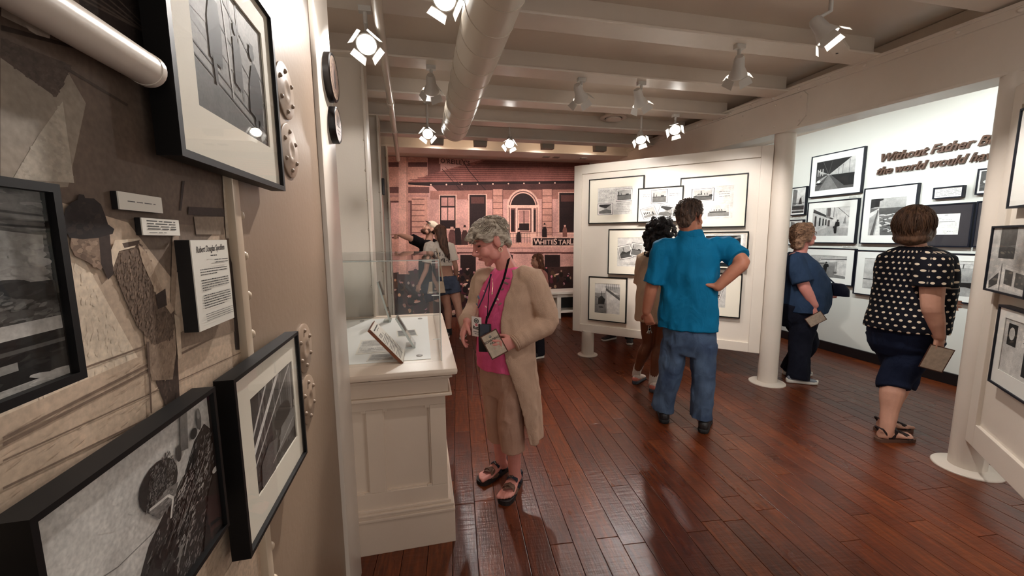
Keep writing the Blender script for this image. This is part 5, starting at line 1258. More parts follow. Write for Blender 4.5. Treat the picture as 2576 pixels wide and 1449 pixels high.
def strands(M, c, r, n, flow, seed=0, rad=.0024, az=(0, 360), el=(20, 88), steps=6, length=70, lift=.006):
    """combed locks lying on an ellipsoid scalp; flow(az) -> (drift in az, drop in el) per unit"""
    rg = random.Random(seed); m_ = MB(); c = Vector(c)
    for i in range(n):
        a, e = rg.uniform(*az), rg.uniform(*el); da, de = flow(a, e); k = rg.uniform(.6, 1.1)*length/steps; pts = []; rr = []
        q = rg.uniform(0, lift); w = rg.uniform(-.35, .35)
        for j in range(steps+1):
            s_ = 1+(q+.004*math.sin(j*1.1+i))/min(r); p = Vector((r[0]*math.cos(R(e))*math.sin(R(a)), r[1]*math.cos(R(e))*math.cos(R(a)), r[2]*math.sin(R(e))))*s_
            pts.append(M @ (c+p)); rr.append(rad*rg.uniform(.85, 1.15)*(1-.75*(j/steps)**2))
            e -= de*k; a += (da+w)*k
            if e > 88: e = 88
        m_.tube(pts, rr, n=5)
    return m_
SKIN_F = skin('skin_fair_pink', rgb(212, 142, 130)); SKIN_T = skin('skin_tanned', rgb(176, 116, 92)); SKIN_D = skin('skin_brown', rgb(118, 72, 50)); SKIN_M = skin('skin_light', rgb(206, 156, 134))
LIP = mat('lips', rgb(158, 84, 82), .4); BROWG = mat('brow_grey', rgb(150, 130, 116), .7); BROWD = mat('brow_dark', rgb(70, 50, 40), .7)
def px(D0): return lambda x, y, dd=0.0: at_d(x, y, D0+dd)
# ------------------------------------------------------------------ woman in the long cardigan
def cardigan_woman():
    g = V(.44, 2.22, 0); P = px(2.255)
    r0 = empty('person', g, 0, 'grey haired woman in a long beige cardigan and pink top at the showcase', 'person')
    f = unit(-.80, -.60); s = right_of(f)                 # s: her right hand side
    hM = frame_of(P(1233, 607), unit(-1.0, -.10), R(24), R(-2), 1.04)
    neck0, neck1 = P(1258, 640, .0), P(1278, 678, .02)
    shL, shR = P(1335, 700, -.06), P(1222, 700, .10)
    elL, wrL = P(1378, 806, -.06), P(1296, 862, -.16)
    elR, wrR = P(1196, 776, .13), P(1176, 806, -.06)
    chest, waist, pelv = P(1276, 735, .02), P(1266, 850, .0), P(1270, 935, .02)
    hipL, hipR = pelv-s*.085, pelv+s*.085
    anL, anR = V(.500, 2.185, .085), V(.445, 2.335, .085)
    knL, knR = V(.470, 2.155, .47), V(.415, 2.305, .47)
    b = MB(); head(b, hM, 1.06, 1.06)
    limb(b, [hM @ V(0, -.025, -.06), neck0.lerp(neck1, .4), neck1+V(0, 0, -.03)], [(.052, .055), (.052, .055), (.066, .066)])
    b.loft([oval(P(1276, 678, .02), s, f, .07, .055), oval(P(1277, 700, .02), s, f, .15, .075), oval(chest, s, f, .155, .095), oval(waist, s, f, .145, .105), oval(pelv, s, f, .155, .11)])
    arm(b, shL, elL, wrL); arm(b, shR, elR, wrR)
    dL = (P(1250, 872, -.21)-wrL); hand(b, wrL, dL, P(1262, 852, .0)-P(1262, 852, -.1)+V(0, 0, .02), V(-.1, -.2, 1), (.35, .35, .25), .98, (.5, .6, .5))
    dR = (P(1162, 846, -.08)-wrR); hand(b, wrR, dR, V(.9, .1, -.1), V(.0, -1, .1), (.30, .45, .35), .98, fcurl=((.25, .4, .3), (.35, .5, .4), (.45, .6, .4), (.55, .7, .5)))
    leg(b, hipL, knL, anL, (.088, .058, .056, .036), calf=(.012, .012, 0)); leg(b, hipR, knR, anR, (.088, .058, .056, .036), calf=(.012, .012, 0))
    # sandalled feet
    hL, tL = (.533, 2.228), (.398, 2.045); hR, tR = (.487, 2.375), (.296, 2.262)
    bare_foot(b, hL, tL, .026, -1, .047); bare_foot(b, hR, tR, .026, 1, .047)
    b.tube([anL, V(.512, 2.20, .05)], [.037, .036], rnd=True); b.tube([anR, V(.462, 2.355, .05)], [.037, .036], rnd=True)
    bo = b.remesh(.0046, 3, .45).build('body', SKIN_F, r0, 'all', world=True)
    face_marks(r0, hM, LIP, BROWG, down=True)
    # short tousled grey hair, combed forward over the brow
    h = MB(); h.ell((0, -.022, .050), (.084, .100, .078)); h.ell((0, .040, .078), (.066, .062, .036)); h.ell((0, -.060, .010), (.072, .058, .066)); h.ell((.0, .088, .070), (.050, .034, .022), Matrix.Rotation(-.4, 4, 'X')); h.ell((-.030, .106, .060), (.030, .022, .015)); h.ell((.036, .100, .062), (.026, .022, .014))
    for k in (-1, 1): h.ell((k*.066, .014, .034), (.018, .040, .036)); h.ell((k*.070, -.030, -.020), (.012, .020, .030)); h.ell((k*.060, .050, .050), (.024, .030, .022))
    h.ell((0, -.082, -.040), (.052, .026, .036))
    h.xform(hM); h.remesh(.005, 3, .5, .007, 20).build('hair', hair_mat('hair_grey', rgb(200, 186, 168), rgb(104, 86, 72), (.35, 1, 1.3)), r0, 'all', world=True)
    def fl(a, e):
        a = (a+180) % 360-180; back = abs(a) > 110
        return ((-.9 if a > 0 else .9) if not back else 0.0, .55 if not back else .9)
    strands(hM, (0, -.012, .040), (.088, .112, .084), 420, fl, 3, .0021, length=62).build('hair_locks', MATS['hair_grey'], r0, 'all', world=True)
    for k in (-1, 1):
        c = hM @ V(k*.083, -.012, -.056); ring = [c+V(0, 0, 0)+(hM.to_3x3() @ V(0, .009*math.cos(2*math.pi*i/14), .0115*math.sin(2*math.pi*i/14))) for i in range(15)]
        MB().tube(ring, .0024, n=6).build('earring', mat('earring_gold', rgb(232, 206, 170), .25, metal=.6), r0, True, world=True)
    # pink top
    PINKC = cloth('pink_jersey', rgb(240, 100, 150), .8, 300, .15, 5, .14)
    t = MB(); rings = []
    for (x, y, a, bk, fr_) in ((1275, 672, .070, .060, .052), (1276, 686, .115, .070, .075), (1276, 705, .158, .085, .095), (1274, 740, .168, .100, .125), (1270, 785, .164, .105, .140), (1267, 830, .162, .110, .142), (1266, 880, .166, .115, .138), (1267, 922, .172, .120, .132)):
        rings.append(oval(P(x, y, .015), s, f, a, bk, 36, 2.3, bf=fr_))
    t.loft(rings); garment(t, 'pink_top', PINKC, r0, .0065, 4, .006, 11)
    # printed flowers and birds on the top
    spray = MB(); rg = random.Random(5); FLOW = [mat('print_grey', rgb(150, 120, 112), .8), mat('print_slate', rgb(104, 112, 130), .8), mat('print_pale', rgb(236, 178, 176), .8)]
    # cropped trousers
    t = MB(); TR = cloth('taupe_trousers', rgb(186, 148, 128), .85, 260, .2, 6, .10)
    t.loft([oval(P(1268, 900, .02), s, f, .158, .112, 32, bf=.118), oval(pelv, s, f, .166, .118, 32), oval(pelv-V(0, 0, .08), s, f, .168, .112, 32), oval(pelv-V(0, 0, .14), s, f, .150, .09, 32)])
    for hp, kn, an in ((hipL, knL, anL), (hipR, knR, anR)):
        e = kn.lerp(an, .56)
        limb(t, [hp-V(0, 0, .02), hp.lerp(kn, .5), kn, e], [(.094, .100), (.088, .092), (.079, .081), (.074, .076)], n=22, rnd=False)
    garment(t, 'trousers', TR, r0, .007, 4, .008, 10)
    # open cardigan: a C shaped shell with a hanging front
    KN = cloth('cardigan_knit', rgb(208, 174, 150), .9, 420, .6, 7, .10)
    c_ = MB()
    def shell(x, y, a, bk, fr_, g0, g1, th=.010, dd=.015, n=30, sway=0.0):
        """ring open in front; g0, g1: half gap angles at her right and left edge, measured from straight ahead"""
        c = P(x, y, dd); out = []; inn = []
        for j in range(n):
            u = j/(n-1); ang = R(90)-g0-0*u; a0 = R(90)-g0; a1 = R(90)+g1-2*math.pi
            t_ = a0+(a1-a0)*u; cs, sn = math.cos(t_), math.sin(t_)
            q = 2/2.3; rx, ry = math.copysign(abs(cs)**q, cs), math.copysign(abs(sn)**q, sn)
            rip = 1+sway*math.sin(u*math.pi*9+1)
            dep = fr_ if sn > 0 else bk
            out.append(c+s*(rx*a*rip)+f*(ry*dep*rip)); inn.append(c+s*(rx*(a*rip-th))+f*(ry*(dep*rip-th)))
        return out+inn[::-1]
    rs = [shell(1277, 676, .092, .074, .064, R(38), R(44)), shell(1278, 690, .142, .086, .082, R(36), R(36)), shell(1278, 708, .182, .100, .108, R(40), R(30)), shell(1276, 745, .188, .116, .142, R(46), R(26)), shell(1273, 790, .186, .122, .156, R(50), R(24)), shell(1271, 840, .188, .126, .158, R(56), R(28)), shell(1271, 890, .194, .130, .152, R(62), R(34)), shell(1276, 940, .200, .136, .146, R(70), R(42), sway=.02), shell(1282, 1000, .198, .134, .140, R(84), R(54), sway=.04), shell(1287, 1050, .192, .132, .136, R(96), R(62), sway=.05), shell(1291, 1092, .186, .130, .132, R(104), R(68), sway=.06)]
    c_.loft(rs)
    for k, (sh, el, wr, rr) in enumerate(((shL, elL, wrL, (.078, .068, .058, .046)), (shR, elR, wrR, (.076, .066, .058, .046)))):
        limb(c_, [sh+(chest-sh)*.25, sh, sh.lerp(el, .5), el, el.lerp(wr, .5), wr-(wr-el)*.02], [rr[0]*1.05, rr[0], rr[0]*.95, rr[1], rr[2], rr[3]], n=20, rnd=False)
    garment(c_, 'cardigan', KN, r0, .0058, 3, .009, 11)
    for k, (el, wr) in enumerate(((elL, wrL), (elR, wrR))):           # ribbed cuffs
        d = (wr-el).normalized(); m_ = MB()
        for j in range(7): m_.tube([wr-d*(.062-.011*j), wr-d*(.057-.011*j), wr-d*(.052-.011*j)], [.046, .0505, .046], n=18)
        m_.build('cuff', KN, r0, 'all', world=True)
    # sandals
    SO, ST, SB = mat('sandal_sole', rgb(34, 26, 25), .7), cloth('sandal_leather', rgb(112, 84, 70), .6, 200, .3), cloth('sandal_navy', rgb(44, 46, 56), .6, 200, .3)
    for hl, to, sd in ((hL, tL, -1), (hR, tR, 1)):
        sandal(r0, hl, to, SO, ST, [([(-.92, .66, .024), (-.6, .62, .058), (0, .60, .070), (.6, .62, .058), (.95, .64, .024)], .017), ([(-.90, .50, .024), (-.55, .60, .062), (.2, .72, .060), (.92, .76, .024)], .015)], .050, .026)
        sandal(r0, hl, to, SO, SB, [([(-.78, .36, .024), (-.62, .40, .075), (0, .43, .092), (.62, .40, .075), (.78, .36, .024)], .014), ([(-.70, .20, .028), (-.58, .02, .075), (0, -.05, .085), (.58, .02, .075), (.70, .20, .028)], .010)], .048, .010, buckle=(sd*-.1 if sd < 0 else -.3, .43, .094))
    # lanyards, badge, phone pouch
    BLK = cloth('lanyard_black', rgb(20, 18, 20), .7, 300, .2)
    def on_front(x, y, out=.006): 
        return P(x, y, -.115-out)
    MB().tube([P(1283, 640, .03), P(1279, 655, -.055), P(1268, 700, -.125), P(1250, 745, -.152), P(1232, 785, -.170), P(1226, 800, -.172)], [(.008, .002)]*6, n=8, up=tuple(s)).build('lanyard', BLK, r0, True, world=True)
    MB().tube([P(1236, 690, -.045), P(1228, 715, -.085), P(1214, 752, -.116), P(1203, 775, -.120)], [(.005, .002)]*4, n=8, up=tuple(s)).build('lanyard', mat('lanyard_blue', rgb(28, 36, 58), .6), r0, True, world=True)
    MB().tube([P(1234, 690, -.06), P(1229, 745, -.135), P(1226, 795, -.168)], .0025, n=6).build('cord', BLK, r0, True, world=True)
    MB().tube([P(1238, 700, -.09), P(1240, 720, -.12), P(1238, 733, -.135)], .0012, n=6).build('necklace', mat('earring_gold', rgb(232, 206, 170), .25, metal=.6), r0, True, world=True)
    MB().ell(P(1238, 738, -.145), (.004, .004, .009)).build('pendant', mat('earring_gold', rgb(232, 206, 170), .25), r0, True, world=True)
    MB().tube([P(1192, 880, .10), P(1190, 950, .09), P(1187, 1010, .085)], .0018, n=6).build('cord', mat('cord_pale', rgb(150, 132, 118), .7), r0, True, world=True)
    def flat(cx, cy, dd, w, h, fw, roll=0.0, lean=0.0):
        return frame_of(P(cx, cy, dd), fw, lean, roll)
    fo = unit(-.35, -.94)
    def slab(nm, cx, cy, dd, w, h, th, m_, fw=fo, roll=0.0, lean=0.0, bev=.004):
        M = flat(cx, cy, dd, w, h, fw, roll, lean); MB().box((-w/2, -th/2, -h/2), (w/2, th/2, h/2), bev).xform(M).build(nm, m_, r0, True, world=True); return M
    M = slab('name_badge', 1199, 822, -.150, .068, .108, .002, mat('badge_white', rgb(226, 214, 210), .4), unit(-.75, -.66), bev=.0006)
    BT = MB(); v, fc = text_mesh('Ruth', .026, 0, .0006, .0003, 'CENTER'); Q = M @ Matrix.Rotation(R(180), 4, 'Z') @ Matrix.Rotation(R(90), 4, 'X')
    MB().add([Q @ V(p[0], p[1]-.014, p[2]+.0016) for p in v], fc).build('badge_name', INK, r0, world=True)
    q = Print(step=.00004); q.ell(.5, .80, .26, .13, 70); q.ell(.5, .80, .18, .09, 190); q.rect(.38, .76, .62, .84, 80); q.words(.2, .22, .8, .05, 110, 1); q.words(.3, .12, .7, .04, 120, 2)
    q.ell(.5, .60, .14, .07, rgb(214, 120, 130))
    q.build('badge_print', .068, .108, r0, M=r0.matrix_basis.inverted() @ M @ Matrix.Rotation(R(180), 4, 'Z') @ Matrix.Translation((-.034, -.0013, -.054)))
    slab('phone_pouch', 1220, 850, -.168, .070, .155, .014, mat('pouch_black', rgb(20, 19, 22), .45), unit(-.35, -.94), bev=.006)
    slab('phone_screen', 1219, 832, -.177, .050, .070, .004, mat('pouch_window', rgb(62, 66, 78), .15), unit(-.35, -.94), bev=.0015)
    MB().tube([P(1225, 797, -.173), P(1223, 812, -.175)], .006, n=8, rnd=True).build('clip', BLK, r0, True, world=True)
    # print motifs: small flat sprigs close on the jersey
    for (x, y, dd, a, w_, h_, k) in ((1272, 712, -.118, .3, .03, .010, 0), (1264, 728, -.125, -.5, .016, .008, 0), (1276, 700, -.110, .1, .026, .006, 0), (1250, 752, -.148, .6, .022, .012, 2), (1258, 765, -.148, -.6, .020, .008, 0), (1246, 762, -.150, .2, .012, .010, 2), (1204, 748, -.095, 1.2, .020, .010, 1), (1200, 766, -.098, 1.0, .014, .006, 1), (1217, 732, -.10, .4, .010, .004, 2), (1222, 772, -.150, .9, .014, .006, 2)):
        M = frame_of(P(x, y, dd), unit(-.5, -.86), 0, a); MB().ell((0, 0, 0), (w_/2*1.2, .0025, h_/2*1.2)).xform(M).build('printed_sprig', FLOW[k], r0, True, world=True)
    # the pass in her left hand
    cd = frame_of(P(1243, 866, -.205), unit(-.25, -.97), R(-8), R(-28)) @ Matrix.Rotation(R(180), 4, 'Z')
    cr = card('boarding_card', 'brown edged boarding card held by the woman in the cardigan', cd, .098, .138, 'card')
    v, fc = text_mesh('BOARDING', .017, 0, .0003, .0002, 'CENTER'); Q = Matrix.Translation((0, -.0012, .020)) @ Matrix.Rotation(R(90), 4, 'X')
    MB().add([Q @ V(*p) for p in v], fc).build('lettering', INK, cr)
    v, fc = text_mesh('PASS', .017, 0, .0003, .0002, 'CENTER'); Q = Matrix.Translation((0, -.0012, .004)) @ Matrix.Rotation(R(90), 4, 'X')
    MB().add([Q @ V(*p) for p in v], fc).build('lettering', INK, cr)
    q = Print(step=.00004); q.ell(.5, .5, .4, .4, 96); q.ell(.5, .6, .22, .2, 160); q.build('crest', .018, .018, cr, y=-.0008, ox=-.009, oz=.036)
cardigan_woman()
# ------------------------------------------------------------------ man in the blue shirt, seen from behind
def blue_man():
    g = V(1.97, 2.63, 0); P = px(3.286)
    r0 = empty('person', g, 0, 'man in a bright blue shirt and jeans with one hand on his hip', 'person')
    f = unit(.66, .75); s = right_of(f)
    hM = frame_of(P(1735, 546, .0), unit(.86, .51), R(-2), 0, 1.08)
    shL, shR = P(1664, 626, -.03), P(1822, 622, .03)
    elL, wrL = P(1638, 728, -.04), P(1626, 784, -.01)
    elR, wrR = P(1868, 660, -.06), P(1806, 722, -.10)
    pelv = P(1732, 862, .0); hipL, hipR = pelv-s*.095, pelv+s*.095
    anL, anR = V(1.885, 2.775, .09), V(2.085, 2.565, .09)
    knL, knR = P(1682, 945, .02), P(1768, 955, .0)
    b = MB(); head(b, hM, 1.12)
    limb(b, [hM @ V(0, -.03, -.05), P(1736, 590, .0), P(1736, 612, .0)], [(.062, .064), (.064, .064), (.085, .07)])
    b.loft([oval(P(1738, 610), s, f, .09, .06), oval(P(1738, 636), s, f, .165, .08), oval(P(1736, 700), s, f, .17, .10), oval(P(1732, 800), s, f, .16, .11), oval(pelv, s, f, .15, .10)])
    arm(b, shL, elL, wrL, (.058, .047, .046, .033)); arm(b, shR, elR, wrR, (.058, .048, .048, .034))
    hand(b, wrL, P(1634, 812, .0)-wrL, V(.5, .3, -.2), V(.7, .7, 0), (.5, .7, .5), 1.0)
    hand(b, wrR, P(1778, 716, -.09)-wrR+V(0, 0, .01), V(-.55, .8, -.3), V(.0, .0, 1), (.15, .3, .2), 1.0, (.3, .7, .5))
    leg(b, hipL, knL, anL); leg(b, hipR, knR, anR)
    b.remesh(.006, 3, .45).build('body', SKIN_T, r0, 'all', world=True)
    face_marks(r0, hM, LIP, BROWD)
    h = MB(); h.ell((0, -.018, .046), (.080, .097, .078)); h.ell((0, -.062, .008), (.068, .050, .062)); h.ell((0, .050, .090), (.060, .046, .030)); h.ell((0, -.078, -.036), (.050, .024, .040))
    for k in (-1, 1): h.ell((k*.068, -.010, .030), (.016, .045, .040))
    h.xform(hM); h.remesh(.006, 2, .5, .009, 48).build('hair', hair_mat('hair_brown_grey', rgb(96, 74, 60), rgb(44, 32, 28)), r0, 'all', world=True)
    strands(hM, (0, -.018, .044), (.081, .100, .080), 260, lambda a, e: (0, 1), 4, .002, el=(-25, 88), length=22).build('hair_locks', MATS['hair_brown_grey'], r0, 'all', world=True)
    BL = cloth('blue_jersey', rgb(8, 106, 148), .8, 320, .12, 5, .16)
    t = MB()
    t.loft([oval(P(1738, 588), s, f, .082, .070, 36), oval(P(1738, 600), s, f, .12, .080, 36), oval(P(1738, 616), s, f, .175, .095, 36), oval(P(1738, 642), s, f, .200, .115, 36), oval(P(1736, 690), s, f, .204, .130, 36, bf=.15), oval(P(1732, 740), s, f, .204, .132, 36, bf=.17), oval(P(1729, 790), s, f, .212, .136, 36, bf=.18), oval(P(1728, 826), s, f, .218, .140, 36, bf=.18)])
    limb(t, [P(1690, 625, 0), shL, shL.lerp(elL, .5), shL.lerp(elL, .86)], [.078, .076, .076, .082], n=20, rnd=False)
    limb(t, [P(1785, 622, 0), shR, shR.lerp(elR, .5), shR.lerp(elR, .80)], [.078, .078, .080, .086], n=20, rnd=False)
    garment(t, 'shirt', BL, r0, .008, 4, .016, 7.5)
    m_ = MB(); m_.loft([oval(P(1737, 596), s, f, .096, .082, 30), oval(P(1737, 586), s, f, .090, .080, 30), oval(P(1737, 578), s, f, .080, .072, 30)]); garment(m_, 'collar', BL, r0, .006, 3, .003, 20)
    DN = cloth('denim', rgb(86, 106, 132), .85, 420, .35, 5, .30, col2=rgb(54, 68, 94))
    t = MB(); t.loft([oval(P(1731, 806), s, f, .180, .125, 32), oval(pelv, s, f, .188, .130, 32), oval(pelv-V(0, 0, .05), s, f, .184, .120, 32), oval(pelv-V(0, 0, .09), s, f, .165, .10, 32)])
    for hp, kn, an in ((hipL, knL, anL), (hipR, knR, anR)):
        limb(t, [hp, hp.lerp(kn, .5), kn, kn.lerp(an, .55), an+V(0, 0, .0)], [(.098, .112), (.092, .102), (.082, .088), (.080, .086), (.084, .092)], n=22, rnd=False)
    garment(t, 'jeans', DN, r0, .008, 4, .016, 9)
    BK = mat('shoe_black', rgb(28, 24, 25), .5, bump=.3, bump_scale=90)
    shoe(r0, (1.862, 2.705), (2.01, 2.955), BK, mat('sole_black', rgb(18, 16, 17), .7), .052)
    shoe(r0, (2.055, 2.492), (2.25, 2.705), BK, mat('sole_black', rgb(18, 16, 17), .7), .052)
    # keys hanging from his left hand
    kc = P(1634, 826, .0); k0 = empty('key_bunch', kc, 0, 'small bunch of keys in the lowered hand of the blue shirted man', 'keys')
    KM = mat('key_steel', rgb(190, 180, 165), .25, metal=.9)
    ring = [kc+V(.012*math.cos(2*math.pi*i/14), 0, .012*math.sin(2*math.pi*i/14)+.012) for i in range(15)]
    MB().tube(ring, .0018, n=6).build('key_ring', KM, k0, True, world=True)
    for a in (-.5, 0.05, .5):
        M = Matrix.Translation(kc) @ Matrix.Rotation(a, 4, 'Y'); MB().box((-.004, -.001, -.045), (.004, .001, -.012), .0005).box((-.010, -.0012, -.014), (.010, .0012, .002), .0008).xform(M).build('key', KM, k0, world=True)
blue_man()
# ------------------------------------------------------------------ curly haired woman beside him
def curly_woman():
    g = V(2.13, 3.43, 0); P = px(4.04)
    r0 = empty('person', g, 0, 'woman with long black curls in a loose beige sweater behind the blue shirted man', 'person')
    f = unit(.70, .71); s = right_of(f)
    hM = frame_of(P(1664, 578), unit(.75, .66), R(0), 0, 1.0)
    shL, shR = P(1622, 652, 0), P(1694, 652, .05)
    elL, wrL = P(1612, 712, .08), P(1622, 742, .26)
    elR, wrR = P(1702, 716, .08), P(1690, 742, .26)
    pelv = P(1652, 790, .02); hipL, hipR = pelv-s*.08, pelv+s*.08
    anL, anR = V(2.125, 3.60, .10), V(2.175, 3.37, .09)
    knL, knR = P(1630, 862, .08), P(1660, 868, .04)
    b = MB(); head(b, hM)
    limb(b, [hM @ V(0, -.025, -.06), P(1662, 632), P(1660, 655)], [.048, .048, .06])
    b.loft([oval(P(1658, 645), s, f, .07, .05), oval(P(1657, 665), s, f, .15, .075), oval(P(1655, 720), s, f, .14, .09), oval(pelv, s, f, .15, .1)])
    arm(b, shL, elL, wrL, (.042, .036, .034, .025)); arm(b, shR, elR, wrR, (.042, .036, .034, .025))
    hand(b, wrL, V(.5, .4, .2), V(.3, -.3, -.8), V(.3, -.5, .5), (.4, .5, .4), .9); hand(b, wrR, V(.3, .6, .2), V(.3, -.3, -.8), V(-.3, .3, .5), (.4, .5, .4), .9)
    leg(b, hipL, knL, anL, (.082, .058, .062, .036), calf=(-.015, -.015, 0)); leg(b, hipR, knR, anR, (.082, .058, .062, .036), calf=(-.015, -.015, 0))
    b.remesh(.0065, 3, .45).build('body', SKIN_D, r0, 'all', world=True)
    face_marks(r0, hM, LIP, BROWD)
    h = MB(); rg = random.Random(2); h.ell((0, -.03, .03), (.095, .105, .095)); h.ell((0, -.07, -.10), (.12, .075, .14))
    for k in range(150):
        a = rg.uniform(0, 2*math.pi); t_ = rg.random(); z = .11-.36*t_; w_ = .085+.055*math.sin(min(1, t_*1.3)*math.pi*.75)
        x, y = w_*math.cos(a), -.035-.02*t_+w_*.85*math.sin(a)
        if y > .02 and z < .03: continue
        if z > .05: x *= .85; y *= .9
        rr = rg.uniform(.016, .026); h.ell((x, y, z), (rr, rr, rr), seg=8, rings=6)
    h.xform(hM); h.remesh(.007, 1, .4, .008, 60).build('hair', hair_mat('hair_black_curls', rgb(34, 25, 25), rgb(12, 9, 10), (1, 1, 1)), r0, 'all', world=True)
    SW = cloth('beige_sweater', rgb(208, 178, 150), .9, 320, .35, 6, .12)
    t = MB(); t.loft([oval(P(1660, 640), s, f, .07, .06, 32), oval(P(1659, 652), s, f, .13, .075, 32), oval(P(1658, 668), s, f, .19, .10, 32), oval(P(1655, 710), s, f, .200, .125, 32), oval(P(1652, 760), s, f, .205, .135, 32), oval(P(1650, 808), s, f, .200, .14, 32)])
    for sh, el in ((shL, elL), (shR, elR)): limb(t, [sh.lerp(P(1658, 670), .3), sh, sh.lerp(el, .6), el-V(0, 0, .01)], [.08, .082, .082, .076], n=18, rnd=False)
    garment(t, 'sweater', SW, r0, .008, 4, .014, 8)
    SK = cloth('sock_white', rgb(226, 218, 208), .9, 200, .4)
    for an, kn in ((anL, knL), (anR, knR)):
        d = (kn-an).normalized(); m_ = MB(); limb(m_, [an-V(0, 0, .04), an+d*.03, an+d*.10], [.043, .043, .046], rnd=False); m_.build('sock', SK, r0, 'all', world=True)
    UPP, SOL, ACC, LC = cloth('sneaker_white', rgb(222, 206, 196), .7, 120, .3), mat('sneaker_sole', rgb(70, 78, 92), .6), cloth('sneaker_pink', rgb(226, 140, 126), .7), mat('lace_white', rgb(235, 225, 215), .7)
    for hl, to in (((2.082, 3.545), (2.26, 3.69)), ((2.128, 3.305), (2.31, 3.44))): shoe(r0, hl, to, UPP, SOL, .046, .95, .032, ACC, LC)
curly_woman()
# ------------------------------------------------------------------ woman in navy looking up at the wall
def navy_woman():
    g = V(3.86, 3.24, 0); P = px(5.03)
    r0 = empty('person', g, 0, 'woman in a navy t-shirt and glasses looking up beside the column', 'person')
    f = unit(.99, .06); s = right_of(f)
    hM = frame_of(P(2022, 592), unit(.98, -.05), R(-12), 0, 1.05)
    shR, shL = P(1998, 650, -.13), P(2012, 650, .22)
    elR, wrR = P(2024, 722, -.17), P(2050, 768, -.16)
    elL, wrL = P(2040, 722, .22), P(2075, 745, .18)
    pelv = P(2008, 775, .02); hipR, hipL = pelv+s*.10, pelv-s*.10
    anR, anL = V(3.715, 3.185, .09), V(3.86, 3.40, .09)
    knR, knL = P(2012, 862, -.06), P(2030, 860, .10)
    b = MB(); head(b, hM, 1.15)
    limb(b, [hM @ V(0, -.02, -.06), P(2014, 630), P(2008, 648)], [.056, .058, .075])
    b.loft([oval(P(2008, 644), s, f, .09, .06), oval(P(2008, 665), s, f, .17, .08), oval(P(2014, 710), s, f, .17, .11), oval(P(2016, 750), s, f, .17, .12), oval(pelv, s, f, .16, .12)])
    arm(b, shR, elR, wrR, (.062, .054, .050, .034)); arm(b, shL, elL, wrL, (.062, .054, .050, .034))
    hand(b, wrR, P(2058, 800, -.16)-wrR, V(.2, .9, 0), V(.9, .1, 0), (.35, .5, .4), .96); hand(b, wrL, V(.9, .1, .1), V(.1, -.9, 0), V(0, 0, 1), (.4, .5, .4), .96)
    leg(b, hipR, knR, anR); leg(b, hipL, knL, anL)
    b.remesh(.0065, 3, .45).build('body', SKIN_F, r0, 'all', world=True)
    face_marks(r0, hM, LIP, BROWG)
    h = MB(); h.ell((0, -.022, .046), (.086, .104, .082)); h.ell((0, -.068, -.020), (.080, .062, .085)); h.ell((0, .048, .085), (.062, .045, .030)); h.ell((0, -.080, -.085), (.066, .042, .040))
    for k in (-1, 1): h.ell((k*.072, -.018, .004), (.022, .050, .070))
    h.xform(hM); h.remesh(.006, 3, .5, .008, 18).build('hair', hair_mat('hair_ash_blonde', rgb(178, 140, 112), rgb(98, 70, 54), (.5, 1, 1.4)), r0, 'all', world=True)
    strands(hM, (0, -.026, .030), (.090, .112, .094), 300, lambda a, e: ((.5 if (a % 360) < 180 else -.5), .8), 5, .0026, az=(30, 330), length=85).build('hair_locks', MATS['hair_ash_blonde'], r0, 'all', world=True)
    gm = mat('spectacle_rim', rgb(86, 46, 34), .3)
    G = MB(); 
    for k in (-1, 1):
        G.tube([(k*.030+.022*math.cos(2*math.pi*i/16), .092+.002*math.sin(2*math.pi*i/16), .002+.017*math.sin(2*math.pi*i/16)) for i in range(17)], .0022, n=6)
        G.tube([(k*.052, .090, .006), (k*.082, .03, .010), (k*.084, -.03, .006)], .0025, n=6)
    G.tube([(-.009, .097, .005), (.009, .097, .005)], .002, n=6); G.xform(hM).build('glasses', gm, r0, True, world=True)
    NV = cloth('navy_jersey', rgb(44, 62, 88), .85, 320, .2, 6, .16)
    t = MB(); t.loft([oval(P(2008, 634), s, f, .080, .070, 32), oval(P(2007, 646), s, f, .14, .09, 32), oval(P(2006, 658), s, f, .20, .115, 32), oval(P(2012, 682), s, f, .215, .135, 32, bf=.17), oval(P(2016, 705), s, f, .215, .145, 32, bf=.245), oval(P(2018, 735), s, f, .220, .155, 32, bf=.270), oval(P(2016, 762), s, f, .225, .17, 32, bf=.255), oval(P(2014, 782), s, f, .225, .17, 32, bf=.215)])
    for sh, el in ((shR, elR), (shL, elL)): limb(t, [sh.lerp(P(2008, 680), .3), sh, sh.lerp(el, .55), sh.lerp(el, .84)], [.09, .090, .090, .094], n=18, rnd=False)
    garment(t, 't_shirt', NV, r0, .008, 4, .010, 7)
    DK = cloth('dark_trousers', rgb(22, 24, 36), .85, 300, .2)
    t = MB(); t.loft([oval(P(2012, 764), s, f, .20, .17, 30), oval(pelv, s, f, .21, .18, 30), oval(pelv-V(0, 0, .12), s, f, .20, .16, 30), oval(pelv-V(0, 0, .2), s, f, .17, .12, 30)])
    for hp, kn, an in ((hipR, knR, anR), (hipL, knL, anL)): limb(t, [hp, hp.lerp(kn, .5), kn, kn.lerp(an, .55), an-V(0, 0, .05)], [(.118, .128), (.112, .12), (.098, .105), (.095, .10), (.098, .105)], n=20, rnd=False)
    garment(t, 'trousers', DK, r0, .008, 4, .012, 8)
    GU, GS = cloth('sneaker_grey', rgb(128, 132, 140), .7, 120, .3), mat('sole_white', rgb(222, 216, 206), .6)
    shoe(r0, (3.63, 3.225), (3.86, 3.10), GU, GS, .048, .92, .036); shoe(r0, (3.80, 3.425), (4.04, 3.315), GU, GS, .048, .92, .036)
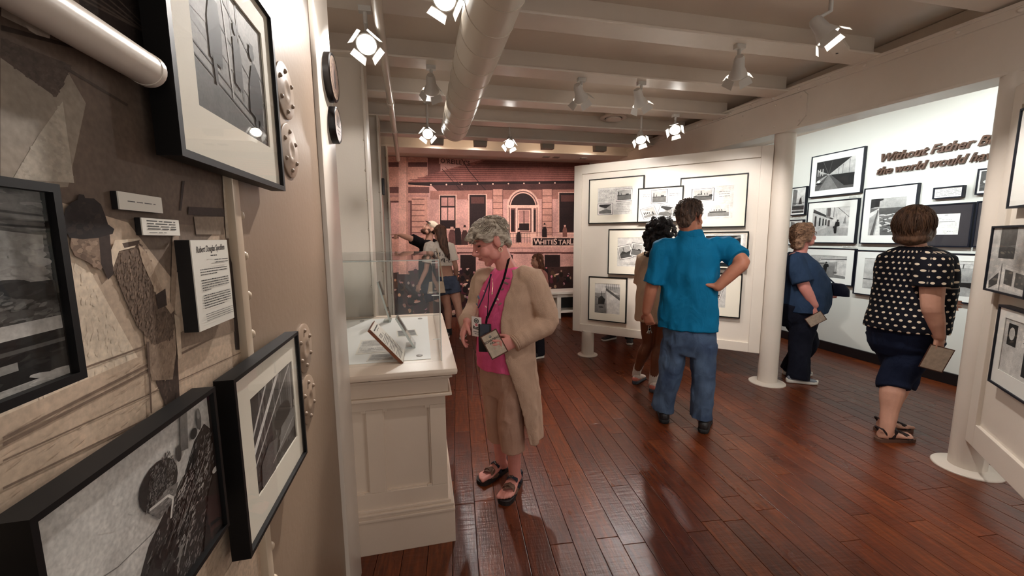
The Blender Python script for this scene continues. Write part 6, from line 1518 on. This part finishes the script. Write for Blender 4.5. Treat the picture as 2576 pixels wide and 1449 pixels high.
    bg = MB(); bg.loft([oval(P(2098, 712, .1), s, f, .10, .03, 20), oval(P(2104, 728, .1), s, f, .12, .045, 20), oval(P(2104, 744, .1), s, f, .12, .04, 20)]); garment(bg, 'shoulder_bag', cloth('navy_bag', rgb(26, 30, 48), .6), r0, .008, 2, .003, 20)
    MB().tube([P(2008, 636, .14), P(2050, 668, .16), P(2098, 712, .1)], [(.012, .003)]*3, n=8).build('bag_strap', cloth('navy_bag', rgb(26, 30, 48), .6), r0, True, world=True)
    M = frame_of(P(2052, 803, -.19), unit(-.45, -.89), R(12), R(-38)) @ Matrix.Rotation(R(180), 4, 'Z')
    card('boarding_card', 'brown edged boarding card held low by the woman in navy', M, .155, .115, 'card')
navy_woman()
# ------------------------------------------------------------------ woman in the polka dot blouse
def dot_mat():
    M = bpy.data.materials.new('polka_dots'); M.use_nodes = True; nt = M.node_tree; N = nt.nodes; L = nt.links; p = N['Principled BSDF']; p.inputs['Roughness'].default_value = .8; p.inputs['Specular IOR Level'].default_value = .15
    a = N.new('ShaderNodeAttribute'); a.attribute_name = 'dots'; sx = N.new('ShaderNodeSeparateXYZ'); L.new(a.outputs['Vector'], sx.inputs[0])
    def mth(op, a_, b_=None):
        n = N.new('ShaderNodeMath'); n.operation = op
        for i, q in enumerate((a_, b_)):
            if q is None: continue
            if isinstance(q, (int, float)): n.inputs[i].default_value = q
            else: L.new(q, n.inputs[i])
        return n.outputs[0]
    pu, pv = .046, .040
    v = mth('DIVIDE', sx.outputs[1], pv); row = mth('FLOOR', v); odd = mth('MODULO', row, 2.0); u = mth('ADD', mth('DIVIDE', sx.outputs[0], pu), mth('MULTIPLY', mth('ABSOLUTE', odd), .5))
    du = mth('MULTIPLY', mth('SUBTRACT', mth('FRACT', u), .5), pu); dv = mth('MULTIPLY', mth('SUBTRACT', mth('FRACT', v), .5), pv)
    d = mth('SQRT', mth('ADD', mth('MULTIPLY', du, du), mth('MULTIPLY', mth('MULTIPLY', dv, dv), 1.7))); k = mth('LESS_THAN', d, .0102)
    mx = N.new('ShaderNodeMix'); mx.data_type = 'RGBA'; mx.inputs[6].default_value = rgb(18, 18, 26); mx.inputs[7].default_value = rgb(226, 208, 184); L.new(k, mx.inputs[0]); L.new(mx.outputs[2], p.inputs['Base Color'])
    return M
def polka_woman():
    g = V(3.47, 2.10, 0); P = px(4.06)
    r0 = empty('person', g, 0, 'woman in a black polka dot blouse and navy capris facing the white wall', 'person')
    f = unit(.93, .36); s = right_of(f)
    hM = frame_of(P(2300, 566), unit(.92, .38), R(-4), 0, 1.05)
    shR, shL = P(2345, 662, -.16), P(2262, 652, .17)
    elR, wrR = P(2345, 770, -.18), P(2362, 848, -.14)
    elL, wrL = P(2300, 760, .20), P(2370, 770, .20)
    pelv = P(2276, 835, .02); hipR, hipL = pelv+s*.10, pelv-s*.10
    anR, anL = V(3.275, 2.085, .095), V(3.43, 2.20, .095)
    knR, knL = P(2252, 950, -.03), P(2272, 940, .08)
    b = MB(); head(b, hM, 1.1)
    limb(b, [hM @ V(0, -.025, -.06), P(2304, 618), P(2302, 640)], [.056, .058, .075])
    b.loft([oval(P(2302, 630), s, f, .09, .07), oval(P(2303, 660), s, f, .16, .08), oval(P(2300, 720), s, f, .16, .10), oval(P(2290, 790), s, f, .16, .12), oval(pelv, s, f, .16, .12)])
    arm(b, shR, elR, wrR, (.066, .058, .052, .034)); arm(b, shL, elL, wrL, (.066, .058, .052, .034))
    hand(b, wrR, P(2360, 885, -.13)-wrR, V(.1, .95, 0), V(1, 0, 0), (.45, .6, .45), .98); hand(b, wrL, V(.9, .1, 0), V(.1, -.9, 0), V(0, 0, 1), (.4, .5, .4), .98)
    leg(b, hipR, knR, anR, (.1, .068, .072, .042), calf=(-.015, -.005, 0)); leg(b, hipL, knL, anL, (.1, .068, .072, .042), calf=(-.015, -.005, 0))
    hR, tR = (3.215, 2.095), (3.475, 2.050); hL, tL = (3.38, 2.215), (3.635, 2.165)
    bare_foot(b, hR, tR, .022, 1, .048); bare_foot(b, hL, tL, .022, -1, .048)
    b.tube([anR, anR-V(.01, 0, .045)], [.042, .040], rnd=True); b.tube([anL, anL-V(.01, 0, .045)], [.042, .040], rnd=True)
    b.remesh(.006, 3, .45).build('body', SKIN_M, r0, 'all', world=True)
    face_marks(r0, hM, LIP, BROWD)
    h = MB(); h.ell((0, -.018, .040), (.098, .112, .088)); h.ell((0, -.040, -.030), (.104, .092, .085)); h.ell((0, -.052, -.085), (.100, .072, .050))
    for k in (-1, 1): h.ell((k*.078, .012, -.040), (.030, .052, .075))
    h.ell((0, .060, .075), (.07, .04, .03))
    h.xform(hM); h.remesh(.006, 4, .5, .005, 22).build('hair', hair_mat('hair_brown_bob', rgb(112, 80, 58), rgb(62, 42, 32), (1, 1, .18)), r0, 'all', world=True)
    strands(hM, (0, -.022, .010), (.107, .120, .122), 380, lambda a, e: (0, 1), 6, .0028, az=(50, 310), el=(30, 88), length=100, lift=.003).build('hair_locks', MATS['hair_brown_bob'], r0, 'all', world=True)
    t = MB(); t.loft([oval(P(2303, 618), s, f, .085, .075, 34), oval(P(2303, 630), s, f, .15, .09, 34), oval(P(2302, 644), s, f, .205, .11, 34), oval(P(2300, 680), s, f, .225, .14, 34, bf=.19), oval(P(2297, 720), s, f, .225, .15, 34, bf=.24), oval(P(2290, 765), s, f, .225, .165, 34, bf=.25), oval(P(2282, 800), s, f, .230, .19, 34, bf=.22), oval(P(2277, 826), s, f, .232, .195, 34, bf=.19)])
    for sh, el in ((shR, elR), (shL, elL)): limb(t, [sh.lerp(P(2303, 670), .3), sh, sh.lerp(el, .36), sh.lerp(el, .54)], [.095, .098, .098, .100], n=20, rnd=False)
    r = t.remesh(.008, 4, .5, .010, 7); o = r.build('blouse', dot_mat(), r0, 'all', world=True)
    at = o.data.attributes.new('dots', 'FLOAT_VECTOR', 'POINT'); mw = r0.matrix_basis; c0 = P(2290, 740)
    for i, vtx in enumerate(o.data.vertices):
        w = mw @ vtx.co; d = w-c0; x, y = d.dot(s), d.dot(f); d2 = w-shR.lerp(elR, .3)
        if d2.dot(s) > -.045 and w.z > shR.lerp(elR, .6).z and x > .12: ang = math.atan2(d2.dot(s)+.02, -d2.dot(f)); u = ang*.10+1.0
        else: ang = math.atan2(x, -y); u = ang*.20
        at.data[i].vector = (u+10, w.z, 0)
    NC = cloth('navy_capris', rgb(26, 34, 56), .85, 380, .3)
    t = MB(); t.loft([oval(P(2278, 815), s, f, .205, .17, 30), oval(pelv, s, f, .21, .18, 30), oval(pelv-V(0, 0, .10), s, f, .205, .16, 30), oval(pelv-V(0, 0, .17), s, f, .17, .12, 30)])
    for hp, kn, an in ((hipR, knR, anR), (hipL, knL, anL)): limb(t, [hp, hp.lerp(kn, .5), kn, kn.lerp(an, .22)], [(.118, .130), (.112, .118), (.094, .100), (.092, .096)], n=20, rnd=False)
    garment(t, 'capris', NC, r0, .008, 4, .010, 8)
    SO, ST = mat('sandal_cork', rgb(96, 66, 52), .7), cloth('sandal_dark', rgb(44, 32, 32), .6)
    for hl, to in ((hR, tR), (hL, tL)):
        sandal(r0, hl, to, SO, ST, [([(-.95, .72, .022), (-.5, .74, .052), (.3, .78, .048), (1, .80, .022)], .012), ([(-.85, .55, .022), (-.4, .60, .070), (.4, .66, .060), (.98, .70, .022)], .010), ([(-.72, .30, .03), (-.62, .40, .085), (0, .46, .096), (.62, .40, .085), (.72, .30, .03)], .012), ([(-.68, .22, .03), (-.60, .0, .10), (0, -.055, .108), (.60, .0, .10), (.68, .22, .03)], .008)], .050, .022)
    M = frame_of(P(2356, 902, -.15), unit(-.55, -.83), R(6), R(14)) @ Matrix.Rotation(R(180), 4, 'Z')
    card('boarding_card', 'brown edged boarding card hanging from the hand of the polka dot woman', M, .135, .175, 'card')
polka_woman()
# ------------------------------------------------------------------ young couple before the pink mural
def tee_girl():
    g = V(.40, 5.9, 0); P = px(5.92)
    r0 = empty('person', g, 0, 'young woman with long brown hair in a printed white t-shirt and denim shorts', 'person')
    f = unit(-.15, .99); s = right_of(f)
    hM = frame_of(P(1106, 586), unit(-.45, .89), R(4), 0, .98)
    shL, shR = P(1080, 618, 0), P(1132, 620, 0); elL, wrL = P(1072, 678, -.04), P(1056, 715, -.08); elR, wrR = P(1146, 670, -.02), P(1148, 705, .14)
    pelv = P(1124, 712, 0); hipL, hipR = pelv-s*.085, pelv+s*.085; anL, anR = V(.36, 5.98, .09), V(.56, 5.86, .09); knL, knR = V(.35, 5.94, .47), V(.50, 5.86, .47)
    b = MB(); head(b, hM); limb(b, [hM @ V(0, -.025, -.06), P(1107, 606), P(1107, 618)], [.046, .046, .06])
    b.loft([oval(P(1107, 614), s, f, .07, .05), oval(P(1107, 626), s, f, .145, .07), oval(P(1112, 660), s, f, .13, .08), oval(P(1118, 690), s, f, .13, .08), oval(pelv, s, f, .15, .1)])
    arm(b, shL, elL, wrL, (.042, .036, .034, .025)); arm(b, shR, elR, wrR, (.042, .036, .034, .025)); hand(b, wrL, P(1048, 735, -.08)-wrL, V(.5, .6, 0), V(.3, .8, .2), (.4, .5, .4), .92); hand(b, wrR, V(.2, .8, .2), V(-.8, 0, 0), V(0, 0, 1), (.5, .6, .5), .92)
    leg(b, hipL, knL, anL, (.088, .056, .058, .036)); leg(b, hipR, knR, anR, (.088, .056, .058, .036)); b.remesh(.0075, 3, .45).build('body', SKIN_M, r0, 'all', world=True); face_marks(r0, hM, LIP, BROWD)
    h = MB(); h.ell((0, -.018, .036), (.088, .104, .086)); h.loft([[hM.inverted() @ q for q in oval(P(1108, 575, -.06), s, f, .080, .05, 20)], [hM.inverted() @ q for q in oval(P(1112, 600, -.08), s, f, .078, .045, 20)], [hM.inverted() @ q for q in oval(P(1118, 622, -.095), s, f, .060, .035, 20)], [hM.inverted() @ q for q in oval(P(1126, 642, -.10), s, f, .035, .022, 20)], [hM.inverted() @ q for q in oval(P(1131, 655, -.10), s, f, .012, .010, 20)]])
    h.xform(hM); h.remesh(.007, 3, .5, .010, 20).build('hair', hair_mat('hair_long_brown', rgb(118, 84, 66), rgb(62, 42, 36), (1, 1, .15)), r0, 'all', world=True)
    WT = cloth('white_jersey', rgb(242, 230, 216), .85, 300, .2, 6, .06); t = MB()
    t.loft([oval(P(1107, 606), s, f, .06, .05, 28), oval(P(1107, 614), s, f, .12, .07, 28), oval(P(1107, 624), s, f, .17, .09, 28), oval(P(1110, 645), s, f, .165, .10, 28), oval(P(1114, 668), s, f, .165, .105, 28)])
    for sh, el in ((shL, elL), (shR, elR)): limb(t, [sh.lerp(P(1108, 630), .3), sh, sh.lerp(el, .4), sh.lerp(el, .72)], [.07, .072, .074, .078], n=16, rnd=False)
    o = garment(t, 't_shirt', WT, r0, .0075, 3, .008, 9)
    # brush lettering on the back of the shirt
    B = MB(); rg = random.Random(8)
    for row in range(2):
        for k in range(6):
            x0 = 1094+k*6.4+row*4; y0 = 636+row*15+k*1.2; q = [P(x0+rg.uniform(-2, 4), y0+rg.uniform(-6, 6), -.118) for _ in range(4)]; B.tube(q, .0045, n=6)
    B.build('shirt_lettering', mat('ink_black', rgb(36, 30, 34), .7), r0, True, world=True)
    DS = cloth('denim_shorts', rgb(88, 96, 116), .85, 300, .35, 8, .3); t = MB(); t.loft([oval(P(1122, 694), s, f, .155, .11, 28), oval(pelv, s, f, .175, .125, 28), oval(pelv-V(0, 0, .08), s, f, .178, .12, 28)])
    for hp, kn in ((hipL, knL), (hipR, knR)): limb(t, [hp, hp.lerp(kn, .25), hp.lerp(kn, .42)], [.105, .105, .108], n=18, rnd=False)
    garment(t, 'shorts', DS, r0, .008, 3, .008, 10)
    PU = cloth('cream_leather', rgb(216, 194, 168), .6, 200, .2); m_ = MB(); m_.loft([oval(P(1098, 708, -.22), s, f, .105, .018, 20), oval(P(1098, 738, -.22), s, f, .135, .028, 20)]); bo = garment(m_, 'shoulder_bag', PU, r0, .007, 2, .002, 20)
    MB().tube([P(1098, 625, -.105), P(1108, 665, -.14), P(1114, 706, -.20)], [(.010, .003)]*3, n=8).build('bag_strap', PU, r0, True, world=True)
    for an, kn in ((anL, knL), (anR, knR)): m_ = MB(); limb(m_, [an-V(0, 0, .05), an+V(0, 0, .05)], [.045, .045], rnd=False); m_.build('sock', mat('sock_black', rgb(24, 22, 24), .8), r0, 'all', world=True)
    for hl, to in (((.335, 5.93), (.33, 6.17)), ((.53, 5.80), (.60, 6.03))): shoe(r0, hl, to, cloth('sneaker_print', rgb(150, 140, 132), .7, 60, .4, 30, .7), mat('sole_white', rgb(222, 216, 206), .6), .045)
tee_girl()
def cap_man():
    g = V(.16, 6.35, 0); P = px(6.37)
    r0 = empty('person', g, 0, 'bearded man in a black t-shirt and cream cap pointing with a stretched arm', 'person')
    f = unit(-.85, .30); s = right_of(f)
    hM = frame_of(P(1083, 576), unit(-.92, -.15), R(-38), 0, 1.05)
    shL, shR = P(1056, 610, -.14), P(1092, 612, .2); elL, wrL = P(1028, 598, -.24), P(1008, 592, -.32); elR, wrR = P(1085, 672, .2), P(1075, 715, .1)
    pelv = P(1080, 715, 0); hipL, hipR = pelv-s*.09, pelv+s*.09; anL, anR = V(.14, 6.22, .09), V(.20, 6.47, .09); knL, knR = V(.14, 6.24, .50), V(.20, 6.46, .50)
    b = MB(); head(b, hM, 1.12); limb(b, [hM @ V(0, -.03, -.06), P(1080, 600), P(1076, 615)], [.056, .058, .07])
    b.loft([oval(P(1076, 610), s, f, .08, .06), oval(P(1076, 626), s, f, .19, .09), oval(P(1076, 670), s, f, .17, .11), oval(pelv, s, f, .16, .11)])
    arm(b, shL, elL, wrL, (.052, .044, .042, .030)); arm(b, shR, elR, wrR, (.052, .044, .042, .030)); hand(b, wrL, P(990, 590, -.40)-wrL, V(0, 0, -1), V(0, .8, .5), (.1, .15, .1), 1.0, fcurl=((.05, .05, .05), (.9, .9, .6), (1, 1, .6), (1, 1, .6))); hand(b, wrR, V(-.2, 0, -1), V(0, -1, 0), V(-1, 0, 0), (.4, .5, .4), 1.0)
    leg(b, hipL, knL, anL); leg(b, hipR, knR, anR); b.remesh(.0075, 3, .45).build('body', SKIN_M, r0, 'all', world=True); face_marks(r0, hM, LIP, BROWD)
    bd = MB(); bd.ell((0, .050, -.088), (.054, .050, .036)); bd.ell((0, .076, -.098), (.036, .028, .026)); 
    for k in (-1, 1): bd.ell((k*.056, .010, -.055), (.014, .034, .050))
    bd.xform(hM); bd.remesh(.006, 2, .5, .005, 50).build('beard', hair_mat('beard_brown', rgb(96, 62, 46), rgb(56, 36, 28), (1, 1, 1)), r0, 'all', world=True)
    h = MB(); h.ell((0, -.03, .02), (.078, .088, .075)); h.xform(hM); h.remesh(.007, 2, .5, .004, 40).build('hair', hair_mat('hair_dark_brown', rgb(70, 48, 38), rgb(40, 28, 24), (1, 1, 1)), r0, 'all', world=True)
    CP = cloth('cap_cream', rgb(234, 214, 190), .8, 200, .2); c_ = MB(); c_.ell((0, -.012, .060), (.086, .104, .070)); c_.xform(hM); garment(c_, 'cap', CP, r0, .006, 2, .002, 10)
    MB().loft([[hM @ V(x*w_, y, z) for x, y, z in ((-1, .0, 0), (-.5, .03, .006), (0, .036, .008), (.5, .03, .006), (1, 0, 0), (.5, .026, .002), (0, .032, .004), (-.5, .026, .002))] for w_ in (.001,)] + []) if False else None
    pk_ = MB(); pk_.loft([[hM @ V(.070*math.cos(a)*k2, .055+.075*math.sin(a)*k2, .058+z_-.01*math.sin(a)) for a in [math.pi*i/12 for i in range(13)]]+[hM @ V(-.07*k2*(1-2*i/6), .052, .058+z_) for i in range(1, 6)] for k2, z_ in ((1, 0), (1, .005))]); pk_.build('cap_peak', mat('cap_peak_dark', rgb(48, 40, 40), .7), r0, world=True)
    BT = cloth('black_jersey', rgb(24, 20, 23), .85, 300, .2); t = MB(); t.loft([oval(P(1077, 603), s, f, .075, .06, 28), oval(P(1077, 612), s, f, .13, .08, 28), oval(P(1076, 622), s, f, .20, .10, 28), oval(P(1076, 660), s, f, .20, .125, 28), oval(P(1077, 700), s, f, .20, .13, 28)])
    for sh, el in ((shL, elL), (shR, elR)): limb(t, [sh.lerp(P(1076, 625), .3), sh, sh.lerp(el, .4), sh.lerp(el, .75)], [.08, .080, .078, .078], n=16, rnd=False)
    garment(t, 't_shirt', BT, r0, .008, 3, .008, 9)
    JN = cloth('navy_shorts', rgb(40, 48, 76), .85, 300, .2); t = MB(); t.loft([oval(P(1078, 692), s, f, .17, .12, 28), oval(pelv, s, f, .18, .13, 28), oval(pelv-V(0, 0, .1), s, f, .18, .12, 28)])
    for hp, kn in ((hipL, knL), (hipR, knR)): limb(t, [hp, hp.lerp(kn, .5), hp.lerp(kn, .9)], [.105, .105, .108], n=18, rnd=False)
    garment(t, 'shorts', JN, r0, .008, 3, .008, 9)
    for hl, to in (((.20, 6.20), (-.04, 6.26)), ((.26, 6.46), (.02, 6.50))): shoe(r0, hl, to, mat('shoe_black', rgb(28, 24, 25), .5), mat('sole_white', rgb(222, 216, 206), .6), .048)
cap_man()
# ------------------------------------------------------------------ visitor behind the photo board and the girl behind the cardigan
def simple_person(g, face, H, label, top, legs_c, shoes_c, skin_m, hair_m, long_hair=False, feet=None, sole=None):
    k = H/1.70; f = unit(*face); s = right_of(f); g = V(*g)
    r0 = empty('person', g, 0, label, 'person'); Z = lambda z, x=0, y=0: g+V(0, 0, z*k)+s*(x*k)+f*(y*k)
    hM = frame_of(Z(1.585, 0, .01), f, R(4), 0, k)
    b = MB(); head(b, hM); limb(b, [hM @ V(0, -.025, -.06), Z(1.48), Z(1.42)], [.05*k, .05*k, .06*k])
    b.loft([oval(Z(1.44), s, f, .08*k, .06*k), oval(Z(1.38), s, f, .17*k, .085*k), oval(Z(1.2), s, f, .15*k, .1*k), oval(Z(.95), s, f, .155*k, .105*k)])
    ft = feet or [((s*.09*k+g-f*.06*k), (s*.10*k+g+f*.19*k)), ((-s*.09*k+g-f*.06*k), (-s*.10*k+g+f*.19*k))]
    J = []
    for sd, (hl, to) in zip((1, -1), ft):
        arm(b, Z(1.38, sd*.18), Z(1.12, sd*.23, -.02), Z(.90, sd*.22, .06), (.046*k, .038*k, .036*k, .026*k)); hand(b, Z(.90, sd*.22, .06), -UP*.9+f*.3, -s*sd, f, (.3, .4, .3), .95*k)
        d = Vector((to[0]-hl[0], to[1]-hl[1], 0)).normalized(); an = V(hl[0], hl[1], .09*k)+d*.055*k; hp = Z(.92, sd*.09); kn = hp.lerp(an, .52)+f*.02; leg(b, hp, kn, an, (.085*k, .056*k, .056*k, .036*k)); J.append((hp, kn, an))
    b.remesh(.008, 3, .45).build('body', skin_m, r0, 'all', world=True); face_marks(r0, hM, LIP, BROWD)
    h = MB(); h.ell((0, -.020, .042), (.084, .102, .082)); h.ell((0, -.065, -.01), (.075, .055, .07))
    if long_hair: h.ell((0, -.075, -.12), (.085, .045, .14)); h.ell((.066, -.02, -.06), (.026, .04, .12)); h.ell((-.066, -.02, -.06), (.026, .04, .12))
    h.xform(hM); h.remesh(.007, 2, .5, .008, 30).build('hair', hair_m, r0, 'all', world=True)
    t = MB(); t.loft([oval(Z(1.47), s, f, .075*k, .065*k, 28), oval(Z(1.43), s, f, .14*k, .085*k, 28), oval(Z(1.38), s, f, .19*k, .10*k, 28), oval(Z(1.2), s, f, .185*k, .12*k, 28), oval(Z(.92), s, f, .185*k, .13*k, 28)])
    for sd in (1, -1): limb(t, [Z(1.38, sd*.12), Z(1.37, sd*.18), Z(1.24, sd*.21), Z(1.16, sd*.225)], [.075*k, .074*k, .072*k, .074*k], n=16, rnd=False)
    garment(t, 'shirt', top, r0, .009, 3, .008, 9)
    t = MB(); t.loft([oval(Z(1.0), s, f, .165*k, .115*k, 28), oval(Z(.92), s, f, .175*k, .125*k, 28), oval(Z(.82), s, f, .175*k, .115*k, 28)])
    for hp, kn, an in J: limb(t, [hp, hp.lerp(kn, .5), kn, an-V(0, 0, .03*k)], [.1*k, .098*k, .082*k, .078*k], n=18, rnd=False)
    garment(t, 'trousers', legs_c, r0, .009, 3, .010, 9)
    for hl, to in ft: shoe(r0, hl, to, shoes_c, sole or mat('sole_white', rgb(222, 216, 206), .6), .046*k)
    return r0
simple_person((2.72, 5.16, 0), (-.9, -.3), 1.72, 'visitor in dark trousers whose shoes show under the photo board', cloth('grey_jersey', rgb(96, 96, 100), .85), cloth('charcoal_trousers', rgb(36, 34, 40), .85), mat('shoe_charcoal', rgb(52, 44, 44), .6), SKIN_M, hair_mat('hair_dark_brown', rgb(70, 48, 38), rgb(40, 28, 24)), feet=[((2.745, 5.27), (2.50, 5.20)), ((2.90, 5.10), (2.77, 4.90))])
gp = at_d(1352, 668, 4.9)
simple_person((gp.x, gp.y, 0), (-.95, -.2), 1.30, 'auburn haired girl mostly hidden behind the woman in the cardigan', cloth('rose_jersey', rgb(190, 130, 120), .85), cloth('charcoal_trousers', rgb(36, 34, 40), .85), mat('shoe_charcoal', rgb(52, 44, 44), .6), SKIN_M, hair_mat('hair_auburn', rgb(132, 82, 58), rgb(78, 46, 34)), True)
